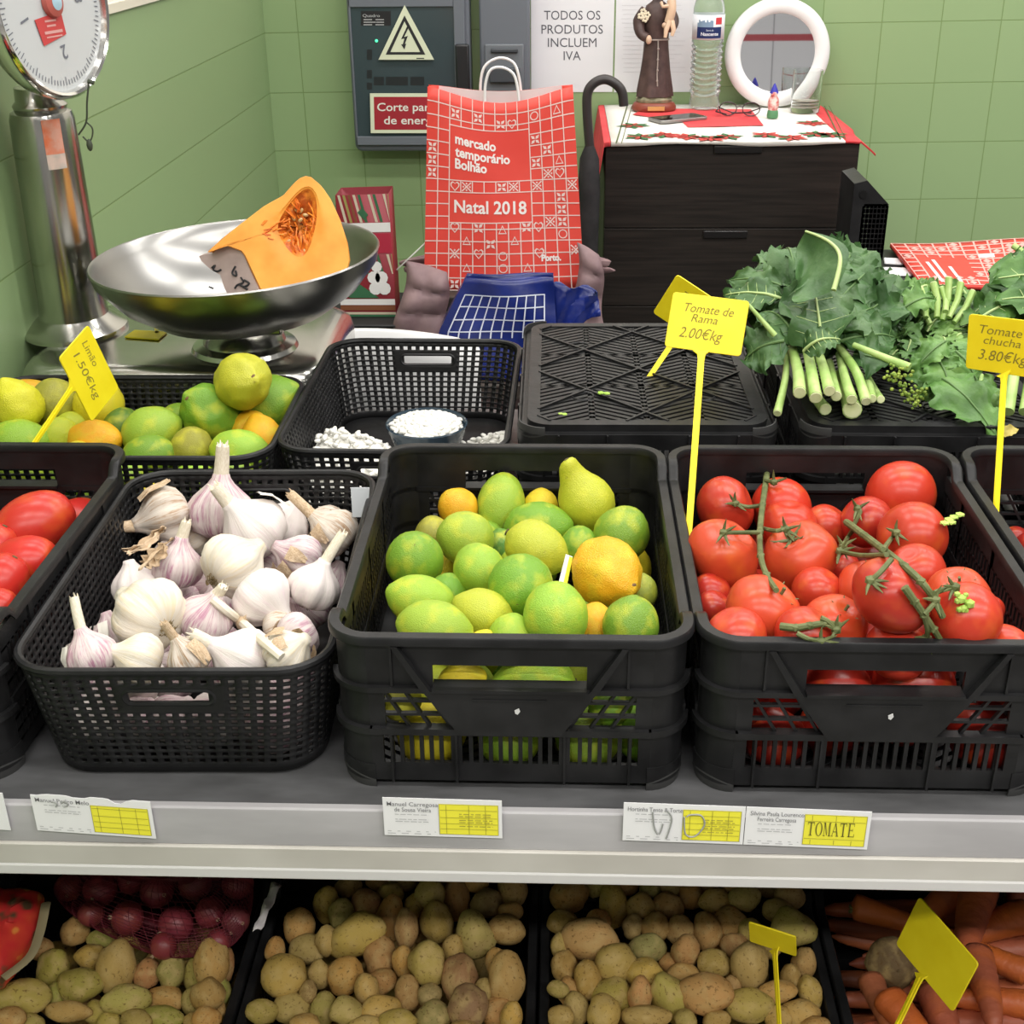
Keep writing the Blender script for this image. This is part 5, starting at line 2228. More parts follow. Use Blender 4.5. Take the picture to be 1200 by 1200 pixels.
class Pile:
    """Spheres kept on the sight lines they were read from, pushed apart along them until they no longer overlap."""

    def __init__(self):
        self.it = []

    def add(self, px, py, rpx, z, **kw):
        p = at_z(px, py, z)
        r = rpx * depth(p) / FPX
        self.it.append(dict(p=p, r=r, d=(p - CAM_LOC).normalized(), p0=p.copy(), fixed=False, **kw))
        return self.it[-1]

    def settle(self, n=160, squash=.90, lateral=.12, box=None, zmin=None):
        it = self.it
        for _ in range(n):
            moved = 0
            for i in range(len(it)):
                for j in range(i):
                    a, b = it[i], it[j]
                    v = a['p'] - b['p']
                    L = v.length
                    need = (a['r'] + b['r']) * squash - L
                    if need <= 0:
                        continue
                    moved += need
                    v = v / L if L > 1e-6 else V((0, 0, 1))
                    for o, s in ((a, 1), (b, -1)):
                        along = o['d'] * (v.dot(o['d']))
                        step = along + (v - along) * lateral
                        o['p'] += step * (s * need * .5)
            for o in it:
                o['p'] += (o['p0'] - o['p']) * .01
                if box:
                    x0, x1, y0, y1 = box
                    q = o['p']
                    e = o['r'] * .9
                    q.x = min(max(q.x, x0 + e), x1 - e)
                    q.y = min(max(q.y, y0 + e), y1 - e)
                if zmin is not None:
                    o['p'].z = max(o['p'].z, zmin + o['r'])
            if moved < 1e-4:
                break

    def fill(self, n, rad, x0, x1, y0, y1, z0, ztop, seed, squash=.9, **kw):
        """Drops extra spheres into the room left below: each takes the lowest free place at its spot."""
        g = random.Random(seed)
        made = 0
        for _ in range(n * 14):
            if made >= n:
                break
            r = g.uniform(*rad)
            x, y = g.uniform(x0 + r, x1 - r), g.uniform(y0 + r, y1 - r)
            z = z0 + r
            while z < ztop(y) - r:
                if all((o['p'] - V((x, y, z))).length > (o['r'] + r) * squash for o in self.it):
                    p = V((x, y, z))
                    self.it.append(dict(p=p, r=r, d=(p - CAM_LOC).normalized(), p0=p.copy(), fixed=True, filler=True, **kw))
                    made += 1
                    break
                z += .004


def put(name, me, p, rot, s, color, label, cat, group=None, parts=()):
    o = link(name, me)
    M = rot.to_4x4() if not isinstance(s, (tuple, list)) else rot.to_4x4()
    M.translation = p
    o.matrix_world = M
    o.scale = (s, s, s) if not isinstance(s, (tuple, list)) else s
    o.color = (*color, 1)
    tag(o, label, cat, group)
    for pn, pm, pmx, pcol in parts:
        c = link(pn, pm, o)
        c.matrix_local = pmx
        if pcol:
            c.color = (*pcol, 1)
    return o


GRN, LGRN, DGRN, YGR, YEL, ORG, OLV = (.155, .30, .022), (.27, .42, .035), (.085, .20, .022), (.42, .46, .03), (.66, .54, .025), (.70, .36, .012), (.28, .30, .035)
CNAME = {GRN: 'green', LGRN: 'light green', DGRN: 'dark green', YGR: 'yellow-green', YEL: 'yellow', ORG: 'orange-yellow', OLV: 'olive green'}
SCAR = mat('scar_brown', (.16, .09, .035), .8)
m = MB()
m.ball((-.03, 0, 0), .15, 2, (.30, 1, .75))
m.ball((-.03, .06, .05), .10, 2, (.35, 1, .9))
SCAR_ME = m.mesh('scar', SCAR)


def place_citrus(pile, seed):
    g = random.Random(seed)
    for o in pile.it:
        kind = o.get('kind', 'lime')
        if o.get('filler'):
            kind = g.choice(['lime', 'lemon', 'oval'])
            ax = V((g.uniform(-1, 1), g.uniform(-1, 1), g.uniform(-.4, .4)))
            col = g.choice([GRN, LGRN, YGR, YEL, LGRN])
            lab, grp = o['label'], o['group']
        else:
            ax = img_dir(*o.get('dir', (g.uniform(0, 360), g.uniform(-20, 30))))
            col, lab, grp = o['col'], o['label'], o.get('group', 'citrus fruit in the crate and basket')
        k = {'lime': 1.04, 'lemon': 1.02, 'oval': .94, 'knobby': 1.01, 'pear': .95}[kind]
        s = o['r'] * k
        col = tuple(c * g.uniform(.92, 1.08) for c in col)
        parts = []
        if not o.get('filler'):
            xs = {'lime': -1.03, 'lemon': -1.2, 'oval': -1.33, 'knobby': -1.08, 'pear': 1.77}[kind]
            if kind == 'pear':
                parts.append(('stem_button', STEM_ME, Matrix.Translation((xs, .42, 0)) @ Matrix.Rotation(PI, 4, 'Z') @ Matrix.Scale(.7, 4), None))
            else:
                parts.append(('stem_button', STEM_ME, Matrix.Translation((xs, 0, 0)), None))
            if o.get('scar'):
                parts.append(('brown_scar', SCAR_ME, Matrix.Translation(({'lime': 1.09, 'lemon': 1.28, 'oval': 1.40, 'knobby': 1.20}[kind], 0, 0)), None))
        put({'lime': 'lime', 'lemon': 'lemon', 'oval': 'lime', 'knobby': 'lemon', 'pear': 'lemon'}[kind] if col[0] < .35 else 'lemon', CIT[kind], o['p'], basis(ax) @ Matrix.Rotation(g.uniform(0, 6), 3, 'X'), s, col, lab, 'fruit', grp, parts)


# ---- the citrus crate
P = Pile()
zc = lambda py, d=0: .940 + (py - 590) / 145 * .040 + d
for (x, y, r, kind, col, d, dr, scar, lab) in (
        (537, 595, 22.5, 'lime', ORG, .004, (130, 35), 1, 'small orange-yellow lemon with a black spot, at the rear left of the citrus crate'),
        (587, 591, 30, 'oval', LGRN, .004, (-100, 10), 0, 'upright oval light green lime at the rear of the citrus crate'),
        (634, 581, 20, 'lime', YEL, .0, (80, 0), 0, 'small round yellow lemon between the oval lime and the pear-shaped one'),
        (688, 590, 35, 'pear', YGR, .014, (122, 10), 0, 'large pear-shaped yellow-green lemon with its neck up, at the rear of the citrus crate'),
        (728, 627, 31, 'lime', GRN, .0, (60, 10), 0, 'green lime against the right rear wall, below the pear-shaped lemon'),
        (711, 671, 41, 'knobby', ORG, .020, (-30, 50), 1, 'big knobbly orange-yellow lemon lying on top at the right of the citrus crate'),
        (546, 631, 31, 'lime', LGRN, .010, (160, 20), 0, 'round light green lime below the small orange-yellow lemon'),
        (486, 657, 33, 'lime', GRN, .006, (80, 55), 1, 'darker green lime with a scarred end facing up, at the left wall of the crate'),
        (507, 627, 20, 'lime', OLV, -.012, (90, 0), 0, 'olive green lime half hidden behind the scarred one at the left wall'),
        (628, 643, 32, 'lemon', YGR, .014, (-30, 10), 0, 'pale yellow-green lemon at the middle of the heap, pointing down right'),
        (630, 617, 31, 'oval', GRN, -.006, (0, 10), 0, 'green lime lying crosswise behind the pale yellow-green lemon'),
        (559, 669, 29, 'lime', LGRN, .010, (-60, 30), 0, 'small light green lime left of the centre with a faint pink blush'),
        (610, 687, 37, 'lime', GRN, .018, (-110, 62), 1, 'green lime with a red-brown scar facing the viewer, at the centre of the crate'),
        (650, 723, 37, 'lime', LGRN, .014, (90, 10), 0, 'plump light green lime at the front centre, touching the front rim'),
        (494, 704, 32, 'oval', LGRN, .004, (165, 10), 0, 'oval light green lime lying at the left, second from the front'),
        (508, 736, 35, 'oval', LGRN, .006, (-8, 10), 0, 'long light green lime lying along the front rim at the left'),
        (527, 693, 22, 'lime', GRN, -.012, (40, 0), 0, 'green lime mostly hidden behind the two oval limes at the left'),
        (567, 722, 31, 'lemon', YGR, -.002, (150, 10), 0, 'yellow-green lemon in the gap left of the plump front lime'),
        (600, 748, 27, 'lime', LGRN, -.010, (90, 20), 0, 'light green lime peeping over the front rim left of the plump one'),
        (563, 758, 17, 'lemon', YEL, -.012, (60, 0), 0, 'sliver of a yellow lemon at the front rim beside the long lime'),
        (697, 733, 24, 'lime', ORG, -.012, (90, 0), 0, 'orange-yellow lemon low down below the big knobbly one'),
        (739, 733, 32, 'lime', GRN, .0, (80, 20), 0, 'green lime in the front right corner of the citrus crate'),
        (750, 694, 20, 'lime', OLV, -.012, (90, 0), 0, 'olive lime behind the front right corner lime'),
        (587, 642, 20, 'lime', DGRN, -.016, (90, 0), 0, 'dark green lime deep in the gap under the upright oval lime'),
        (679, 641, 22, 'lime', GRN, -.014, (90, 0), 0, 'green lime in the shade under the pear-shaped lemon')):
    P.add(x, y, r, zc(y, d), kind=kind, col=col, dir=dr, scar=scar, label=lab)
P.settle(box=(CIT_X - CW / 2 + .006, CIT_X + CW / 2 - .006, CY0 - CD / 2 + .006, CY0 + CD / 2 - .006))
fy = CY0 - CD / 2 + .007
for (x, y, r, col, kind, lab) in ((540, 800, 24, YEL, 'lemon', 'yellow lemon seen through the handle hole of the citrus crate'), (628, 800, 37, LGRN, 'oval', 'long light green lime seen through the handle hole of the citrus crate'),
                                  (506, 866, 37, YEL, 'lime', 'yellow lemon behind the left slots of the citrus crate front'), (598, 876, 35, LGRN, 'lime', 'light green lime behind the middle slots of the citrus crate front'),
                                  (689, 872, 36, LGRN, 'lime', 'light green lime behind the right slots of the citrus crate front'), (470, 822, 22, YGR, 'lime', 'yellow-green lime behind the upper left lattice of the citrus crate'), (715, 826, 24, GRN, 'lime', 'green lime behind the upper right lattice of the citrus crate')):
    p = at_y(x, y, fy + r * .0007)
    P.it.append(dict(p=p, r=r * depth(p) / FPX, d=(p - CAM_LOC).normalized(), p0=p.copy(), kind=kind, col=col, dir=(180 if kind == 'oval' else 20, 5), label=lab))
P.settle(40, box=(CIT_X - CW / 2 + .006, CIT_X + CW / 2 - .006, CY0 - CD / 2 + .006, CY0 + CD / 2 - .006), zmin=SZ + .006)
P.fill(12, (.023, .029), CIT_X - CW / 2 + .007, CIT_X + CW / 2 - .007, CY0 - CD / 2 + .007, CY0 - CD / 2 + .075, SZ + .006, lambda y: .955, 18, group='citrus fruit low in the crate', label='green or yellow citrus fruit low in the crate, under the top layer')
P.fill(24, (.023, .029), CIT_X - CW / 2 + .007, CIT_X + CW / 2 - .007, CY0 - CD / 2 + .007, CY0 + CD / 2 - .007, SZ + .006, lambda y: .955, 11, group='citrus fruit low in the crate', label='green or yellow citrus fruit low in the crate, under the top layer')
place_citrus(P, 21)

# small card stuck between the fruit
cd = thing('paper_card', 'small white and yellow card wedged between the limes beside the knobbly lemon', 'card', (0, 0, 0))
q = [at_y(663, 650, 1.005), at_y(671, 653, 1.005), at_y(664, 688, .99), at_y(654, 685, .99)]
m = MB()
m.prism(q, (0, .001, 0))
m.build('card_sheet', PAPER, cd, smooth=False)
m = MB()
m.prism([a + V((0.0, -.0004, 0)) for a in (q[0] + (q[1] - q[0]) * .55, q[1], q[2], q[3] + (q[2] - q[3]) * .55)], (0, .0003, 0))
m.build('yellow_edge', YPAPER, cd, smooth=False)

# ---- the lemon basket at the left
P = Pile()
for (x, y, r, kind, col, d, dr, scar, lab) in (
        (22, 484, 29, 'knobby', YEL, .010, (110, 20), 0, 'big yellow lemon with a nub on top, left of the diamond-shaped tag'),
        (57, 474, 27, 'lime', OLV, .004, (90, 20), 0, 'olive yellow lemon behind the stem of the lemon tag'),
        (115, 477, 28, 'lime', YEL, .010, (40, 10), 1, 'deep yellow lemon partly hidden by the lemon tag'),
        (177, 507, 30, 'lemon', LGRN, .004, (20, 10), 0, 'light green lime lying just right of the lemon tag'),
        (209, 493, 20, 'lime', GRN, -.006, (30, 10), 0, 'small green lime tucked behind the light green one in the lemon basket'),
        (250, 483, 34, 'knobby', GRN, .018, (140, 50), 1, 'big knobbly green lemon on top of the basket heap'),
        (283, 449, 33, 'knobby', YGR, .044, (0, 60), 1, 'yellow-green lemon topmost in the basket, its round end to the viewer'),
        (337, 463, 33, 'lemon', GRN, .008, (30, 10), 1, 'green lemon with a dark rotten patch at the right end of the basket'),
        (293, 501, 21, 'lime', ORG, -.004, (60, 10), 0, 'small orange-yellow lemon below the big knobbly green one'),
        (323, 515, 24, 'lemon', ORG, .0, (110, 10), 0, 'orange-yellow lemon in the front right corner of the basket'),
        (283, 529, 28, 'oval', LGRN, .0, (-10, 0), 0, 'light green lime lying low at the front rim under the knobbly lemon'),
        (225, 526, 24, 'lime', OLV, .0, (70, 30), 1, 'olive green lime with a dark stem end at the front of the basket'),
        (174, 533, 25, 'oval', GRN, -.002, (10, 0), 0, 'green lime half hidden by the front rim of the lemon basket'),
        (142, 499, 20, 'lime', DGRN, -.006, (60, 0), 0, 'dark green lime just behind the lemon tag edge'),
        (110, 516, 26, 'oval', ORG, .0, (0, 10), 0, 'orange-yellow lemon lying at the front, below the lemon tag'),
        (83, 500, 18, 'lime', YGR, -.004, (30, 10), 0, 'small yellow-green lemon at the foot of the tag stem'),
        (66, 513, 22, 'lime', YGR, .0, (60, 0), 0, 'yellow-green lemon in front of the tag stem'),
        (22, 517, 30, 'oval', LGRN, -.002, (10, 0), 0, 'light green lime at the left front of the lemon basket'),
        (-22, 505, 28, 'lime', YEL, .0, (60, 0), 0, 'yellow lemon at the extreme left of the basket, nearly out of frame')):
    P.add(x, y, r, .925 + (533 - y) / 60 * .012 + d, kind=kind, col=col, dir=dr, scar=scar, label=lab)
P.add(14, 458, 27, .955, kind='lime', col=ORG, dir=(40, 0), label='orange citrus fruit at the far left, behind the yellow lemon with a nub')
LBX = (LMX - BD / 2 + .008, LMX + BD / 2 - .012, LMY - BW / 2 + .008, LMY + BW / 2 - .008)
P.settle(box=LBX)
P.fill(14, (.025, .030), LBX[0] + .2, LBX[1], LBX[2] + .006, LBX[3] - .006, SZ + .006, lambda y: .945, 17, group='lemons low in the basket', label='lemon or lime low in the back basket, under the top layer')
P.fill(40, (.025, .031), LBX[0], LBX[1], LBX[2] + .006, LBX[3] - .006, SZ + .006, lambda y: .945, 12, group='lemons low in the basket', label='lemon or lime low in the back basket, under the top layer')
place_citrus(P, 22)

# ------------------------------------------------------------------ tomatoes
def tom_fn(seed, lob, flat, depthk):
    def fn(d):
        a = math.atan2(d.y, d.x)
        rho = math.hypot(d.x, d.y)
        k = 1 + lob * math.cos(5 * a + seed) * rho * (.5 + .5 * d.z) + .02 * noise.noise(d * 1.5 + V((seed, 0, 0)))
        p = V((d.x * k, d.y * k, d.z * flat))
        if d.z > 0:
            p.z -= depthk * math.exp(-(rho / .30) ** 2)
        else:
            p.z += .06 * math.exp(-(rho / .25) ** 2)
        return p
    return fn


TOM = [uv_mesh(tom_fn(0.3, .035, .89, .22), 32, 20, 'tomato', TOMM), uv_mesh(tom_fn(2.1, .015, .95, .12), 32, 20, 'tomato', TOMM), uv_mesh(tom_fn(4.4, .06, .86, .30), 36, 20, 'tomato', TOMM)]
VINE = noisy('vine_green', (.075, .095, .028), (.15, .17, .065), 60, .6, .2)
m = MB()
for k in range(5):
    a = 2 * PI * k / 5
    d = V((math.cos(a), math.sin(a), 0))
    m.tube([V((0, 0, .70)) + d * .03, V((0, 0, .74)) + d * .18, V((0, 0, .80)) + d * .36, V((0, 0, .90)) + d * .50], [.05, .06, .04, .008], 6, flat=.5)
m.tube([(0, 0, .66), (0, 0, .80), (.04, .02, .95)], [.05, .045, .05], 7)
CALYX = m.mesh('calyx', VINE)
m = MB()
m.lathe([(.01, 0), (.09, -.01), (.08, .02), (.01, .03)], 8)
NAVEL = m.mesh('stem_scar', STEMB)
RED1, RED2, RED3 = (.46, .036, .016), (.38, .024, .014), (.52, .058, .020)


def place_tomatoes(pile, seed, group):
    g = random.Random(seed)
    for o in pile.it:
        ax = img_dir(*o['dir']) if 'dir' in o else V((g.uniform(-1, 1), g.uniform(-1, 1), g.uniform(-1, 1)))
        z = V(ax).normalized()
        x = z.orthogonal().normalized()
        rot = Matrix((x, z.cross(x), z)).transposed() @ Matrix.Rotation(g.uniform(0, 6), 3, 'Z')
        parts = []
        if o.get('cal'):
            parts.append(('calyx', CALYX, Matrix.Translation((0, 0, -.08)), None))
        elif not o.get('filler'):
            parts.append(('stem_scar', NAVEL, Matrix.Translation((0, 0, -.86)), None))
        col = o.get('col', RED1)
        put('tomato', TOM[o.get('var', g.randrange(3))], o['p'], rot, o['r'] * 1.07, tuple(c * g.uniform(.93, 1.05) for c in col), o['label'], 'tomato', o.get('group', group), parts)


P = Pile()
zt_ = lambda py, d=0: .945 + (py - 590) / 150 * .034 + d
for (x, y, r, d, dr, cal, var, col, lab) in (
        (1048, 567, 38, .022, (120, -40), 0, 1, RED1, 'smooth round tomato topmost at the rear right of the tomato crate'),
        (1069, 629, 39, .012, (160, 30), 0, 1, RED1, 'round tomato at the right rear, directly below the topmost one'),
        (850, 595, 35, .008, (20, 20), 0, 0, RED1, 'tomato at the rear left corner, left of the tall vine stalk'),
        (911, 583, 34, .006, (-160, 10), 0, 1, RED1, 'tomato at the rear just right of the tall vine stalk'),
        (840, 653, 42, .018, (50, 25), 0, 2, RED3, 'large heart-lobed tomato at the left wall of the crate'),
        (938, 653, 42, .020, (125, 30), 1, 2, RED3, 'large lobed tomato with green calyx in the middle left of the crate'),
        (923, 615, 31, -.006, (90, 20), 0, 0, RED1, 'tomato in the gap behind the lobed one with the green calyx'),
        (971, 616, 25, -.008, (60, 20), 0, 1, RED1, 'small tomato half hidden left of the long truss'),
        (1012, 612, 29, .0, (150, 30), 0, 1, RED2, 'darker tomato at the rear, between the long truss and the topmost tomato'),
        (894, 717, 43, .012, (50, 25), 1, 0, RED3, 'big tomato under the lower end of the tall vine stalk'),
        (857, 746, 34, .004, (120, 20), 0, 1, RED1, 'tomato in the front left corner of the tomato crate'),
        (976, 734, 37, .012, (70, 40), 1, 0, RED3, 'ribbed tomato at the front centre with a dried calyx'),
        (1020, 691, 36, .006, (90, 40), 1, 2, RED3, 'lobed tomato in the centre below the long truss, calyx up'),
        (1073, 671, 33, .004, (120, 30), 0, 1, RED1, 'tomato under the bend of the long truss'),
        (1055, 729, 45, .020, (55, 20), 0, 2, RED2, 'large deep red lobed tomato at the front right of centre'),
        (1122, 699, 35, .006, (100, 40), 1, 0, RED3, 'orange-red tomato with a spiky calyx at the right wall'),
        (1142, 742, 41, .012, (150, 15), 0, 1, RED1, 'wide tomato at the front right, beside the deep red lobed one'),
        (957, 692, 28, -.006, (60, 30), 0, 1, RED1, 'small tomato below the lobed one with the green calyx'),
        (824, 712, 20, -.014, (60, 20), 0, 1, RED2, 'dark red tomato low against the left wall'),
        (826, 690, 22, -.016, (60, 20), 0, 1, RED2, 'tomato in shadow under the heart-lobed one'),
        (1172, 766, 34, -.002, (150, 30), 1, 1, RED1, 'tomato at the front right corner, just over the rim'),
        (1160, 714, 16, -.014, (90, 30), 0, 1, RED1, 'small tomato behind the wide front right one'),
        (1063, 778, 36, -.010, (60, 20), 0, 1, RED1, 'tomato just showing over the front rim below the deep red one'),
        (985, 666, 22, -.014, (60, 20), 0, 1, RED2, 'tomato deep in the middle under the long truss'),
        (957, 776, 34, -.010, (60, 20), 0, 1, RED1, 'tomato just showing over the front rim below the dried stalks')):
    P.add(x, y, r, zt_(y, d), dir=dr, cal=cal, var=var, col=col, label=lab)
TBX = (TOM_X - CW / 2 + .006, TOM_X + CW / 2 - .006, CY0 - CD / 2 + .006, CY0 + CD / 2 - .006)
P.settle(box=TBX)
for (x, y, r, lab) in ((982, 806, 37, 'tomato behind the left half of the tomato crate handle hole'), (1066, 806, 45, 'tomato behind the right half of the tomato crate handle hole'), (905, 870, 36, 'tomato behind the left slots of the tomato crate front'), (1050, 876, 40, 'tomato behind the middle slots of the tomato crate front'), (1150, 872, 38, 'tomato behind the right slots of the tomato crate front')):
    p = at_y(x, y, TBX[2] + r * .00072 + .004)
    P.it.append(dict(p=p, r=r * depth(p) / FPX, d=(p - CAM_LOC).normalized(), p0=p.copy(), dir=(60, 0), label=lab, var=1, col=RED2))
P.settle(40, box=TBX, zmin=SZ + .006)
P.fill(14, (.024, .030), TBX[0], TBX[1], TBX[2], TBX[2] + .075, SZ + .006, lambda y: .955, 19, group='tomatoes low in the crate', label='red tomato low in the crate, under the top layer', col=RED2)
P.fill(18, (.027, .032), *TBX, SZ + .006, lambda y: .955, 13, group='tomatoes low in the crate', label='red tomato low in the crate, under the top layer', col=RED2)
place_tomatoes(P, 31, 'round tomatoes in the front crate')


def on_tom(x, y, lift=.012):
    """Nearest tomato surface under a photo pixel, lifted a little off it."""
    d = ray(x, y).normalized()
    best = None
    for o in P.it:
        oc = CAM_LOC - o['p']
        b = oc.dot(d)
        c = oc.dot(oc) - (o['r'] + lift) ** 2
        q = b * b - c
        if q > 0:
            t = -b - math.sqrt(q)
            if best is None or t < best:
                best = t
    return CAM_LOC + d * best if best else at_z(x, y, zt_(y, .03))


def truss(label, main, branches, r=.0029, lift=.008):
    o = thing('tomato_vine_stalk', label, 'vine stalk', (0, 0, 0))
    m = MB()
    pts = [on_tom(x, y, lift) for x, y in main]
    for _ in range(2):
        pts = [pts[0]] + [(pts[i - 1] + pts[i] * 2 + pts[i + 1]) / 4 for i in range(1, len(pts) - 1)] + [pts[-1]]
    sp = smooth_path(pts, 5)
    m.tube(sp, [r * (1.15 - .35 * i / len(sp)) for i in range(len(sp))], 8)
    for k in range(1, len(pts) - 1):
        m.ball(pts[k], r * 1.35, 1)
    m.build('main_stalk', VINE, o)
    for br in branches:
        m = MB()
        bp = smooth_path([on_tom(x, y, lift) for x, y in br], 4)
        m.tube(bp, [r * .72] * len(bp), 7)
        m.ball(bp[-1], r * 1.5, 1)
        g = random.Random(int(br[0][0]))
        for q in range(4):
            a = img_dir(g.uniform(0, 360), 20)
            m.tube([bp[-1], bp[-1] + a * .007, bp[-1] + a * .013 + CZ * .003], [r * .6, r * .5, r * .1], 5)
        m.build('side_stalk', VINE, o)
    return o


truss('tall green vine stalk standing up among the left tomatoes', [(902, 531), (899, 562), (892, 594), (889, 626), (888, 658), (895, 675), (910, 692)],
      [[(902, 531), (886, 529), (873, 528)], [(893, 592), (876, 594), (862, 590)], [(889, 624), (868, 624), (848, 624)], [(890, 618), (907, 622), (921, 620)], [(897, 563), (903, 564), (907, 565)]])
truss('long green truss stalk arching over the right of the tomato crate', [(992, 612), (1012, 626), (1039, 648), (1062, 664), (1082, 681), (1095, 697), (1105, 723)],
      [[(1000, 616), (1008, 600), (1005, 596)], [(1039, 650), (1010, 651), (985, 646)], [(1035, 644), (1043, 633), (1050, 624)], [(1045, 655), (1030, 672), (1020, 680)], [(1094, 695), (1108, 690), (1119, 688)], [(1000, 620), (992, 632), (988, 640)]], .0031)
truss('short green stalk crossing the deep red tomato at the front right', [(1060, 688), (1073, 707), (1083, 720), (1095, 738), (1104, 753)], [[(1083, 720), (1094, 708), (1096, 703)], [(1083, 722), (1087, 738), (1086, 748)]])
truss('dried brownish stalk lying on the front tomatoes by the rim', [(915, 734), (934, 741), (950, 734), (962, 724), (984, 732)], [[(934, 742), (948, 749), (962, 752)], [(962, 724), (970, 728), (980, 738)]])
sc1 = thing('leaf_scrap', 'bright green leaf scrap lying on the tomato with the spiky calyx', 'leaf scrap', (0, 0, 0))
m = MB()
c = on_tom(1134, 705, .004)
for k in range(9):
    m.ball(c + CX * rnd.uniform(-.009, .009) + CY * rnd.uniform(-.008, .008), rnd.uniform(.002, .0045), 1)
m.build('scrap', noisy('leaf_scrap_green', (.25, .42, .05), (.42, .55, .12), 90, .6), sc1)
sc2 = thing('leaf_scrap', 'pale green leaf scrap on the side rim between the tomato crates', 'leaf scrap', (0, 0, 0))
m = MB()
for (x, y) in ((1107, 613), (1112, 609), (1118, 606), (1125, 603), (1115, 612)):
    m.ball(at_z(x, y, SZ + CH - .008), .004, 1, (1.2, 1.2, .5))
m.build('scrap', noisy('leaf_scrap_green', (.25, .42, .05), (.42, .55, .12), 90, .6), sc2)

# plum tomatoes at the left
def plum_fn(d):
    return V((d.x * .82, d.y * .82, d.z * 1.12 - (.10 * math.exp(-(math.hypot(d.x, d.y) / .22) ** 2) if d.z > 0 else 0)))


PLUM = uv_mesh(plum_fn, 28, 18, 'plum_tomato', TOMM)
P = Pile()
for (x, y, r, d, dr, lab) in ((40, 618, 40, .016, (35, -25), 'large plum tomato topmost in the left crate'), (68, 664, 37, .010, (20, 10), 'plum tomato right of centre in the left crate, against its wall'), (97, 628, 23, -.004, (20, 0), 'plum tomato half hidden behind the topmost one by the right wall'),
                              (-2, 692, 36, .012, (60, 0), 'orange-red plum tomato cut by the left edge of the frame'), (36, 712, 26, -.006, (20, 0), 'plum tomato low at the front of the left crate, beside the garlic basket'), (-12, 650, 34, .0, (60, 0), 'plum tomato at the left edge behind the orange-red one')):
    P.add(x, y, r, .945 + (y - 620) / 100 * .02 + d, dir=dr, label=lab)
PBX = (LFT_X - CW / 2 + .006, LFT_X + CW / 2 - .016, CY0 - .004 - CD / 2 + .006, CY0 + CD / 2 - .010)
P.settle(box=PBX)
P.fill(26, (.027, .032), PBX[0] + .06, *PBX[1:], SZ + .006, lambda y: .95, 14, group='plum tomatoes low in the left crate', label='plum tomato low in the left crate, under the top layer')
g = random.Random(8)
for o in P.it:
    z = (img_dir(*o['dir']) if 'dir' in o else V((g.uniform(-1, 1), g.uniform(-1, 1), .2))).normalized()
    x = z.orthogonal().normalized()
    put('plum_tomato', PLUM, o['p'], Matrix((x, z.cross(x), z)).transposed(), o['r'] * 1.14, tuple(c * g.uniform(.9, 1.05) for c in (.50, .026, .018)), o['label'], 'tomato', o.get('group', 'plum tomatoes in the left crate'),
        [] if o.get('filler') else [('stem_scar', NAVEL, Matrix.Translation((0, 0, 1.04)), None)])
# small tomatoes at the right edge
P = Pile()
for (x, y, r, lab) in ((1188, 632, 16, 'small dark red tomato nearest the tag stem in the right-hand crate'), (1208, 640, 17, 'small tomato at the very right edge of the frame'), (1168, 638, 12, 'small tomato behind the stem of the right-hand tag'), (1196, 660, 15, 'small brownish tomato in front of the dark red one at the right edge'), (1215, 668, 16, 'small tomato out at the right edge by the rim')):
    P.add(x, y, r, .915, label=lab, dir=(rnd.uniform(0, 360), 20), col=(.30, .02, .015))
RBX = (RGT_X - CW / 2 + .006, RGT_X + CW / 2 - .006, CY0 - CD / 2 + .010, CY0 + CD / 2 - .006)
P.settle(box=RBX)
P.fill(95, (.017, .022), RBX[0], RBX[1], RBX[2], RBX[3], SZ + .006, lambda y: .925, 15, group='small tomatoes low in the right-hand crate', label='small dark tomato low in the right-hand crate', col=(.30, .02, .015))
place_tomatoes(P, 33, 'small dark tomatoes in the right-hand crate')
# ------------------------------------------------------------------ garlic
GARM = mat('garlic_skin', (.7, .66, .6), .5, spec=.3)
t, b = nodes_of(GARM)
tc = N(t, 'ShaderNodeTexCoord')
oi = N(t, 'ShaderNodeObjectInfo')
sp_ = N(t, 'ShaderNodeSeparateXYZ')
t.links.new(tc.outputs['Object'], sp_.inputs[0])
at2 = N(t, 'ShaderNodeMath', operation='ARCTAN2')
t.links.new(sp_.outputs['Y'], at2.inputs[0])
t.links.new(sp_.outputs['X'], at2.inputs[1])
cmb = N(t, 'ShaderNodeCombineXYZ')
mu = N(t, 'ShaderNodeMath', operation='MULTIPLY')
mu.inputs[1].default_value = 5.0
t.links.new(at2.outputs[0], mu.inputs[0])
t.links.new(mu.outputs[0], cmb.inputs[0])
mz = N(t, 'ShaderNodeMath', operation='MULTIPLY')
mz.inputs[1].default_value = .55
t.links.new(sp_.outputs['Z'], mz.inputs[0])
t.links.new(mz.outputs[0], cmb.inputs[1])
mr_ = N(t, 'ShaderNodeMath', operation='MULTIPLY')
mr_.inputs[1].default_value = 50
t.links.new(oi.outputs['Random'], mr_.inputs[0])
t.links.new(mr_.outputs[0], cmb.inputs[2])
streak = noise_tex(t, cmb.outputs[0], 2.2, 4, .6)
patch = noise_tex(t, coords(t), 1.6, 3)
sf = ramp(t, streak, [(.44, (0, 0, 0)), (.62, (1, 1, 1))])
pf = ramp(t, patch, [(.34, (.12, .12, .12)), (.58, (1, 1, 1))])
ml = mix(t, 1.0, sf, pf, 'MULTIPLY')
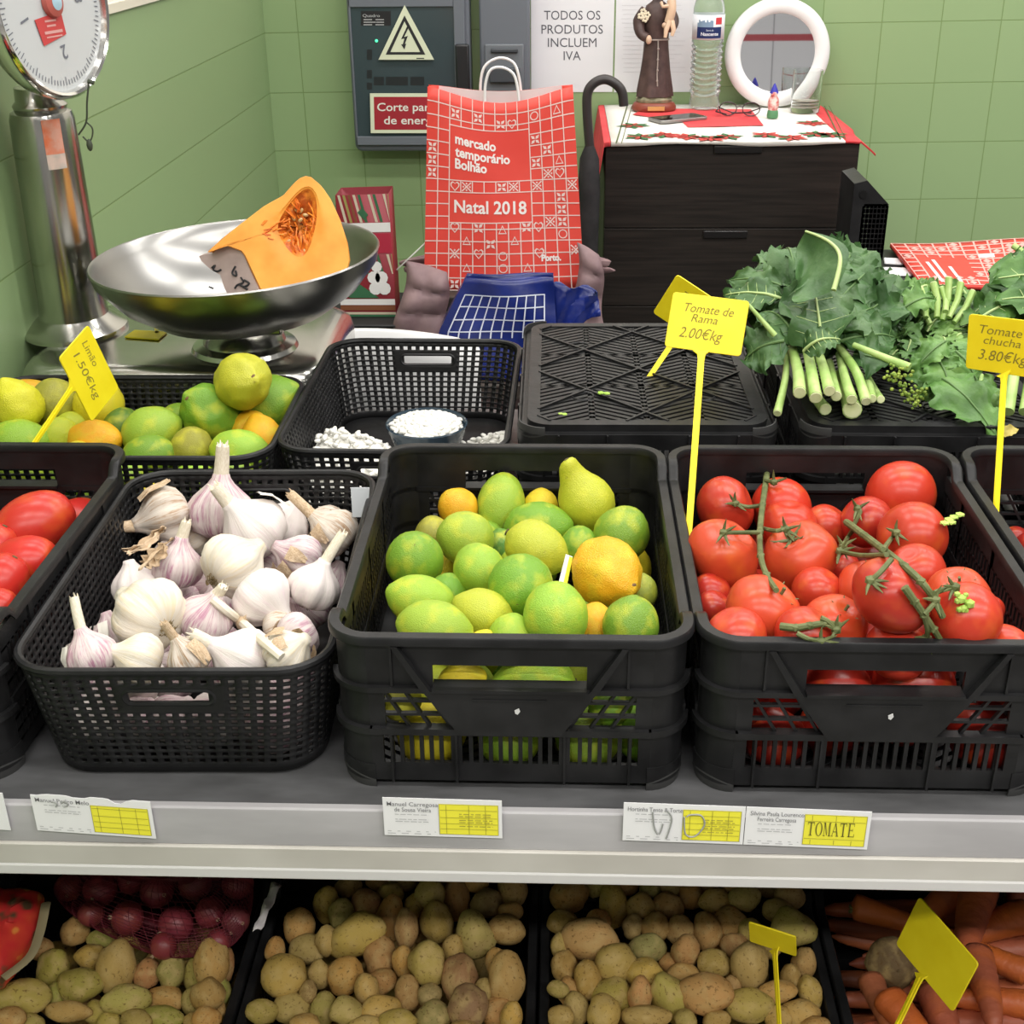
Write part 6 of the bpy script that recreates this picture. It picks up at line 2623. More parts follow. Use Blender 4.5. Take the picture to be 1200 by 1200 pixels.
# object colour alpha-like: colour itself is the streak tint, ground is a warm white
ground = mix(t, .28, (.70, .665, .61), oi.outputs['Color'])
dark = mix(t, ml, ground, oi.outputs['Color'])
t.links.new(dark, b.inputs['Base Color'])
bump(t, b, streak, .22, .006)
HUSK = noisy('dry_husk', (.42, .29, .17), (.62, .48, .33), 26, .7, .3, sc=(1, 1, .3))
STALK = noisy('garlic_stalk', (.66, .58, .44), (.78, .72, .60), 30, .6, .2, sc=(1, 1, .25))
ROOT = noisy('garlic_root', (.16, .11, .05), (.34, .26, .13), 120, .9, .5)


def gar_fn(n, seed, lob):
    prof = [(0, -.66), (.22, -.68), (.50, -.64), (.78, -.50), (.95, -.24), (1.0, .02), (.95, .28), (.80, .50), (.58, .70), (.38, .88), (.27, 1.04), (.23, 1.16)]

    def fn(q, a):
        k = 1 - lob * (1 - abs(math.cos(n * a / 2 + seed)) ** .7) * min(1, math.hypot(q.x, q.y) * 1.4) + .04 * noise.noise(V((math.cos(a), math.sin(a), q.z)) * 1.3 + V((seed * 3, 0, 0)))
        return V((q.x * k, q.y * k, q.z))
    return prof, fn


GAR = []
for n, s, l in ((8, .2, .16), (10, 1.4, .10), (7, 2.2, .22)):
    prof, fn = gar_fn(n, s, l)
    m = MB()
    m.lathe([(max(r, .001), z) for r, z in prof], 40, fn=fn)
    GAR.append(m.mesh('garlic_bulb', GARM, angle=80))
m = MB()
for k in range(40):
    a, r0 = rnd.uniform(0, 2 * PI), rnd.uniform(.02, .24)
    p = V((r0 * math.cos(a), r0 * math.sin(a), -.66))
    m.tube([p, p + V((rnd.uniform(-.06, .06), rnd.uniform(-.06, .06), -.05)), p + V((rnd.uniform(-.12, .12), rnd.uniform(-.12, .12), -.10))], [.018, .014, .006], 5)
ROOTS = m.mesh('roots', ROOT)
m = MB()
m.lathe([(.02, -.70), (.17, -.69), (.20, -.655)], 16)
PLATE = m.mesh('root_plate', ROOT)
NECK = []
for bend, ln in ((0, .62), (.25, .85), (-.3, 1.15), (.1, .42)):
    m = MB()
    pts = smooth_path([V((0, 0, .86)), V((bend * .15, 0, 1.12)), V((bend * .5, .03, 1.12 + ln * .5)), V((bend, .05, 1.12 + ln))], 4)
    rr_ = [.36, .30, .26, .24] + [.22 - .004 * i for i in range(len(pts) - 5)] + [.18]
    m.tube(pts, rr_[:len(pts)], 14, flat=.85)
    for k in range(5):
        a = 2 * PI * k / 5
        q = pts[-1]
        m.tube([q + V((.13 * math.cos(a), .11 * math.sin(a), -.05)), q + V((.17 * math.cos(a), .15 * math.sin(a), .10 + .06 * (k % 2)))], [.05, .012], 5, flat=.4)
    NECK.append((m.mesh('neck', STALK),))
NECKB = []
for q_ in NECK:
    me2 = q_[0].copy()
    me2.materials[0] = HUSK
    NECKB.append((me2,))


def husk_flap(seed, n=3, mat_=None):
    g = random.Random(seed)
    m = MB()
    for _ in range(n):
        a = g.uniform(0, 2 * PI)
        w = g.uniform(.35, .7)
        L = g.uniform(.7, 1.2)
        lift = g.uniform(.03, .25)
        m.grid(lambda i, j: (lambda an, zz, rr2: V((rr2 * math.cos(an), rr2 * math.sin(an), zz)))(
            a + w * (i / 5 - .5) * (1 - .7 * (j / 6)), .75 - L * j / 6, (1.03 - .6 * max(0, .35 - j / 6)) + lift * (j / 6) ** 2 + .03 * math.sin(i * 2.1 + j)), 5, 6)
    return m.mesh('husk_flap', mat_ or HUSK)


FLAPW = mat('white_husk', (.76, .72, .66), .6)
FLAPS = [husk_flap(1, 3), husk_flap(2, 4), husk_flap(3, 2, FLAPW), husk_flap(5, 3, FLAPW)]
PUR, PAL, CRM, BRN = (.40, .19, .27), (.70, .60, .60), (.70, .60, .42), (.36, .22, .12)
P = Pile()
zg = lambda py, d=0: .915 + (py - 590) / 190 * .032 + d
#   x, y, r, dz, neck direction, neck variant or None, bulb variant, tint, flaps, roots, label
for (x, y, r, d, dr, nk, bv, col, fl, ro, lab) in (
        (265, 590, 37, .016, (88, 5), 1, 0, PUR, None, 0, 'purple-flushed garlic bulb standing at the rear with its stalk straight up'),
        (300, 622, 38, .010, (130, 25), 0, 1, PAL, 2, 0, 'white garlic bulb in front of the upright purple one, neck leaning left'),
        (271, 664, 38, .024, (40, -35), None, 0, CRM, None, 1, 'cream garlic bulb on top in the middle of the basket, showing its cloves'),
        (194, 605, 33, .012, (200, 20), 3, 2, BRN, 0, 0, 'garlic bulb in torn brown husk at the rear left of the basket'),
        (206, 665, 30, .012, (76, 10), 0, 0, PUR, 2, 0, 'white garlic bulb with purple stripes and upright neck, left of the cream one'),
        (307, 702, 35, .016, (-40, 10), 0, 1, PAL, None, 0, 'smooth white garlic bulb right of centre, its tip pointing down right'),
        (380, 690, 30, .014, (66, 10), 2, 0, PAL, None, 1, 'white garlic bulb at the right wall with a thin white neck up'),
        (393, 626, 29, .008, (140, 5), 2, 0, BRN, 1, 0, 'garlic bulb with a long brown papery neck at the rear right'),
        (352, 656, 29, .004, (150, 20), None, 2, PUR, 1, 0, 'purple and brown streaked garlic bulb between the centre and the right wall'),
        (176, 722, 44, .020, (150, -30), None, 0, CRM, None, 1, 'largest white garlic bulb at the left, its rooty base facing right'),
        (240, 726, 31, .006, (60, 20), 3, 1, PUR, None, 0, 'purple garlic bulb just right of the largest one'),
        (350, 744, 27, .004, (-150, 20), None, 1, PUR, 1, 0, 'purple striped garlic bulb in the front right part of the basket'),
        (290, 776, 37, .012, (152, 15), 0, 1, PAL, None, 0, 'bright white garlic bulb at the front rim with its neck to the upper left'),
        (358, 782, 29, .006, (40, 20), None, 2, CRM, 1, 0, 'garlic bulb in the front right corner of the basket, husk peeling'),
        (216, 786, 26, .008, (122, 15), 1, 2, BRN, 0, 0, 'small brown-skinned garlic bulb at the front rim with a thick neck'),
        (158, 788, 31, .004, (160, 10), None, 1, CRM, None, 0, 'cream garlic bulb at the front rim, left of the brown one'),
        (102, 780, 30, .008, (112, 5), 2, 1, PUR, 3, 0, 'garlic bulb in the front left corner with a thick cut stalk standing up'),
        (158, 688, 26, .0, (100, 10), None, 0, PAL, None, 0, 'garlic bulb half hidden behind the largest one at the left wall'),
        (334, 612, 30, .0, (60, 10), None, 1, PAL, None, 0, 'white garlic bulb tucked right of the leaning-neck one at the rear'),
        (395, 592, 25, .0, (20, 10), None, 2, BRN, 0, 0, 'papery brown garlic bulb against the rear right corner'),
        (232, 617, 24, -.004, (30, 0), None, 1, CRM, None, 0, 'cream garlic bulb in the gap at the rear, under the upright purple one'),
        (325, 735, 22, -.012, (20, 0), None, 1, BRN, None, 0, 'garlic bulb low in the gap behind the front right bulbs'),
        (134, 745, 24, -.010, (110, 0), None, 2, PUR, 3, 0, 'garlic bulb with loose white husk between the corner stalk and the largest bulb')):
    P.add(x, y, r, zg(y, d), dir=dr, neck=nk, var=bv, col=col, fl=fl, ro=ro, label=lab)
GBX = (GX - BW / 2 + .014, GX + BW / 2 - .014, GY - BD / 2 + .014, GY + BD / 2 - .014)
P.settle(squash=.84, box=GBX)
for (x, y, r, lab) in ((160, 838, 22, 'brown garlic bulb seen through the left of the basket handle hole'), (200, 840, 26, 'pink garlic bulb seen through the middle of the basket handle hole'), (236, 838, 20, 'pale garlic bulb seen through the right of the basket handle hole'), (320, 850, 34, 'garlic bulb behind the right slots of the garlic basket')):
    p = at_y(x, y, GY - BD / 2 + .018 + r * .0007)
    P.it.append(dict(p=p, r=r * depth(p) / FPX, d=(p - CAM_LOC).normalized(), p0=p.copy(), dir=(40, 10), var=1, col=PUR, label=lab, neck=None, fl=None, ro=0))
P.settle(40, squash=.84, box=GBX, zmin=SZ + .004)
P.fill(16, (.021, .026), GBX[0] + .004, GBX[1] - .004, GBX[2] + .004, GBX[2] + .070, SZ + .004, lambda y: .935, 26, squash=.86, group='garlic bulbs low in the basket', label='garlic bulb low in the basket, under the top layer', var=1, col=PAL, neck=None, fl=None, ro=0)
P.fill(16, (.022, .027), GBX[0] + .006, GBX[1] - .006, GBX[2] + .006, GBX[3] - .006, SZ + .004, lambda y: .925, 16, squash=.88, group='garlic bulbs low in the basket', label='garlic bulb low in the basket, under the top layer', var=1, col=PUR, neck=None, fl=None, ro=0)
g = random.Random(5)
for o in P.it:
    z = (img_dir(*o['dir']) if 'dir' in o else V((g.uniform(-1, 1), g.uniform(-1, 1), g.uniform(-.2, 1)))).normalized()
    x = (CZ - z * CZ.dot(z)).normalized()
    rot = Matrix((x, z.cross(x), z)).transposed() @ Matrix.Rotation(g.uniform(-.5, .5), 3, 'Z')
    parts = []
    if o['neck'] is not None:
        parts.append(('neck', (NECKB if o['col'] == BRN else NECK)[o['neck']][0], Matrix.Identity(4), None))
    if o['fl'] is not None:
        parts.append(('husk_flap', FLAPS[o['fl']], Matrix.Identity(4), None))
    parts.append(('roots', ROOTS, Matrix.Identity(4), None) if o['ro'] else ('root_plate', PLATE, Matrix.Identity(4), None))
    put('garlic_bulb', GAR[o['var']], o['p'], rot, o['r'] * 1.08, o['col'], o['label'], 'garlic', o.get('group', 'garlic bulbs in the basket'), parts)


def on_pile(x, y, lift=.006):
    d = ray(x, y).normalized()
    best = None
    for o in P.it:
        oc = CAM_LOC - o['p']
        b = oc.dot(d)
        q = b * b - (oc.dot(oc) - (o['r'] + lift) ** 2)
        if q > 0:
            t = -b - math.sqrt(q)
            best = t if best is None else min(best, t)
    return CAM_LOC + d * best if best else at_z(x, y, zg(y, .02))


sk_ = thing('garlic_stalk', 'loose dry garlic stalk lying slantwise over the front bulbs', 'stalk', (0, 0, 0))
m = MB()
pts = [on_pile(x, y, .004) for x, y in ((249, 702), (266, 716), (284, 730), (306, 750), (330, 770))]
m.tube(smooth_path(pts, 4), .0042, 8)
m.build('stalk', STALK, sk_)
m = MB()
m.ball(pts[2], .0062, 2, (1, 1, 1.2))
m.tube([pts[2], pts[2] + CX * .006 + CY * .010 + CZ * .006], [.004, .001], 6)
m.build('node', HUSK, sk_)
hk = thing('garlic_husk', 'crumpled brown garlic leaf hanging at the rear left of the garlic heap', 'husk', (0, 0, 0))
m = MB()
for (a, b, c) in (((195, 618), (178, 630), (152, 650)), ((205, 630), (186, 645), (165, 668)), ((196, 640), (180, 655), (170, 662)), ((188, 625), (172, 640), (145, 645))):
    A_, B_, C_2 = on_pile(*a, .005), on_pile(*b, .009), on_pile(*c, .010)
    pts = smooth_path([A_, B_, C_2], 6)
    n_ = len(pts)
    sd_ = (C_2 - A_).normalized().cross(CZ)
    m.grid(lambda i, j: pts[i] + sd_ * ((j / 5 - .5) * (.016 * math.sin(PI * min(1, .15 + .8 * i / n_)) + .002) + .002 * math.sin(i * 1.7 + c[0])) + CZ * (.006 * abs(j / 5 - .5) * 2 + .0035 * math.sin(i * 1.9 + j * 2.3 + c[0])), n_ - 1, 5)
m.build('leaf', HUSK, hk, solid=.0008, angle=80)
gt = thing('grey_tag', 'small grey plate leaning between garlic basket and citrus crate', 'plate', (0, 0, 0))
m = MB()
q = [at_y(411, 572, 1.19), at_y(433, 572, 1.19), at_y(431, 606, 1.175), at_y(413, 606, 1.175)]
m.prism(q, (0, .002, 0))
m.build('plate', mat('grey_tag', (.34, .36, .38), .4), gt)
# ------------------------------------------------------------------ white beans
BEANM = mat('bean_white', (.72, .71, .66), .35)
bean_me = uv_mesh(lambda d: V((d.x * 1.0, d.y * .58 + .16 * d.x * d.x, d.z * .48)), 12, 8, 'white_bean', BEANM)
bw_p = V((at_z(500, 497, .903).x, at_z(500, 497, .903).y, 0))
bowl = thing('glass_bowl', 'small dark-rimmed bowl full of white beans, standing in the bean basket', 'bowl', (bw_p.x, bw_p.y, SZ + .0045))
m = MB()
m.lathe([(.001, 0), (.030, 0), (.033, .004), (.044, .022), (.052, .044), (.0535, .050), (.0520, .0515), (.0495, .046), (.042, .026), (.030, .008), (.001, .007)], 48)
m.build('bowl_body', mat('bowl_blue_grey', (.035, .055, .075), .15), bowl)
g = random.Random(77)
heap_c = at_z(412, 522, .905)
hx, hy = heap_c.x, heap_c.y
BX = (BNX - BW / 2 + .016, BNX + BW / 2 - .016, BNY - BD / 2 + .018, BNY + BD / 2 - .018)


def heap_z(x, y):
    a = math.exp(-(((x - hx + .014) / .075) ** 2 + ((y - hy) / .07) ** 2)) * .066
    c = at_z(585, 508, .88)
    b = math.exp(-(((x - c.x - .01) / .045) ** 2 + ((y - c.y) / .08) ** 2)) * .026
    return SZ + .006 + max(a, b)


m = MB()
NXg, NYg = 34, 40
m.grid(lambda i, j: V((BX[0] + (BX[1] - BX[0]) * i / NXg, (BX[2] + .0) + (.26) * j / NYg, heap_z(BX[0] + (BX[1] - BX[0]) * i / NXg, BX[2] + .26 * j / NYg) - .0045)), NXg, NYg,
       keep=lambda i, j: heap_z(BX[0] + (BX[1] - BX[0]) * (i + .5) / NXg, BX[2] + .26 * (j + .5) / NYg) > SZ + .0125)
for k in range(420):
    x, y = g.uniform(BX[0], BX[1]), g.uniform(BX[2], BX[2] + .26)
    z = heap_z(x, y)
    if z > SZ + .012 and (V((x, y, 0)) - bw_p).length > .058:
        m.ball((x, y, z - .004), .0050, 1, (1.2, .75, .6), Matrix.Rotation(g.uniform(0, 6), 3, 'Z'))
tag(m.build('bean_heap', BEANM), 'heap of loose white beans on the floor of the bean basket', 'beans', kind='stuff')
spots = []
tries = 0
while len(spots) < 128 and tries < 6000:      # in the bowl, a shallow mound
    tries += 1
    a, r = g.uniform(0, 2 * PI), .046 * math.sqrt(g.random())
    p = V((bw_p.x + r * math.cos(a), bw_p.y + r * math.sin(a), SZ + .0045 + .047 + .010 * (1 - (r / .046) ** 2)))
    if all((p - q).length > .0066 for q in spots):
        spots.append(p)
nb = len(spots)
tries = 0
while len(spots) < 296 and tries < 20000:
    tries += 1
    x, y = g.uniform(BX[0], BX[1]), g.uniform(BX[2], BX[2] + .25)
    z = heap_z(x, y)
    p = V((x, y, z + .0015))
    if z < SZ + .0105 and g.random() > .10:
        continue
    if (V((x, y, 0)) - bw_p).length < .055 and z < SZ + .05:
        continue
    if all((p - q).length > .0072 for q in spots):
        spots.append(p)
m = MB()
m.lathe([(.001, .036), (.045, .036), (.040, .050), (.02, .056), (.001, .058)], 30, Matrix.Translation((bw_p.x, bw_p.y, SZ + .0045)))
m.mi = 0
for k in range(160):
    a, r = g.uniform(0, 2 * PI), .045 * math.sqrt(g.random())
    m.ball((bw_p.x + r * math.cos(a), bw_p.y + r * math.sin(a), SZ + .0045 + .0455 + .010 * (1 - (r / .046) ** 2)), .0045, 1, (1.2, .75, .6), Matrix.Rotation(g.uniform(0, 6), 3, 'Z'))
tag(m.build('bean_filling', BEANM), 'white beans filling the small bowl below the top layer', 'beans', kind='stuff')
for k, p in enumerate(spots):
    o = link('white_bean', bean_me)
    o.location = p
    o.rotation_euler = (g.uniform(-.7, .7), g.uniform(-.5, .5), g.uniform(0, 2 * PI))
    s = g.uniform(.0052, .0064)
    o.scale = (s, s, s)
    tag(o, 'white bean on top of the full bowl in the bean basket' if k < nb else 'loose white bean in the basket beside the bowl', 'bean', 'beans in the bowl' if k < nb else 'loose beans in the basket')

# ------------------------------------------------------------------ leafy greens
def leaf_mat(name, c1, c2, c3):
    m = mat(name, c1, .42, spec=.4)
    t, b = nodes_of(m)
    v = coords(t, jitter=False)
    f = noise_tex(t, v, 22, 4)
    c = ramp(t, f, [(.3, c1), (.5, c2), (.72, c3)])
    t.links.new(c, b.inputs['Base Color'])
    bump(t, b, noise_tex(t, v, 90, 3), .5, .003)
    return m


KALE = leaf_mat('kale_leaf', (.026, .070, .020), (.052, .120, .036), (.105, .190, .072))
GREL = leaf_mat('turnip_leaf', (.050, .125, .026), (.10, .215, .05), (.20, .34, .09))
DLEAF = leaf_mat('dark_leaf', (.025, .075, .015), (.05, .13, .025), (.09, .20, .04))
RIB = mat('leaf_rib', (.42, .54, .22), .45)
RIB2 = mat('leaf_rib_dull', (.11, .20, .065), .5)
STEMG = noisy('green_stem', (.26, .42, .10), (.42, .56, .20), 40, .4, .1)
CUT = noisy('cut_stem_end', (.52, .58, .28), (.62, .66, .38), 60, .6)


def leaf(mb, base, tip, w, up, arch=.2, fold=.25, ruf=.12, seed=0, nu=12, nv=8, teeth=.10, rib=1, prof=.75, twist=0.0):
    base, tip, up = V(base), V(tip), V(up).normalized()
    d = tip - base
    L = d.length
    up = (up - d * (up.dot(d) / (L * L))).normalized()
    side = d.normalized().cross(up)
    g = random.Random(seed)
    a1, a2, a3 = g.uniform(0, 6), g.uniform(0, 6), g.uniform(0, 6)
    path = []

    def fn(i, j):
        u, v = i / nu, -1 + 2 * j / nv
        c = base + d * u + up * (arch * L * math.sin(PI * u ** .9))
        ww = w * max(.05, math.sin(PI * min(1, .04 + .96 * u ** prof)) ** .75)
        edge = abs(v)
        tt = 1 + (teeth * math.sin(u * 19 + a1 + (2 if v > 0 else 0)) + teeth * .6 * math.sin(u * 41 + a2)) * (edge ** 3)
        s2 = (side * math.cos(twist * u) + up * math.sin(twist * u))
        h = fold * edge * ww + ruf * w * (edge ** 1.4) * math.sin(u * 11 + a3 + (1.7 if v > 0 else 0)) + ruf * .5 * w * math.sin(u * 7 + v * 4 + a2) * edge
        h += w * .13 * edge ** 4 * math.sin(u * 38 + a1 + (2.3 if v > 0 else 0))
        h += w * .22 * noise.noise(V((u * L / w * 1.7 + seed, v * 2.6, seed * .37))) * (.3 + edge)
        return c + s2 * (v * ww * tt) + up * h
    mb.mi = 0
    mb.grid(fn, nu, nv)
    if rib:
        mb.mi = 1
        pts = [fn(i, nv // 2) + up * (.0008) for i in range(nu)]
        mb.tube(pts, [(.0022 if rib == 1 else .0017) * (1 - .75 * i / nu) for i in range(nu)], 5)
        mb.mi = 0
        if rib == 1:
            mb.mi = 1
            for i in range(2, nu - 2, 4):
                for j in (nv // 4, 3 * nv // 4):
                    e = fn(min(nu, i + 2), 0 if j < nv // 2 else nv)
                    q = fn(i + 1, j)
                    mb.tube([fn(i, nv // 2) + up * .0001, q + up * .0001, (q + e) / 2], [.0005, .0004, .0001], 4)
            mb.mi = 0


def leaf_part(root, name, mats, specs):
    m = MB()
    for s in specs:
        leaf(m, **s)
    return m.build(name, mats, root, angle=80)


UPV = (CZ * .75 + V((0, 0, 1)) * .5).normalized()
LIDZ = SZ + CH + .001
kale = thing('kale_bunch', 'bunch of dark leafy greens with thick pale cut stems facing the viewer', 'greens', (0, 0, 0))
g = random.Random(12)
specs = []
yk = lambda py: 1.40 + (440 - py) / 170 * .24
for k in range(110):
    a = g.uniform(0, 2 * PI)
    r = math.sqrt(g.random())
    px, py = 962 + 84 * r * math.cos(a), 352 + 52 * r * math.sin(a)
    dx, dy = px - 962, py - 425
    n = math.hypot(dx, dy) + 1e-6
    L = g.uniform(22, 48)
    bx, by = px - dx / n * L * .5, py - dy / n * L * .5
    tx_, ty_ = px + dx / n * L * .5 + g.uniform(-12, 12), py + dy / n * L * .5 + g.uniform(-6, 10)
    dep = g.uniform(-.035 if abs(px - 962) > 32 or py < 330 else 0, .05)
    B, T = at_y(bx, by, yk(by) + dep), at_y(tx_, ty_, yk(ty_) + dep + g.uniform(-.01, .03))
    if min(B.z, T.z) < LIDZ + .012:
        continue
    specs.append(dict(base=B, tip=T, w=g.uniform(.014, .032), up=UPV + V((g.uniform(-.7, .7), 0, g.uniform(-.4, .4))), arch=g.uniform(.08, .35), fold=g.uniform(-.3, .4), ruf=g.uniform(.16, .34), seed=k, nu=18, rib=2 if k % 4 == 0 else 0))
leaf_part(kale, 'inner_leaves', [KALE, RIB2], specs)
big = [
    ((962, 404), 1.395, (948, 328), 1.50, .046, .10, (0, 1)), ((975, 337), 1.50, (1000, 300), 1.60, .035, .2, (0, 1)),
    ((915, 350), 1.47, (848, 346), 1.50, .022, .12, (0, 1)), ((915, 335), 1.50, (852, 330), 1.55, .020, .10, (0, 0)),
    ((920, 400), 1.40, (872, 422), 1.42, .034, .16, (0, 1)), ((925, 330), 1.53, (900, 298), 1.60, .032, .18, (0, 0)),
    ((985, 350), 1.48, (1030, 318), 1.58, .034, .15, (0, 0)), ((975, 390), 1.43, (1030, 362), 1.50, .036, .15, (0, 1)),
    ((985, 400), 1.42, (1050, 395), 1.44, .034, .12, (0, 1)), ((1010, 370), 1.47, (1062, 348), 1.55, .034, .12, (0, 0)),
    ((930, 392), 1.41, (895, 366), 1.46, .032, .2, (0, 1)), ((942, 412), 1.38, (986, 398), 1.38, .018, .35, (0, 1)),
    ((1000, 415), 1.41, (1045, 428), 1.40, .026, .12, (0, 0))]
for k, (b_, yb, t_, yt, w, ar, rb) in enumerate(big):
    leaf_part(kale, 'outer_leaf', [KALE, RIB if k in (0, 2, 11) else RIB2], [dict(base=at_y(*b_, yb), tip=at_y(*t_, yt), w=w, up=UPV, arch=ar, fold=.06, ruf=.22, seed=100 + k, nu=26, nv=14, rib=rb[1] or 2)])
# the top leaf that curls over with a bright rib
m = MB()
pts = smooth_path([at_y(977, 340, 1.40), at_y(984, 312, 1.42), at_y(983, 296, 1.435), at_y(974, 285, 1.45), at_y(960, 277, 1.465), at_y(944, 271, 1.48)], 5)
m.mi = 1
m.tube(pts, [.0030 * (1 - .6 * i / len(pts)) for i in range(len(pts))], 7)
m.mi = 0
n = len(pts)


def curl(i, j):
    u = i / (n - 1)
    v = j / 8
    w = .068 * math.sin(PI * min(1, .12 + .80 * u)) ** .7
    down = (-CX * (.95 - .5 * u) - CY * (.35 + .75 * u) + CZ * .12 * math.sin(v * 3 + u * 6)).normalized()
    return pts[i] + down * (w * v * (1 + .10 * math.sin(u * 17) * v)) - CZ * (.018 * math.sin(PI * v * .9)) + CZ * .006 * math.sin(u * 14 + v * 3) * v


m.grid(curl, n - 1, 8)
m.grid(lambda i, j: pts[i] + (CX * .9 + V((0, .6, 0))) * (.014 * j / 3) * math.sin(PI * min(1, .1 + .85 * i / (n - 1))), n - 1, 3)
m.build('curled_top_leaf', [KALE, RIB], kale, angle=80)
stems = [([(922, 412), (920, 445), (911, 484)], 5.2, 0), ([(928, 408), (935, 435), (937, 460)], 8.0, -.004), ([(945, 404), (951, 435), (956, 466)], 8.0, -.010), ([(956, 406), (965, 432), (972, 458)], 7.4, -.006),
         ([(972, 425), (976, 445), (980, 464)], 6.8, .004), ([(984, 415), (990, 442), (998, 468)], 6.8, -.002), ([(940, 455), (950, 478), (966, 492)], 7.6, .012), ([(985, 440), (992, 465), (998, 487)], 11.5, .002),
         ([(982, 404), (1003, 435), (1015, 470)], 6.5, .0), ([(1008, 440), (1018, 450), (1022, 467)], 5.6, .006), ([(1018, 445), (1026, 458), (1032, 468)], 5.0, .010)]
for k, (pp_, rp, dy) in enumerate(stems):
    P3 = [at_y(pp_[0][0], pp_[0][1], 1.43 + dy), at_y(pp_[1][0], pp_[1][1], 1.375 + dy), at_y(pp_[2][0], pp_[2][1], 1.322 + dy)]
    rad = rp * depth(P3[2]) / FPX
    for q in P3:
        q.z = max(q.z, LIDZ + rad)
    sp = smooth_path(P3, 5)
    m = MB()
    m.tube(sp, [rad * (.78 + .22 * (i / (len(sp) - 1)) ** 2) for i in range(len(sp))], 12)
    s_ = m.build('stem', STEMG, kale)
    e = (sp[-1] - sp[-2]).normalized()
    m = MB()
    m.tube([sp[-1] + e * .0002, sp[-1] + e * .0010], [rad * .93, rad * .85], 12)
    m.build('cut_end', CUT, s_)
for k, (a, ya, b, yb, rp) in enumerate((((1000, 404), 1.40, (1066, 431), 1.36, 5.5), ((877, 357), 1.40, (908, 393), 1.39, 3.6))):
    A, B = at_y(*a, ya), at_y(*b, yb)
    rr0 = rp * depth(A) / FPX
    m = MB()
    m.tube([A, (A + B) / 2, B], [rr0 * .6, rr0 * .75, rr0], 10)
    m.build('stem', STEMG, kale)

grel = thing('turnip_top_bunch', 'bunch of lighter green turnip tops with flower buds, right of the thick-stemmed greens', 'greens', (0, 0, 0))
g = random.Random(31)
specs = []
yg = lambda py: 1.37 + (500 - py) / 170 * .26
for k in range(320):
    a, r = g.uniform(0, 2 * PI), math.sqrt(g.random())
    px, py = 1092 + 72 * r * math.cos(a), 398 + 62 * r * math.sin(a)
    if py > 445 and px < 1065:
        continue
    an = g.uniform(0, 2 * PI) if py < 400 else g.uniform(.2, PI - .2)
    L = g.uniform(12, 32)
    bx, by = px - math.cos(an) * L / 2, py - math.sin(an) * L / 2
    tx_, ty_ = px + math.cos(an) * L / 2, py + math.sin(an) * L / 2
    dep = g.uniform(-.025, .05)
    B, T = at_y(bx, by, yg(by) + dep), at_y(tx_, ty_, yg(ty_) + dep)
    if min(B.z, T.z) < LIDZ + .008:
        continue
    specs.append(dict(base=B, tip=T, w=g.uniform(.006, .017), up=UPV + V((g.uniform(-.6, .6), 0, g.uniform(-.3, .4))), arch=g.uniform(.05, .3), fold=g.uniform(-.3, .4), ruf=g.uniform(.1, .3), seed=300 + k, nu=12, nv=6, teeth=.28, rib=2 if k % 3 == 0 else 0))
leaf_part(grel, 'small_leaves', [GREL, RIB], specs)
for k, (b_, yb, t_, yt, w, ar) in enumerate((((1098, 440), 1.38, (1168, 512), 1.30, .034, .10), ((1098, 418), 1.40, (1114, 480), 1.36, .026, .16), ((1108, 400), 1.41, (1072, 432), 1.39, .016, .2), ((1120, 412), 1.41, (1146, 452), 1.38, .016, .15),
                                             ((1085, 420), 1.40, (1088, 470), 1.37, .022, .1), ((1150, 440), 1.40, (1160, 495), 1.36, .018, .1), ((1060, 360), 1.50, (1095, 350), 1.52, .02, .2))):
    B, T = at_y(*b_, yb), at_y(*t_, yt)
    leaf_part(grel, 'hanging_leaf', [GREL, RIB2], [dict(base=B, tip=T, w=w, up=UPV, arch=ar, fold=.05, ruf=.22, seed=500 + k, nu=26, nv=14, teeth=.2, rib=2)])
for k, (a, b) in enumerate((((1085, 372), (1078, 338)), ((1098, 372), (1094, 332)), ((1104, 375), (1112, 326)), ((1112, 372), (1126, 332)), ((1090, 380), (1066, 346)), ((1118, 378), (1140, 342)), ((1108, 365), (1104, 338)))):
    m = MB()
    A, B = at_y(*a, 1.53), at_y(*b, 1.56)
    m.tube([A, (A + B) / 2 + CX * .003, B], [.0036, .0040, .0046], 9)
    s_ = m.build('stem', STEMG, grel)
    m = MB()
    e = (B - A).normalized()
    m.tube([B, B + e * .001], [.0044, .004], 9)
    m.build('cut_end', CUT, s_)
for (px, py) in ((1052, 440), (1066, 458), (1074, 466)):
    m = MB()
    c = at_y(px, py, 1.35)
    for k in range(34):
        m.ball(c + CX * g.gauss(0, .0065) + CY * g.gauss(0, .0065) + CZ * g.gauss(0, .004), g.uniform(.0014, .0026), 1)
    m.build('flower_bud', noisy('bud_green', (.14, .24, .03), (.30, .38, .06), 150, .6), grel)

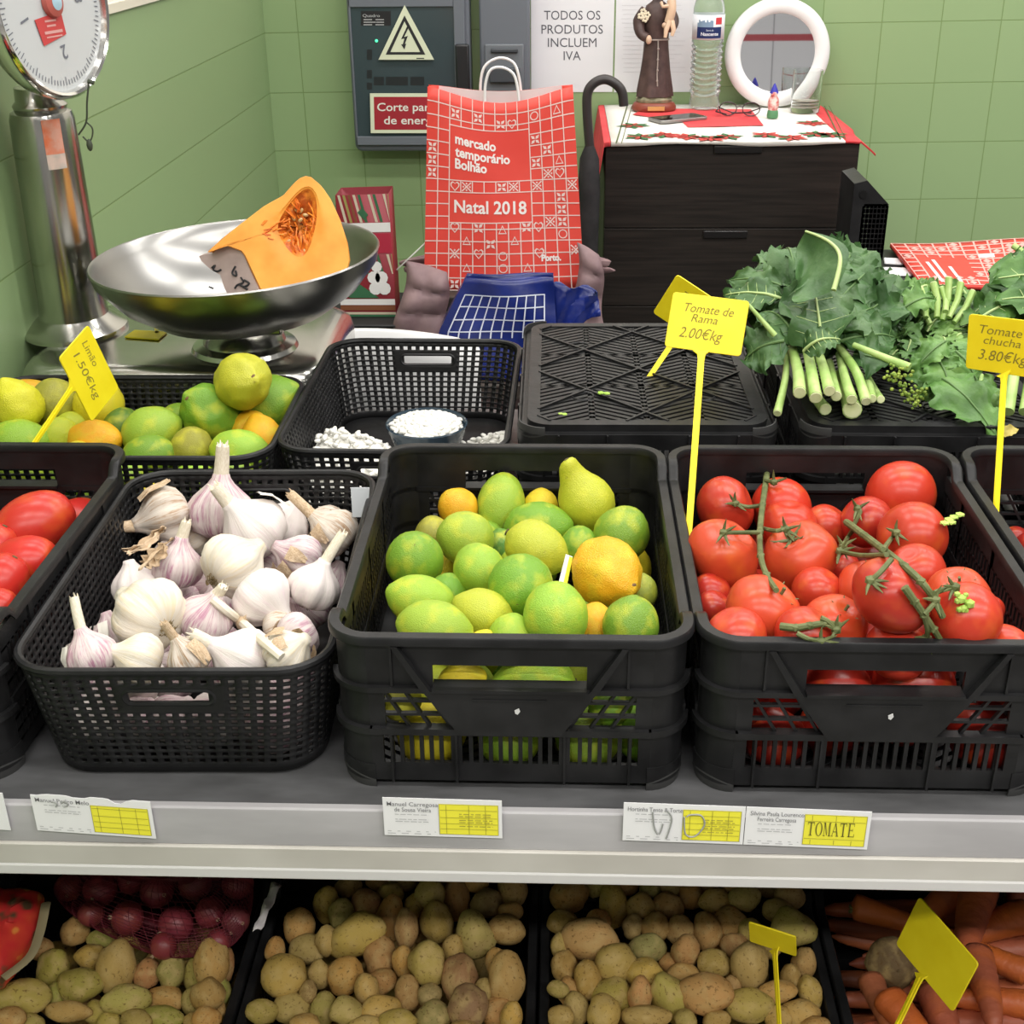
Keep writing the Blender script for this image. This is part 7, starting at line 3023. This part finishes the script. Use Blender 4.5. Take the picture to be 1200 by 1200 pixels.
dk = thing('leafy_bunch', 'bunch of broad dark green leaves at the right edge behind the TOMATE chucha tag', 'greens', (0, 0, 0))
specs = []
g = random.Random(41)
for k in range(44):
    px, py = g.uniform(1168, 1300), g.uniform(325, 470)
    an = g.uniform(0, 2 * PI)
    L = g.uniform(30, 60)
    yy = 1.40 + (470 - py) / 150 * .20
    B, T = at_y(px - math.cos(an) * L / 2, py - math.sin(an) * L / 2, yy), at_y(px + math.cos(an) * L / 2, py + math.sin(an) * L / 2, yy + .02)
    if min(B.z, T.z) < LIDZ + .008:
        continue
    specs.append(dict(base=B, tip=T, w=g.uniform(.018, .034), up=UPV, arch=.15, fold=.1, ruf=.18, seed=700 + k, rib=2 if k % 3 == 0 else 0))
leaf_part(dk, 'inner_leaves', [DLEAF, RIB2], specs)
for k, (b_, yb, t_, yt, w) in enumerate((((1230, 330), 1.56, (1164, 328), 1.54, .036), ((1235, 360), 1.53, (1168, 352), 1.50, .030), ((1215, 310), 1.60, (1185, 300), 1.60, .024), ((1150, 372), 1.50, (1196, 352), 1.52, .02))):
    leaf_part(dk, 'broad_leaf', [DLEAF, RIB], [dict(base=at_y(*b_, yb), tip=at_y(*t_, yt), w=w, up=UPV, arch=.15, fold=.05, ruf=.12, seed=800 + k, nu=16, nv=10, rib=1)])
for k, (a, ya, b, yb, r) in enumerate((((1205, 300), 1.60, (1188, 288), 1.62, 4), ((1195, 400), 1.42, (1178, 500), 1.33, 7), ((1215, 400), 1.42, (1198, 500), 1.33, 7), ((1150, 440), 1.40, (1142, 490), 1.35, 4))):
    A, B = at_y(*a, ya), at_y(*b, yb)
    rr0 = r * depth(A) / FPX
    B.z = max(B.z, LIDZ + rr0)
    m = MB()
    m.tube([A, (A + B) / 2, B], [rr0 * .8, rr0 * .9, rr0], 10)
    m.build('stem', STEMG, dk)
# scraps left on the bare crate base
for (px, py, s, lab) in ((708, 463, .0050, 'bright green leaf scrap in the middle of the bare upturned crate'), (659, 487, .0032, 'tiny yellow-green scrap at the left of the bare upturned crate')):
    o = thing('leaf_scrap', lab, 'leaf scrap', at_z(px, py, LIDZ))
    m = MB()
    for k in range(4):
        m.ball((g.uniform(-1, 1) * s, g.uniform(-1, 1) * s * .7, s * .5), s * g.uniform(.5, .8), 1, (1.3, 1, .5))
    m.build('scrap', noisy('leaf_scrap_green', (.25, .42, .05), (.42, .55, .12), 90, .6), o)
o = thing('fallen_leaf', 'small yellowed leaf on the crate rim beside the stem of the right-hand tag', 'leaf scrap', (0, 0, 0))
m = MB()
leaf(m, at_y(1172, 508, 1.30), at_y(1194, 503, 1.30), .007, UPV, .1, .1, .1, 9, rib=0)
m.build('leaf_blade', noisy('yellow_leaf', (.40, .30, .05), (.50, .42, .12), 80, .6), o)
# ------------------------------------------------------------------ yellow price tags on stems
TAGW, TAGH = .0765, .0555


def price_tag(label, tl, tr, br, bl, joint, bottom, dep, lines=(), sign=1, text_scale=1.0, yb=None):
    """A flat tag read from its four corners (frame pixels): the corners fix how it leans in space, its stem runs on down in its plane."""
    px = [V((q[0] - 600, 600 - q[1])) / FPX * dep for q in (tl, tr, br, bl)]
    a = ((px[1] - px[0]) + (px[2] - px[3])) / 2
    b = ((px[0] - px[3]) + (px[1] - px[2])) / 2
    rho = TAGW / TAGH
    cen = V((sum(p.x for p in px) / 4, sum(p.y for p in px) / 4))
    C = CAM_LOC + CX * cen.x + CY * cen.y - CZ * dep
    rv = (CAM_LOC - C) / dep
    A, Bv = CX * a.x + CY * a.y, CX * b.x + CY * b.y
    best = None
    for k in range(1, 1500):
        zb = sign * k * .00008
        den = rv.dot(Bv) + zb * rv.dot(rv)
        if abs(den) < 1e-7:
            continue
        za = -(A.dot(Bv) + zb * A.dot(rv)) / den
        f1, f2 = A + rv * za, Bv + rv * zb
        err = abs(f1.length - rho * f2.length)
        if best is None or err < best[0]:
            best = (err, f1, f2)
    e1, e2 = best[1], best[2]
    W, H = e1.length, e2.length
    xa = e1.normalized()
    ya = (e2 - xa * e2.dot(xa)).normalized()
    za_ = xa.cross(ya)
    M = Matrix((xa, ya, za_)).transposed().to_4x4()
    M.translation = C
    inv = M.inverted()
    o = thing('price_tag', label, 'price tag', M=M)
    m = MB()
    m.prism([V((u, v, -.0009)) for u, v in rrect(W, H, .0035 * W / TAGW, 4)], (0, 0, .0018))
    pl = m.build('plate', YELLOW, o, bevel=.0004)

    def hit(p):
        d = ray(*p)
        t = (C - CAM_LOC).dot(za_) / d.dot(za_)
        return inv @ (CAM_LOC + d * t)
    J = hit(joint)
    J = V((J.x, -H / 2 + .001, 0))
    B = inv @ at_y(bottom[0], bottom[1], yb) if yb else hit(bottom)
    m = MB()
    s = .0034
    d = (B - J).normalized()
    n = V((0, 0, 1))
    n = (n - d * n.dot(d)).normalized()
    sd = d.cross(n)
    P = [J - sd * s * 2.8, J - sd * s * 1.25 + d * .005, J - sd * s + d * .012, B - sd * s * .9, B + sd * s * .9, J + sd * s + d * .012, J + sd * s * 1.25 + d * .005, J + sd * s * 2.8]
    m.prism([p - n * .0008 for p in P], n * .0016)
    m.bar(J + d * .004 + n * .0010, B + n * .0010, .0014, .0008, n)
    m.build('stem', YELLOW, o)
    if lines:
        m = MB()
        k = W / TAGW * text_scale
        for s_, x0, y0, size, w in lines:
            add_text(m, s_, lambda u, v: V((u * k, v * k, .00105)), x0, y0, size, width=w, shear=.25)
        m.build('handwriting', PENCIL, pl, smooth=False)
    return o


price_tag('yellow price tag with handwriting, standing at the left wall of the tomato crate', (790, 342), (877, 353), (869, 418), (777, 406), (822, 413), (806, 640), 1.335,
          [('Tomate de', -.026, .010, .0125, .050), ('Rama', -.016, .0005, .0115, .026), ('2.00€kg', -.026, -.016, .0150, .042)], yb=1.09)
price_tag('yellow price tag stuck slantwise in the upturned crate, half hidden by another tag', (794, 322), (866, 370), (837, 414), (764, 366), (788, 402), (758, 446), 1.55, [('To', -.024, .008, .013, .012)], yb=1.462)
price_tag('yellow price tag with handwriting at the right edge, stem in the small tomato crate', (1135, 367), (1225, 379), (1219, 444), (1131, 432), (1177, 437), (1164, 650), 1.335,
          [('Tomate', -.028, .010, .0125, .044), ('chucha', -.022, .000, .0115, .038), ('3.80€kg', -.026, -.016, .0150, .048)], yb=1.10)
price_tag('yellow price tag standing on its corner like a diamond among the basket lemons', (103, 381), (140, 455), (107, 495), (70, 420), (83, 455), (36, 526), 1.50,
          [('Limão', -.030, .008, .0125, .028), ('1.50€kg', -.028, -.010, .0140, .052)], sign=-1)
price_tag('small yellow tag among the potatoes of the right-hand potato crate, blank side out', (878, 1081.5), (932, 1096), (934, 1122), (878, 1101), (908, 1117), (914, 1215), 1.26, yb=.885)
price_tag('yellow tag tilted like a diamond among the carrots, blank side out', (1077, 1050), (1146, 1128), (1116, 1186), (1049, 1105), (1078, 1146), (1045, 1215), 1.20, sign=1, yb=.865)

# ------------------------------------------------------------------ lower deck: potatoes
def pot_fn(seed, sx, lump):
    def fn(d):
        n = noise.noise(d * 1.1 + V((seed, seed, 0))) * lump + noise.noise(d * 2.6 + V((0, seed, 3))) * lump * .4
        k = 1 + n
        for q in range(4):
            e = V((math.sin(seed + q * 2.1), math.cos(seed * 1.7 + q * 1.3), math.sin(seed * .6 + q * 3.3))).normalized()
            k -= .035 * math.exp(-((d - e).length / .13) ** 2)
        return V((d.x * sx, d.y, d.z * .93)) * k
    return fn


POT = [sphere_mesh(pot_fn(1.1 + 3.7 * i, sx, l), 3, 'potato', POTM) for i, (sx, l) in enumerate(((1.0, .16), (1.12, .2), (1.0, .22), (1.2, .18), (1.06, .14)))]
m = MB()
m.ball((0, 0, 0), .07, 1, (1, 1, .4))
EYE_ME = m.mesh('eye', mat('potato_eye', (.13, .085, .035), .8))
LRIM = LZ + CH
TAN, TAN2, PINKP, GREENP, GREY = (.45, .285, .085), (.39, .245, .075), (.30, .15, .085), (.34, .275, .065), (.33, .22, .075)


def potatoes(lst, ox, oy, k, zf, xc, seed, common, special, tint, group):
    P = Pile()
    g = random.Random(seed)
    for i, q in enumerate(lst):
        x, y, rx, ry = q[:4]
        ang = q[4] if len(q) > 4 else (0 if rx >= ry else 90)
        px, py = ox + x * k, oy + y * k
        o = P.add(px, py, (rx + ry) / 2 * k, zf(py) + g.uniform(-.004, .010) + (.006 if rx + ry > 150 else 0), ratio=max(rx, ry) / min(rx, ry), ang=ang, label=special.get(i, common))
        o['sp'] = i in special
        if i in special:
            s = special[i]
            o['col'] = PINKP if 'pink' in s else GREENP if 'green' in s or 'yellowish' in s else TAN
    box = (xc - CW / 2 + .006, xc + CW / 2 - .006, LYC - CD / 2 + .006, LYC + CD / 2 - .006)
    P.settle(squash=.86, box=box)
    P.fill(46, (.017, .022), *box, LZ + .006, lambda y: LRIM - .022 if y < 1.0 else LRIM - .03, seed, squash=.90, label='potato low in the heap, under the top layer', grp='potatoes under the top layer')
    P.fill(36, (.018, .024), box[0], box[1], box[2], box[2] + .12, LZ + .006, lambda y: LRIM - .008, seed + 50, squash=.88, label='potato low in the heap, under the top layer', grp='potatoes under the top layer')
    for o in P.it:
        f = o.get('filler')
        if f:
            ax = V((g.uniform(-1, 1), g.uniform(-1, 1), g.uniform(-.3, .3)))
            rt = g.uniform(1, 1.35)
        else:
            ax = img_dir(o['ang'], g.uniform(-20, 20))
            rt = o['ratio']
        s = o['r'] / math.sqrt(rt)
        col = o.get('col') or g.choice(tint)
        col = tuple(c * g.uniform(.85, 1.15) for c in col)
        parts = []
        if o.get('sp'):
            zz = basis(ax).transposed() @ CZ
            parts.append(('eye', EYE_ME, Matrix.Translation(V((zz.x * .3, zz.y * .9, zz.z * .9)) * 1.0), None))
        put('potato', POT[g.randrange(5)], o['p'], basis(ax) @ Matrix.Rotation(g.uniform(0, 6), 3, 'X'), (s * rt * 1.06, s * 1.06, s * 1.06), col, o['label'], 'potato', (o.get('grp') or group) if not o.get('sp') else None, parts)
    return P


zl = lambda py: LRIM - .006 + (1100 - py) / 100 * .006
mid = [(235, 685, 60, 70), (345, 600, 50, 70), (395, 640, 48, 55), (497, 592, 55, 52), (455, 725, 100, 75, 30), (275, 770, 60, 58), (590, 655, 55, 75), (655, 695, 45, 70), (770, 670, 60, 85), (850, 580, 55, 75), (745, 560, 55, 60), (970, 595, 60, 60), (1070, 540, 60, 65), (915, 725, 78, 82), (1045, 700, 68, 60), (545, 805, 60, 68), (640, 820, 40, 60), (735, 830, 75, 88), (410, 880, 62, 80, 60), (180, 885, 82, 82), (315, 875, 42, 55), (205, 1000, 68, 58), (500, 930, 48, 58), (555, 1010, 75, 52), (660, 945, 50, 65), (330, 1005, 55, 58), (420, 1015, 58, 55), (860, 890, 75, 90), (745, 955, 45, 45), (895, 1000, 75, 80), (1070, 900, 68, 90), (1010, 830, 50, 55), (1015, 1020, 62, 55), (760, 1040, 68, 60), (90, 1020, 60, 48), (270, 940, 35, 40), (960, 940, 40, 50), (550, 505, 50, 40), (645, 505, 50, 42), (430, 530, 50, 40), (920, 515, 45, 38), (690, 600, 40, 45), (340, 740, 42, 55), (590, 555, 45, 40), (840, 770, 45, 50), (560, 900, 45, 45), (820, 500, 45, 35), (1060, 630, 40, 40), (140, 780, 40, 45), (620, 1060, 60, 50), (500, 1075, 55, 40), (260, 1075, 60, 45), (1110, 1040, 45, 60), (880, 1090, 55, 40)]
potatoes(mid, 280, 880, .3, zl, LOW_X[1], 3, 'tan potato like its neighbours in the crate below the citrus', {
    4: 'large oblong potato near the left rear of the crate below the citrus', 29: 'pinkish potato at the lower right of the crate below the citrus', 17: 'large round potato in the middle of the crate below the citrus', 30: 'upright oval potato against the right wall of the crate below the citrus',
    19: 'big round potato at the left wall of the crate below the citrus', 34: 'greenish potato in the front left corner of the crate below the citrus', 27: 'tall lopsided potato behind the pinkish one', 13: 'round brown potato right of centre in the crate below the citrus'}, [TAN, TAN, TAN2, GREY], 'tan potatoes in the middle crate')
rgt = [(225, 565, 70, 65), (400, 605, 62, 75), (500, 615, 50, 60), (608, 605, 58, 55), (700, 568, 48, 48), (800, 595, 65, 50), (305, 745, 105, 85), (400, 825, 75, 75), (295, 895, 55, 60), (200, 670, 50, 45), (170, 840, 55, 60), (560, 690, 55, 55), (655, 700, 52, 55), (765, 705, 58, 62), (850, 665, 68, 55), (530, 770, 62, 55), (675, 785, 58, 62), (790, 830, 62, 55), (905, 575, 55, 50), (1040, 620, 55, 48), (1010, 530, 55, 40), (1120, 570, 60, 50), (1155, 690, 75, 75), (930, 835, 75, 85), (760, 950, 85, 75), (615, 965, 68, 108, 118), (505, 955, 50, 65), (390, 960, 70, 70), (360, 1020, 62, 65), (250, 1005, 50, 60), (925, 995, 85, 65), (1090, 890, 40, 60), (525, 1040, 85, 45), (680, 1050, 40, 40), (800, 1050, 50, 40), (1130, 1030, 65, 60), (515, 870, 60, 60), (670, 870, 55, 40), (160, 760, 40, 45), (150, 930, 35, 30), (215, 940, 40, 55), (860, 920, 35, 40), (1040, 940, 60, 40), (340, 660, 45, 40), (470, 690, 40, 45), (930, 700, 45, 45), (1000, 760, 55, 50), (870, 760, 45, 45), (620, 830, 40, 40), (540, 540, 40, 35), (330, 530, 45, 40), (440, 530, 45, 35), (620, 530, 45, 35), (760, 520, 45, 35), (860, 525, 40, 35), (1040, 1040, 50, 45), (1180, 830, 50, 60), (1200, 940, 45, 60, 110), (180, 1040, 50, 45), (1190, 1080, 55, 45)]
potatoes(rgt, 600, 880, .3, zl, LOW_X[2], 4, 'tan potato like its neighbours in the crate with the small yellow tag', {
    6: 'large lumpy potato at the left rear of the crate with the small yellow tag', 8: 'small yellowish round potato below the large lumpy one', 25: 'long smooth potato lying slantwise, front middle of the crate with the small tag', 24: 'broad pale potato right of the long slanting one', 30: 'wide potato left of the small yellow tag stem',
    23: 'large potato just left of the small yellow tag plate', 22: 'large round potato at the right wall behind the small yellow tag', 1: 'potato with one dark eye, left rear of the crate with the small yellow tag'}, [TAN, TAN2, TAN2, GREY], 'tan potatoes in the crate with the tag')
lft = [(235, 955, 70, 75), (350, 1035, 90, 80), (400, 905, 65, 55), (520, 950, 85, 110), (640, 975, 60, 60), (750, 980, 60, 65), (870, 985, 60, 75), (990, 935, 45, 75), (1075, 940, 75, 100), (980, 1080, 70, 75), (555, 1095, 85, 65), (725, 1090, 85, 55), (850, 1100, 50, 60), (710, 1170, 80, 50), (100, 1090, 100, 75), (300, 1140, 85, 45), (430, 1150, 60, 50), (130, 1190, 60, 40), (860, 1190, 55, 45), (1000, 1180, 60, 50), (330, 790, 60, 60), (450, 830, 55, 45), (600, 1180, 60, 45), (1100, 1060, 45, 50), (920, 900, 50, 45), (800, 920, 45, 40), (690, 920, 45, 40), (180, 870, 50, 50), (480, 1190, 50, 40), (1150, 1140, 40, 45), (40, 1180, 60, 50), (560, 850, 50, 45), (250, 1070, 45, 45)]
potatoes(lft, 0, 880, .2667, zl, LOW_X[0], 5, 'potato like its neighbours in the crate below the garlic', {
    3: 'tall knobbly potato with two dark eyes in the crate below the garlic', 8: 'large oval potato with dark end, right side of the crate below the garlic', 1: 'broad greenish potato left of the knobbly one', 0: 'greenish round potato at the left of the crate below the garlic', 14: 'large greenish potato in the front left corner, beside the red packet',
    10: 'oblong tan potato below the tall knobbly one', 15: 'long flat potato low at the front left of the crate below the garlic'}, [TAN, GREENP, TAN2, GREENP], 'potatoes in the left crate')

# red onions in a net bag
NETM = mat('red_net', (.13, .012, .022), .5)
P = Pile()
g = random.Random(9)
for i, (x, y, rx, ry) in enumerate(((440, 610, 80, 75), (690, 615, 75, 80), (860, 580, 75, 75), (1045, 585, 70, 75), (560, 735, 85, 70), (770, 765, 95, 70), (925, 710, 75, 70), (1035, 745, 60, 70), (720, 855, 75, 50), (400, 715, 60, 60), (575, 570, 60, 60), (300, 600, 60, 65), (960, 835, 65, 50), (480, 530, 60, 50), (780, 520, 60, 50), (940, 520, 60, 50))):
    P.add(x * .2667, 880 + y * .2667, (rx + ry) / 2 * .2667, LRIM + .034 + (1060 - (880 + y * .2667)) * .0002)
NBX = (LOW_X[0] - CW / 2 + .006, LOW_X[0] + CW / 2 - .004, LYC - CD / 2, LYC + CD / 2)
P.settle(squash=.9)
ONI = uv_mesh(lambda d: V((d.x, d.y, d.z * .92 + (.16 * math.exp(-(math.hypot(d.x, d.y) / .16) ** 2) if d.z > 0 else -.05 * math.exp(-(math.hypot(d.x, d.y) / .2) ** 2)))), 28, 16, 'red_onion', ONIM)
m = MB()
for k in range(7):
    a = k * .9
    m.tube([(.06 * math.cos(a), .06 * math.sin(a), .98), (.12 * math.cos(a), .12 * math.sin(a), 1.2)], [.03, .008], 5)
ONTIP = m.mesh('dry_tip', HUSK)
oc = sum((o['p'] for o in P.it), V((0, 0, 0))) / len(P.it)
for k, o in enumerate(P.it):
    z = V((g.uniform(-1, 1), g.uniform(-1, .4), g.uniform(-.2, 1))).normalized()
    x = z.orthogonal().normalized()
    put('red_onion', ONI, o['p'], Matrix((x, z.cross(x), z)).transposed(), o['r'] * .97, tuple(c * g.uniform(.8, 1.2) for c in (.19, .036, .036)), 'dull red onion inside the red net bag on the lower deck', 'onion', 'red onions in the net bag', [('dry_tip', ONTIP, Matrix.Identity(4), None)])
nb_ = thing('net_bag', 'red net bag of onions lying on the potatoes below the garlic basket', 'net bag', (0, 0, 0))
ys = [o['p'] for o in P.it]


def net_pt(i, j):
    """Hull round the onions: each direction reaches just past the farthest onion."""
    th, ph = PI * (j + .5) / 34, 2 * PI * i / 72
    d = V((math.sin(th) * math.cos(ph), math.sin(th) * math.sin(ph), math.cos(th)))
    s = .0
    acc = []
    for o in P.it:
        acc.append((o['p'] - oc).dot(d) + o['r'] + .0022)
    mx = max(acc)
    soft = mx + .004 * math.log(sum(math.exp((q - mx) / .004) for q in acc))
    return oc + d * min(soft, .20)


# support function -> points: use gradient of the support (farthest contact point) for a tight hull
def net_pt2(i, j):
    th, ph = PI * (j + .5) / 34, 2 * PI * i / 72
    d = V((math.sin(th) * math.cos(ph), math.sin(th) * math.sin(ph), math.cos(th)))
    acc = [((o['p'] - oc).dot(d) + o['r'], o) for o in P.it]
    mx = max(a for a, _ in acc)
    W = 0
    q = V((0, 0, 0))
    for a, o in acc:
        w = math.exp((a - mx) / .010)
        q += (o['p'] + d * (o['r'] + .003)) * w
        W += w
    return q / W


m = MB()
m.grid(net_pt2, 72, 33, closed=True)
nt = m.build('net', NETM, nb_, angle=180)
w = nt.modifiers.new('mesh', 'WIREFRAME')
w.thickness = .0006
w.use_replace = True
m = MB()
A, B, C_, D = at_z(296, 1092, LRIM + .05), at_z(306, 1090, LRIM + .05), at_z(330, 1036, LRIM + .06), at_z(318, 1036, LRIM + .06)
m.grid(lambda i, j: (A + (B - A) * (i / 3)) * (1 - j / 8) + (D + (C_ - D) * (i / 3)) * (j / 8) + V((0, 0, .003 * math.sin(j * 1.7 + i))), 3, 8)
m.build('white_band', noisy('band_white', (.50, .46, .46), (.62, .58, .58), 60, .4), nb_, solid=.0006)

# bright printed packet at the left edge
fp = thing('foil_packet', 'crumpled red and yellow packet at the left edge of the lower deck', 'packet', (0, 0, 0))
Q = [at_z(-70, 1170, LRIM + .035), at_z(2, 1150, LRIM + .035), at_z(44, 1098, LRIM + .04), at_z(52, 1052, LRIM + .05), at_z(-70, 1040, LRIM + .05)]
c0 = sum(Q, V((0, 0, 0))) / 5
m = MB()


def pk_pt(i, j):
    a = i / 30 * 5
    k = int(a) % 5
    p = Q[k] + (Q[(k + 1) % 5] - Q[k]) * (a - int(a))
    t = j / 10
    h = .022 * math.sin(PI * t) if True else 0
    rr3 = math.sin(PI * (.06 + .88 * t)) ** .5
    q = c0 + (p - c0) * rr3
    return q + V((0, 0, -.024 * math.cos(PI * t) + .002 * math.sin(i * 2.7 + j)))


m.grid(pk_pt, 30, 10, closed=True)
m.face(m.verts([pk_pt(i, 0) for i in range(30)]))
m.face(m.verts([pk_pt(i, 10) for i in range(30)]))
PKM = mat('packet_print', (.55, .05, .03), .25)
t, b = nodes_of(PKM)
v = coords(t, jitter=False)
t.links.new(ramp(t, noise_tex(t, v, 28, 2), [(.36, (.10, .06, .03)), (.42, (.55, .03, .03)), (.56, (.60, .06, .03)), (.60, (.72, .22, .05)), (.70, (.45, .38, .08))]), b.inputs['Base Color'])
m.build('packet_body', PKM, fp, angle=60)
m = MB()
pts = [at_z(4, 1146, LRIM + .048), at_z(34, 1122, LRIM + .05), at_z(46, 1095, LRIM + .053), at_z(54, 1058, LRIM + .058)]
sp = smooth_path(pts, 4)
m.tube(sp, [.005] * len(sp), 6, flat=.3)
m.build('crimped_edge', mat('packet_edge', (.30, .25, .14), .5), fp)

# ------------------------------------------------------------------ carrots
def carrot_mesh(seed):
    m = MB()
    g = random.Random(seed)
    n = 22
    pts = [V((.05 * math.sin(i / n * 3 + seed), .04 * math.sin(i / n * 2 + seed * 2), -1 + 2 * i / n)) for i in range(n + 1)]
    rad = []
    for i in range(n + 1):
        u = i / n
        r = .19 * (.30 + .70 * u ** .6) * (1 + .02 * math.sin(i * 2.3 + seed))
        if u > .94:
            r *= math.sqrt(max(.08, 1 - ((u - .94) / .062) ** 2))
        if u < .06:
            r *= .3 + .7 * u / .06
        rad.append(r)
    m.tube(pts, rad, 18)
    return m.mesh('carrot', CARM, angle=60)


CAR = [carrot_mesh(1.2), carrot_mesh(3.4), carrot_mesh(5.1)]
m = MB()
for k in range(6):
    a = k * 1.05
    m.tube([(.03 * math.cos(a), .03 * math.sin(a), .97), (.05 * math.cos(a), .05 * math.sin(a), 1.05)], [.025, .012], 5)
CTOP_ME = m.mesh('cut_top', mat('carrot_top', (.12, .13, .04), .8))
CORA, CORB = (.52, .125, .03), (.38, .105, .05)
g = random.Random(14)
zcar = lambda py: LRIM - .002 + (1100 - py) / 100 * .010
carrots = [((440, 695), (720, 745), 44, CORA, 'carrot lying crosswise at the rear left corner of the carrot crate', .0),
           ((1000, 590), (945, 900), 62, CORB, 'thickest pinkish carrot pointing to the rear, right behind the diamond tag', .016),
           ((1230, 745), (1040, 785), 58, CORA, 'carrot at the right edge, lying behind the thick pinkish one', .0),
           ((1010, 880), (1045, 1230), 56, CORB, 'long carrot coming to the front right below the diamond tag', .010),
           ((1230, 985), (1070, 900), 46, CORA, 'carrot slanting down to the right edge in the middle of the crate', .0),
           ((1240, 1140), (1080, 1110), 50, CORA, 'carrot at the lower right edge, thick end cut by the frame', .0),
           ((615, 1065), (730, 1250), 56, CORA, 'bright orange carrot with its thick end up, left of the tag stem', .010),
           ((790, 1030), (880, 1230), 58, CORB, 'carrot partly covered by the lower corner of the diamond tag', .004),
           ((920, 640), (760, 730), 50, CORB, 'carrot in shade at the rear, behind the top of the diamond tag', -.004),
           ((540, 990), (590, 1180), 44, CORB, 'dull carrot beside the left wall of the carrot crate', -.008),
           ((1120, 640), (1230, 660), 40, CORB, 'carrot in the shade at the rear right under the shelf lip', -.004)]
caps = []
for k, (a, b, r, col, lab, dz) in enumerate(carrots):
    pa, pb = (880 + a[0] * .2667, 880 + a[1] * .2667), (880 + b[0] * .2667, 880 + b[1] * .2667)
    A, B = at_z(*pa, zcar(pa[1]) + dz), at_z(*pb, zcar(pb[1]) + dz)
    rad = r * .2667 * depth(A) / FPX
    caps.append((A, B, rad))
    z = (A - B).normalized()
    x = z.orthogonal().normalized()
    L = max((A - B).length, .09)
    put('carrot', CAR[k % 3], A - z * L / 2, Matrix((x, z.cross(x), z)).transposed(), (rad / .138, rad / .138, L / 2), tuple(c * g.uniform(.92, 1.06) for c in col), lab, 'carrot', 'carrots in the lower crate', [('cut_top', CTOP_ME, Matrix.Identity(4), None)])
p = at_z(1045, 1128, LRIM - .008)
put('round_root', POT[2], p, basis(CX), .026, (.16, .105, .05), 'brown round root among the carrots, left of the diamond tag', 'vegetable', None, [('eye', EYE_ME, Matrix.Translation(basis(CX).transposed() @ (CZ * .95)), None)])
# carrots lying below the top ones
xc = LOW_X[3]
k = 0
for lay in range(5):
    for q in range(7):
        z0 = LZ + .020 + lay * .024
        y0 = LYC - CD / 2 + .03 + q * .052
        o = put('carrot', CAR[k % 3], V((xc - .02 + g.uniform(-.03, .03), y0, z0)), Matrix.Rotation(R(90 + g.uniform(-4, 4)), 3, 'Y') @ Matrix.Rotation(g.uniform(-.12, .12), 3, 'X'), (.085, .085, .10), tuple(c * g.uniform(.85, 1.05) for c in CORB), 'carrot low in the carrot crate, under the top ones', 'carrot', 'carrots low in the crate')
        k += 1
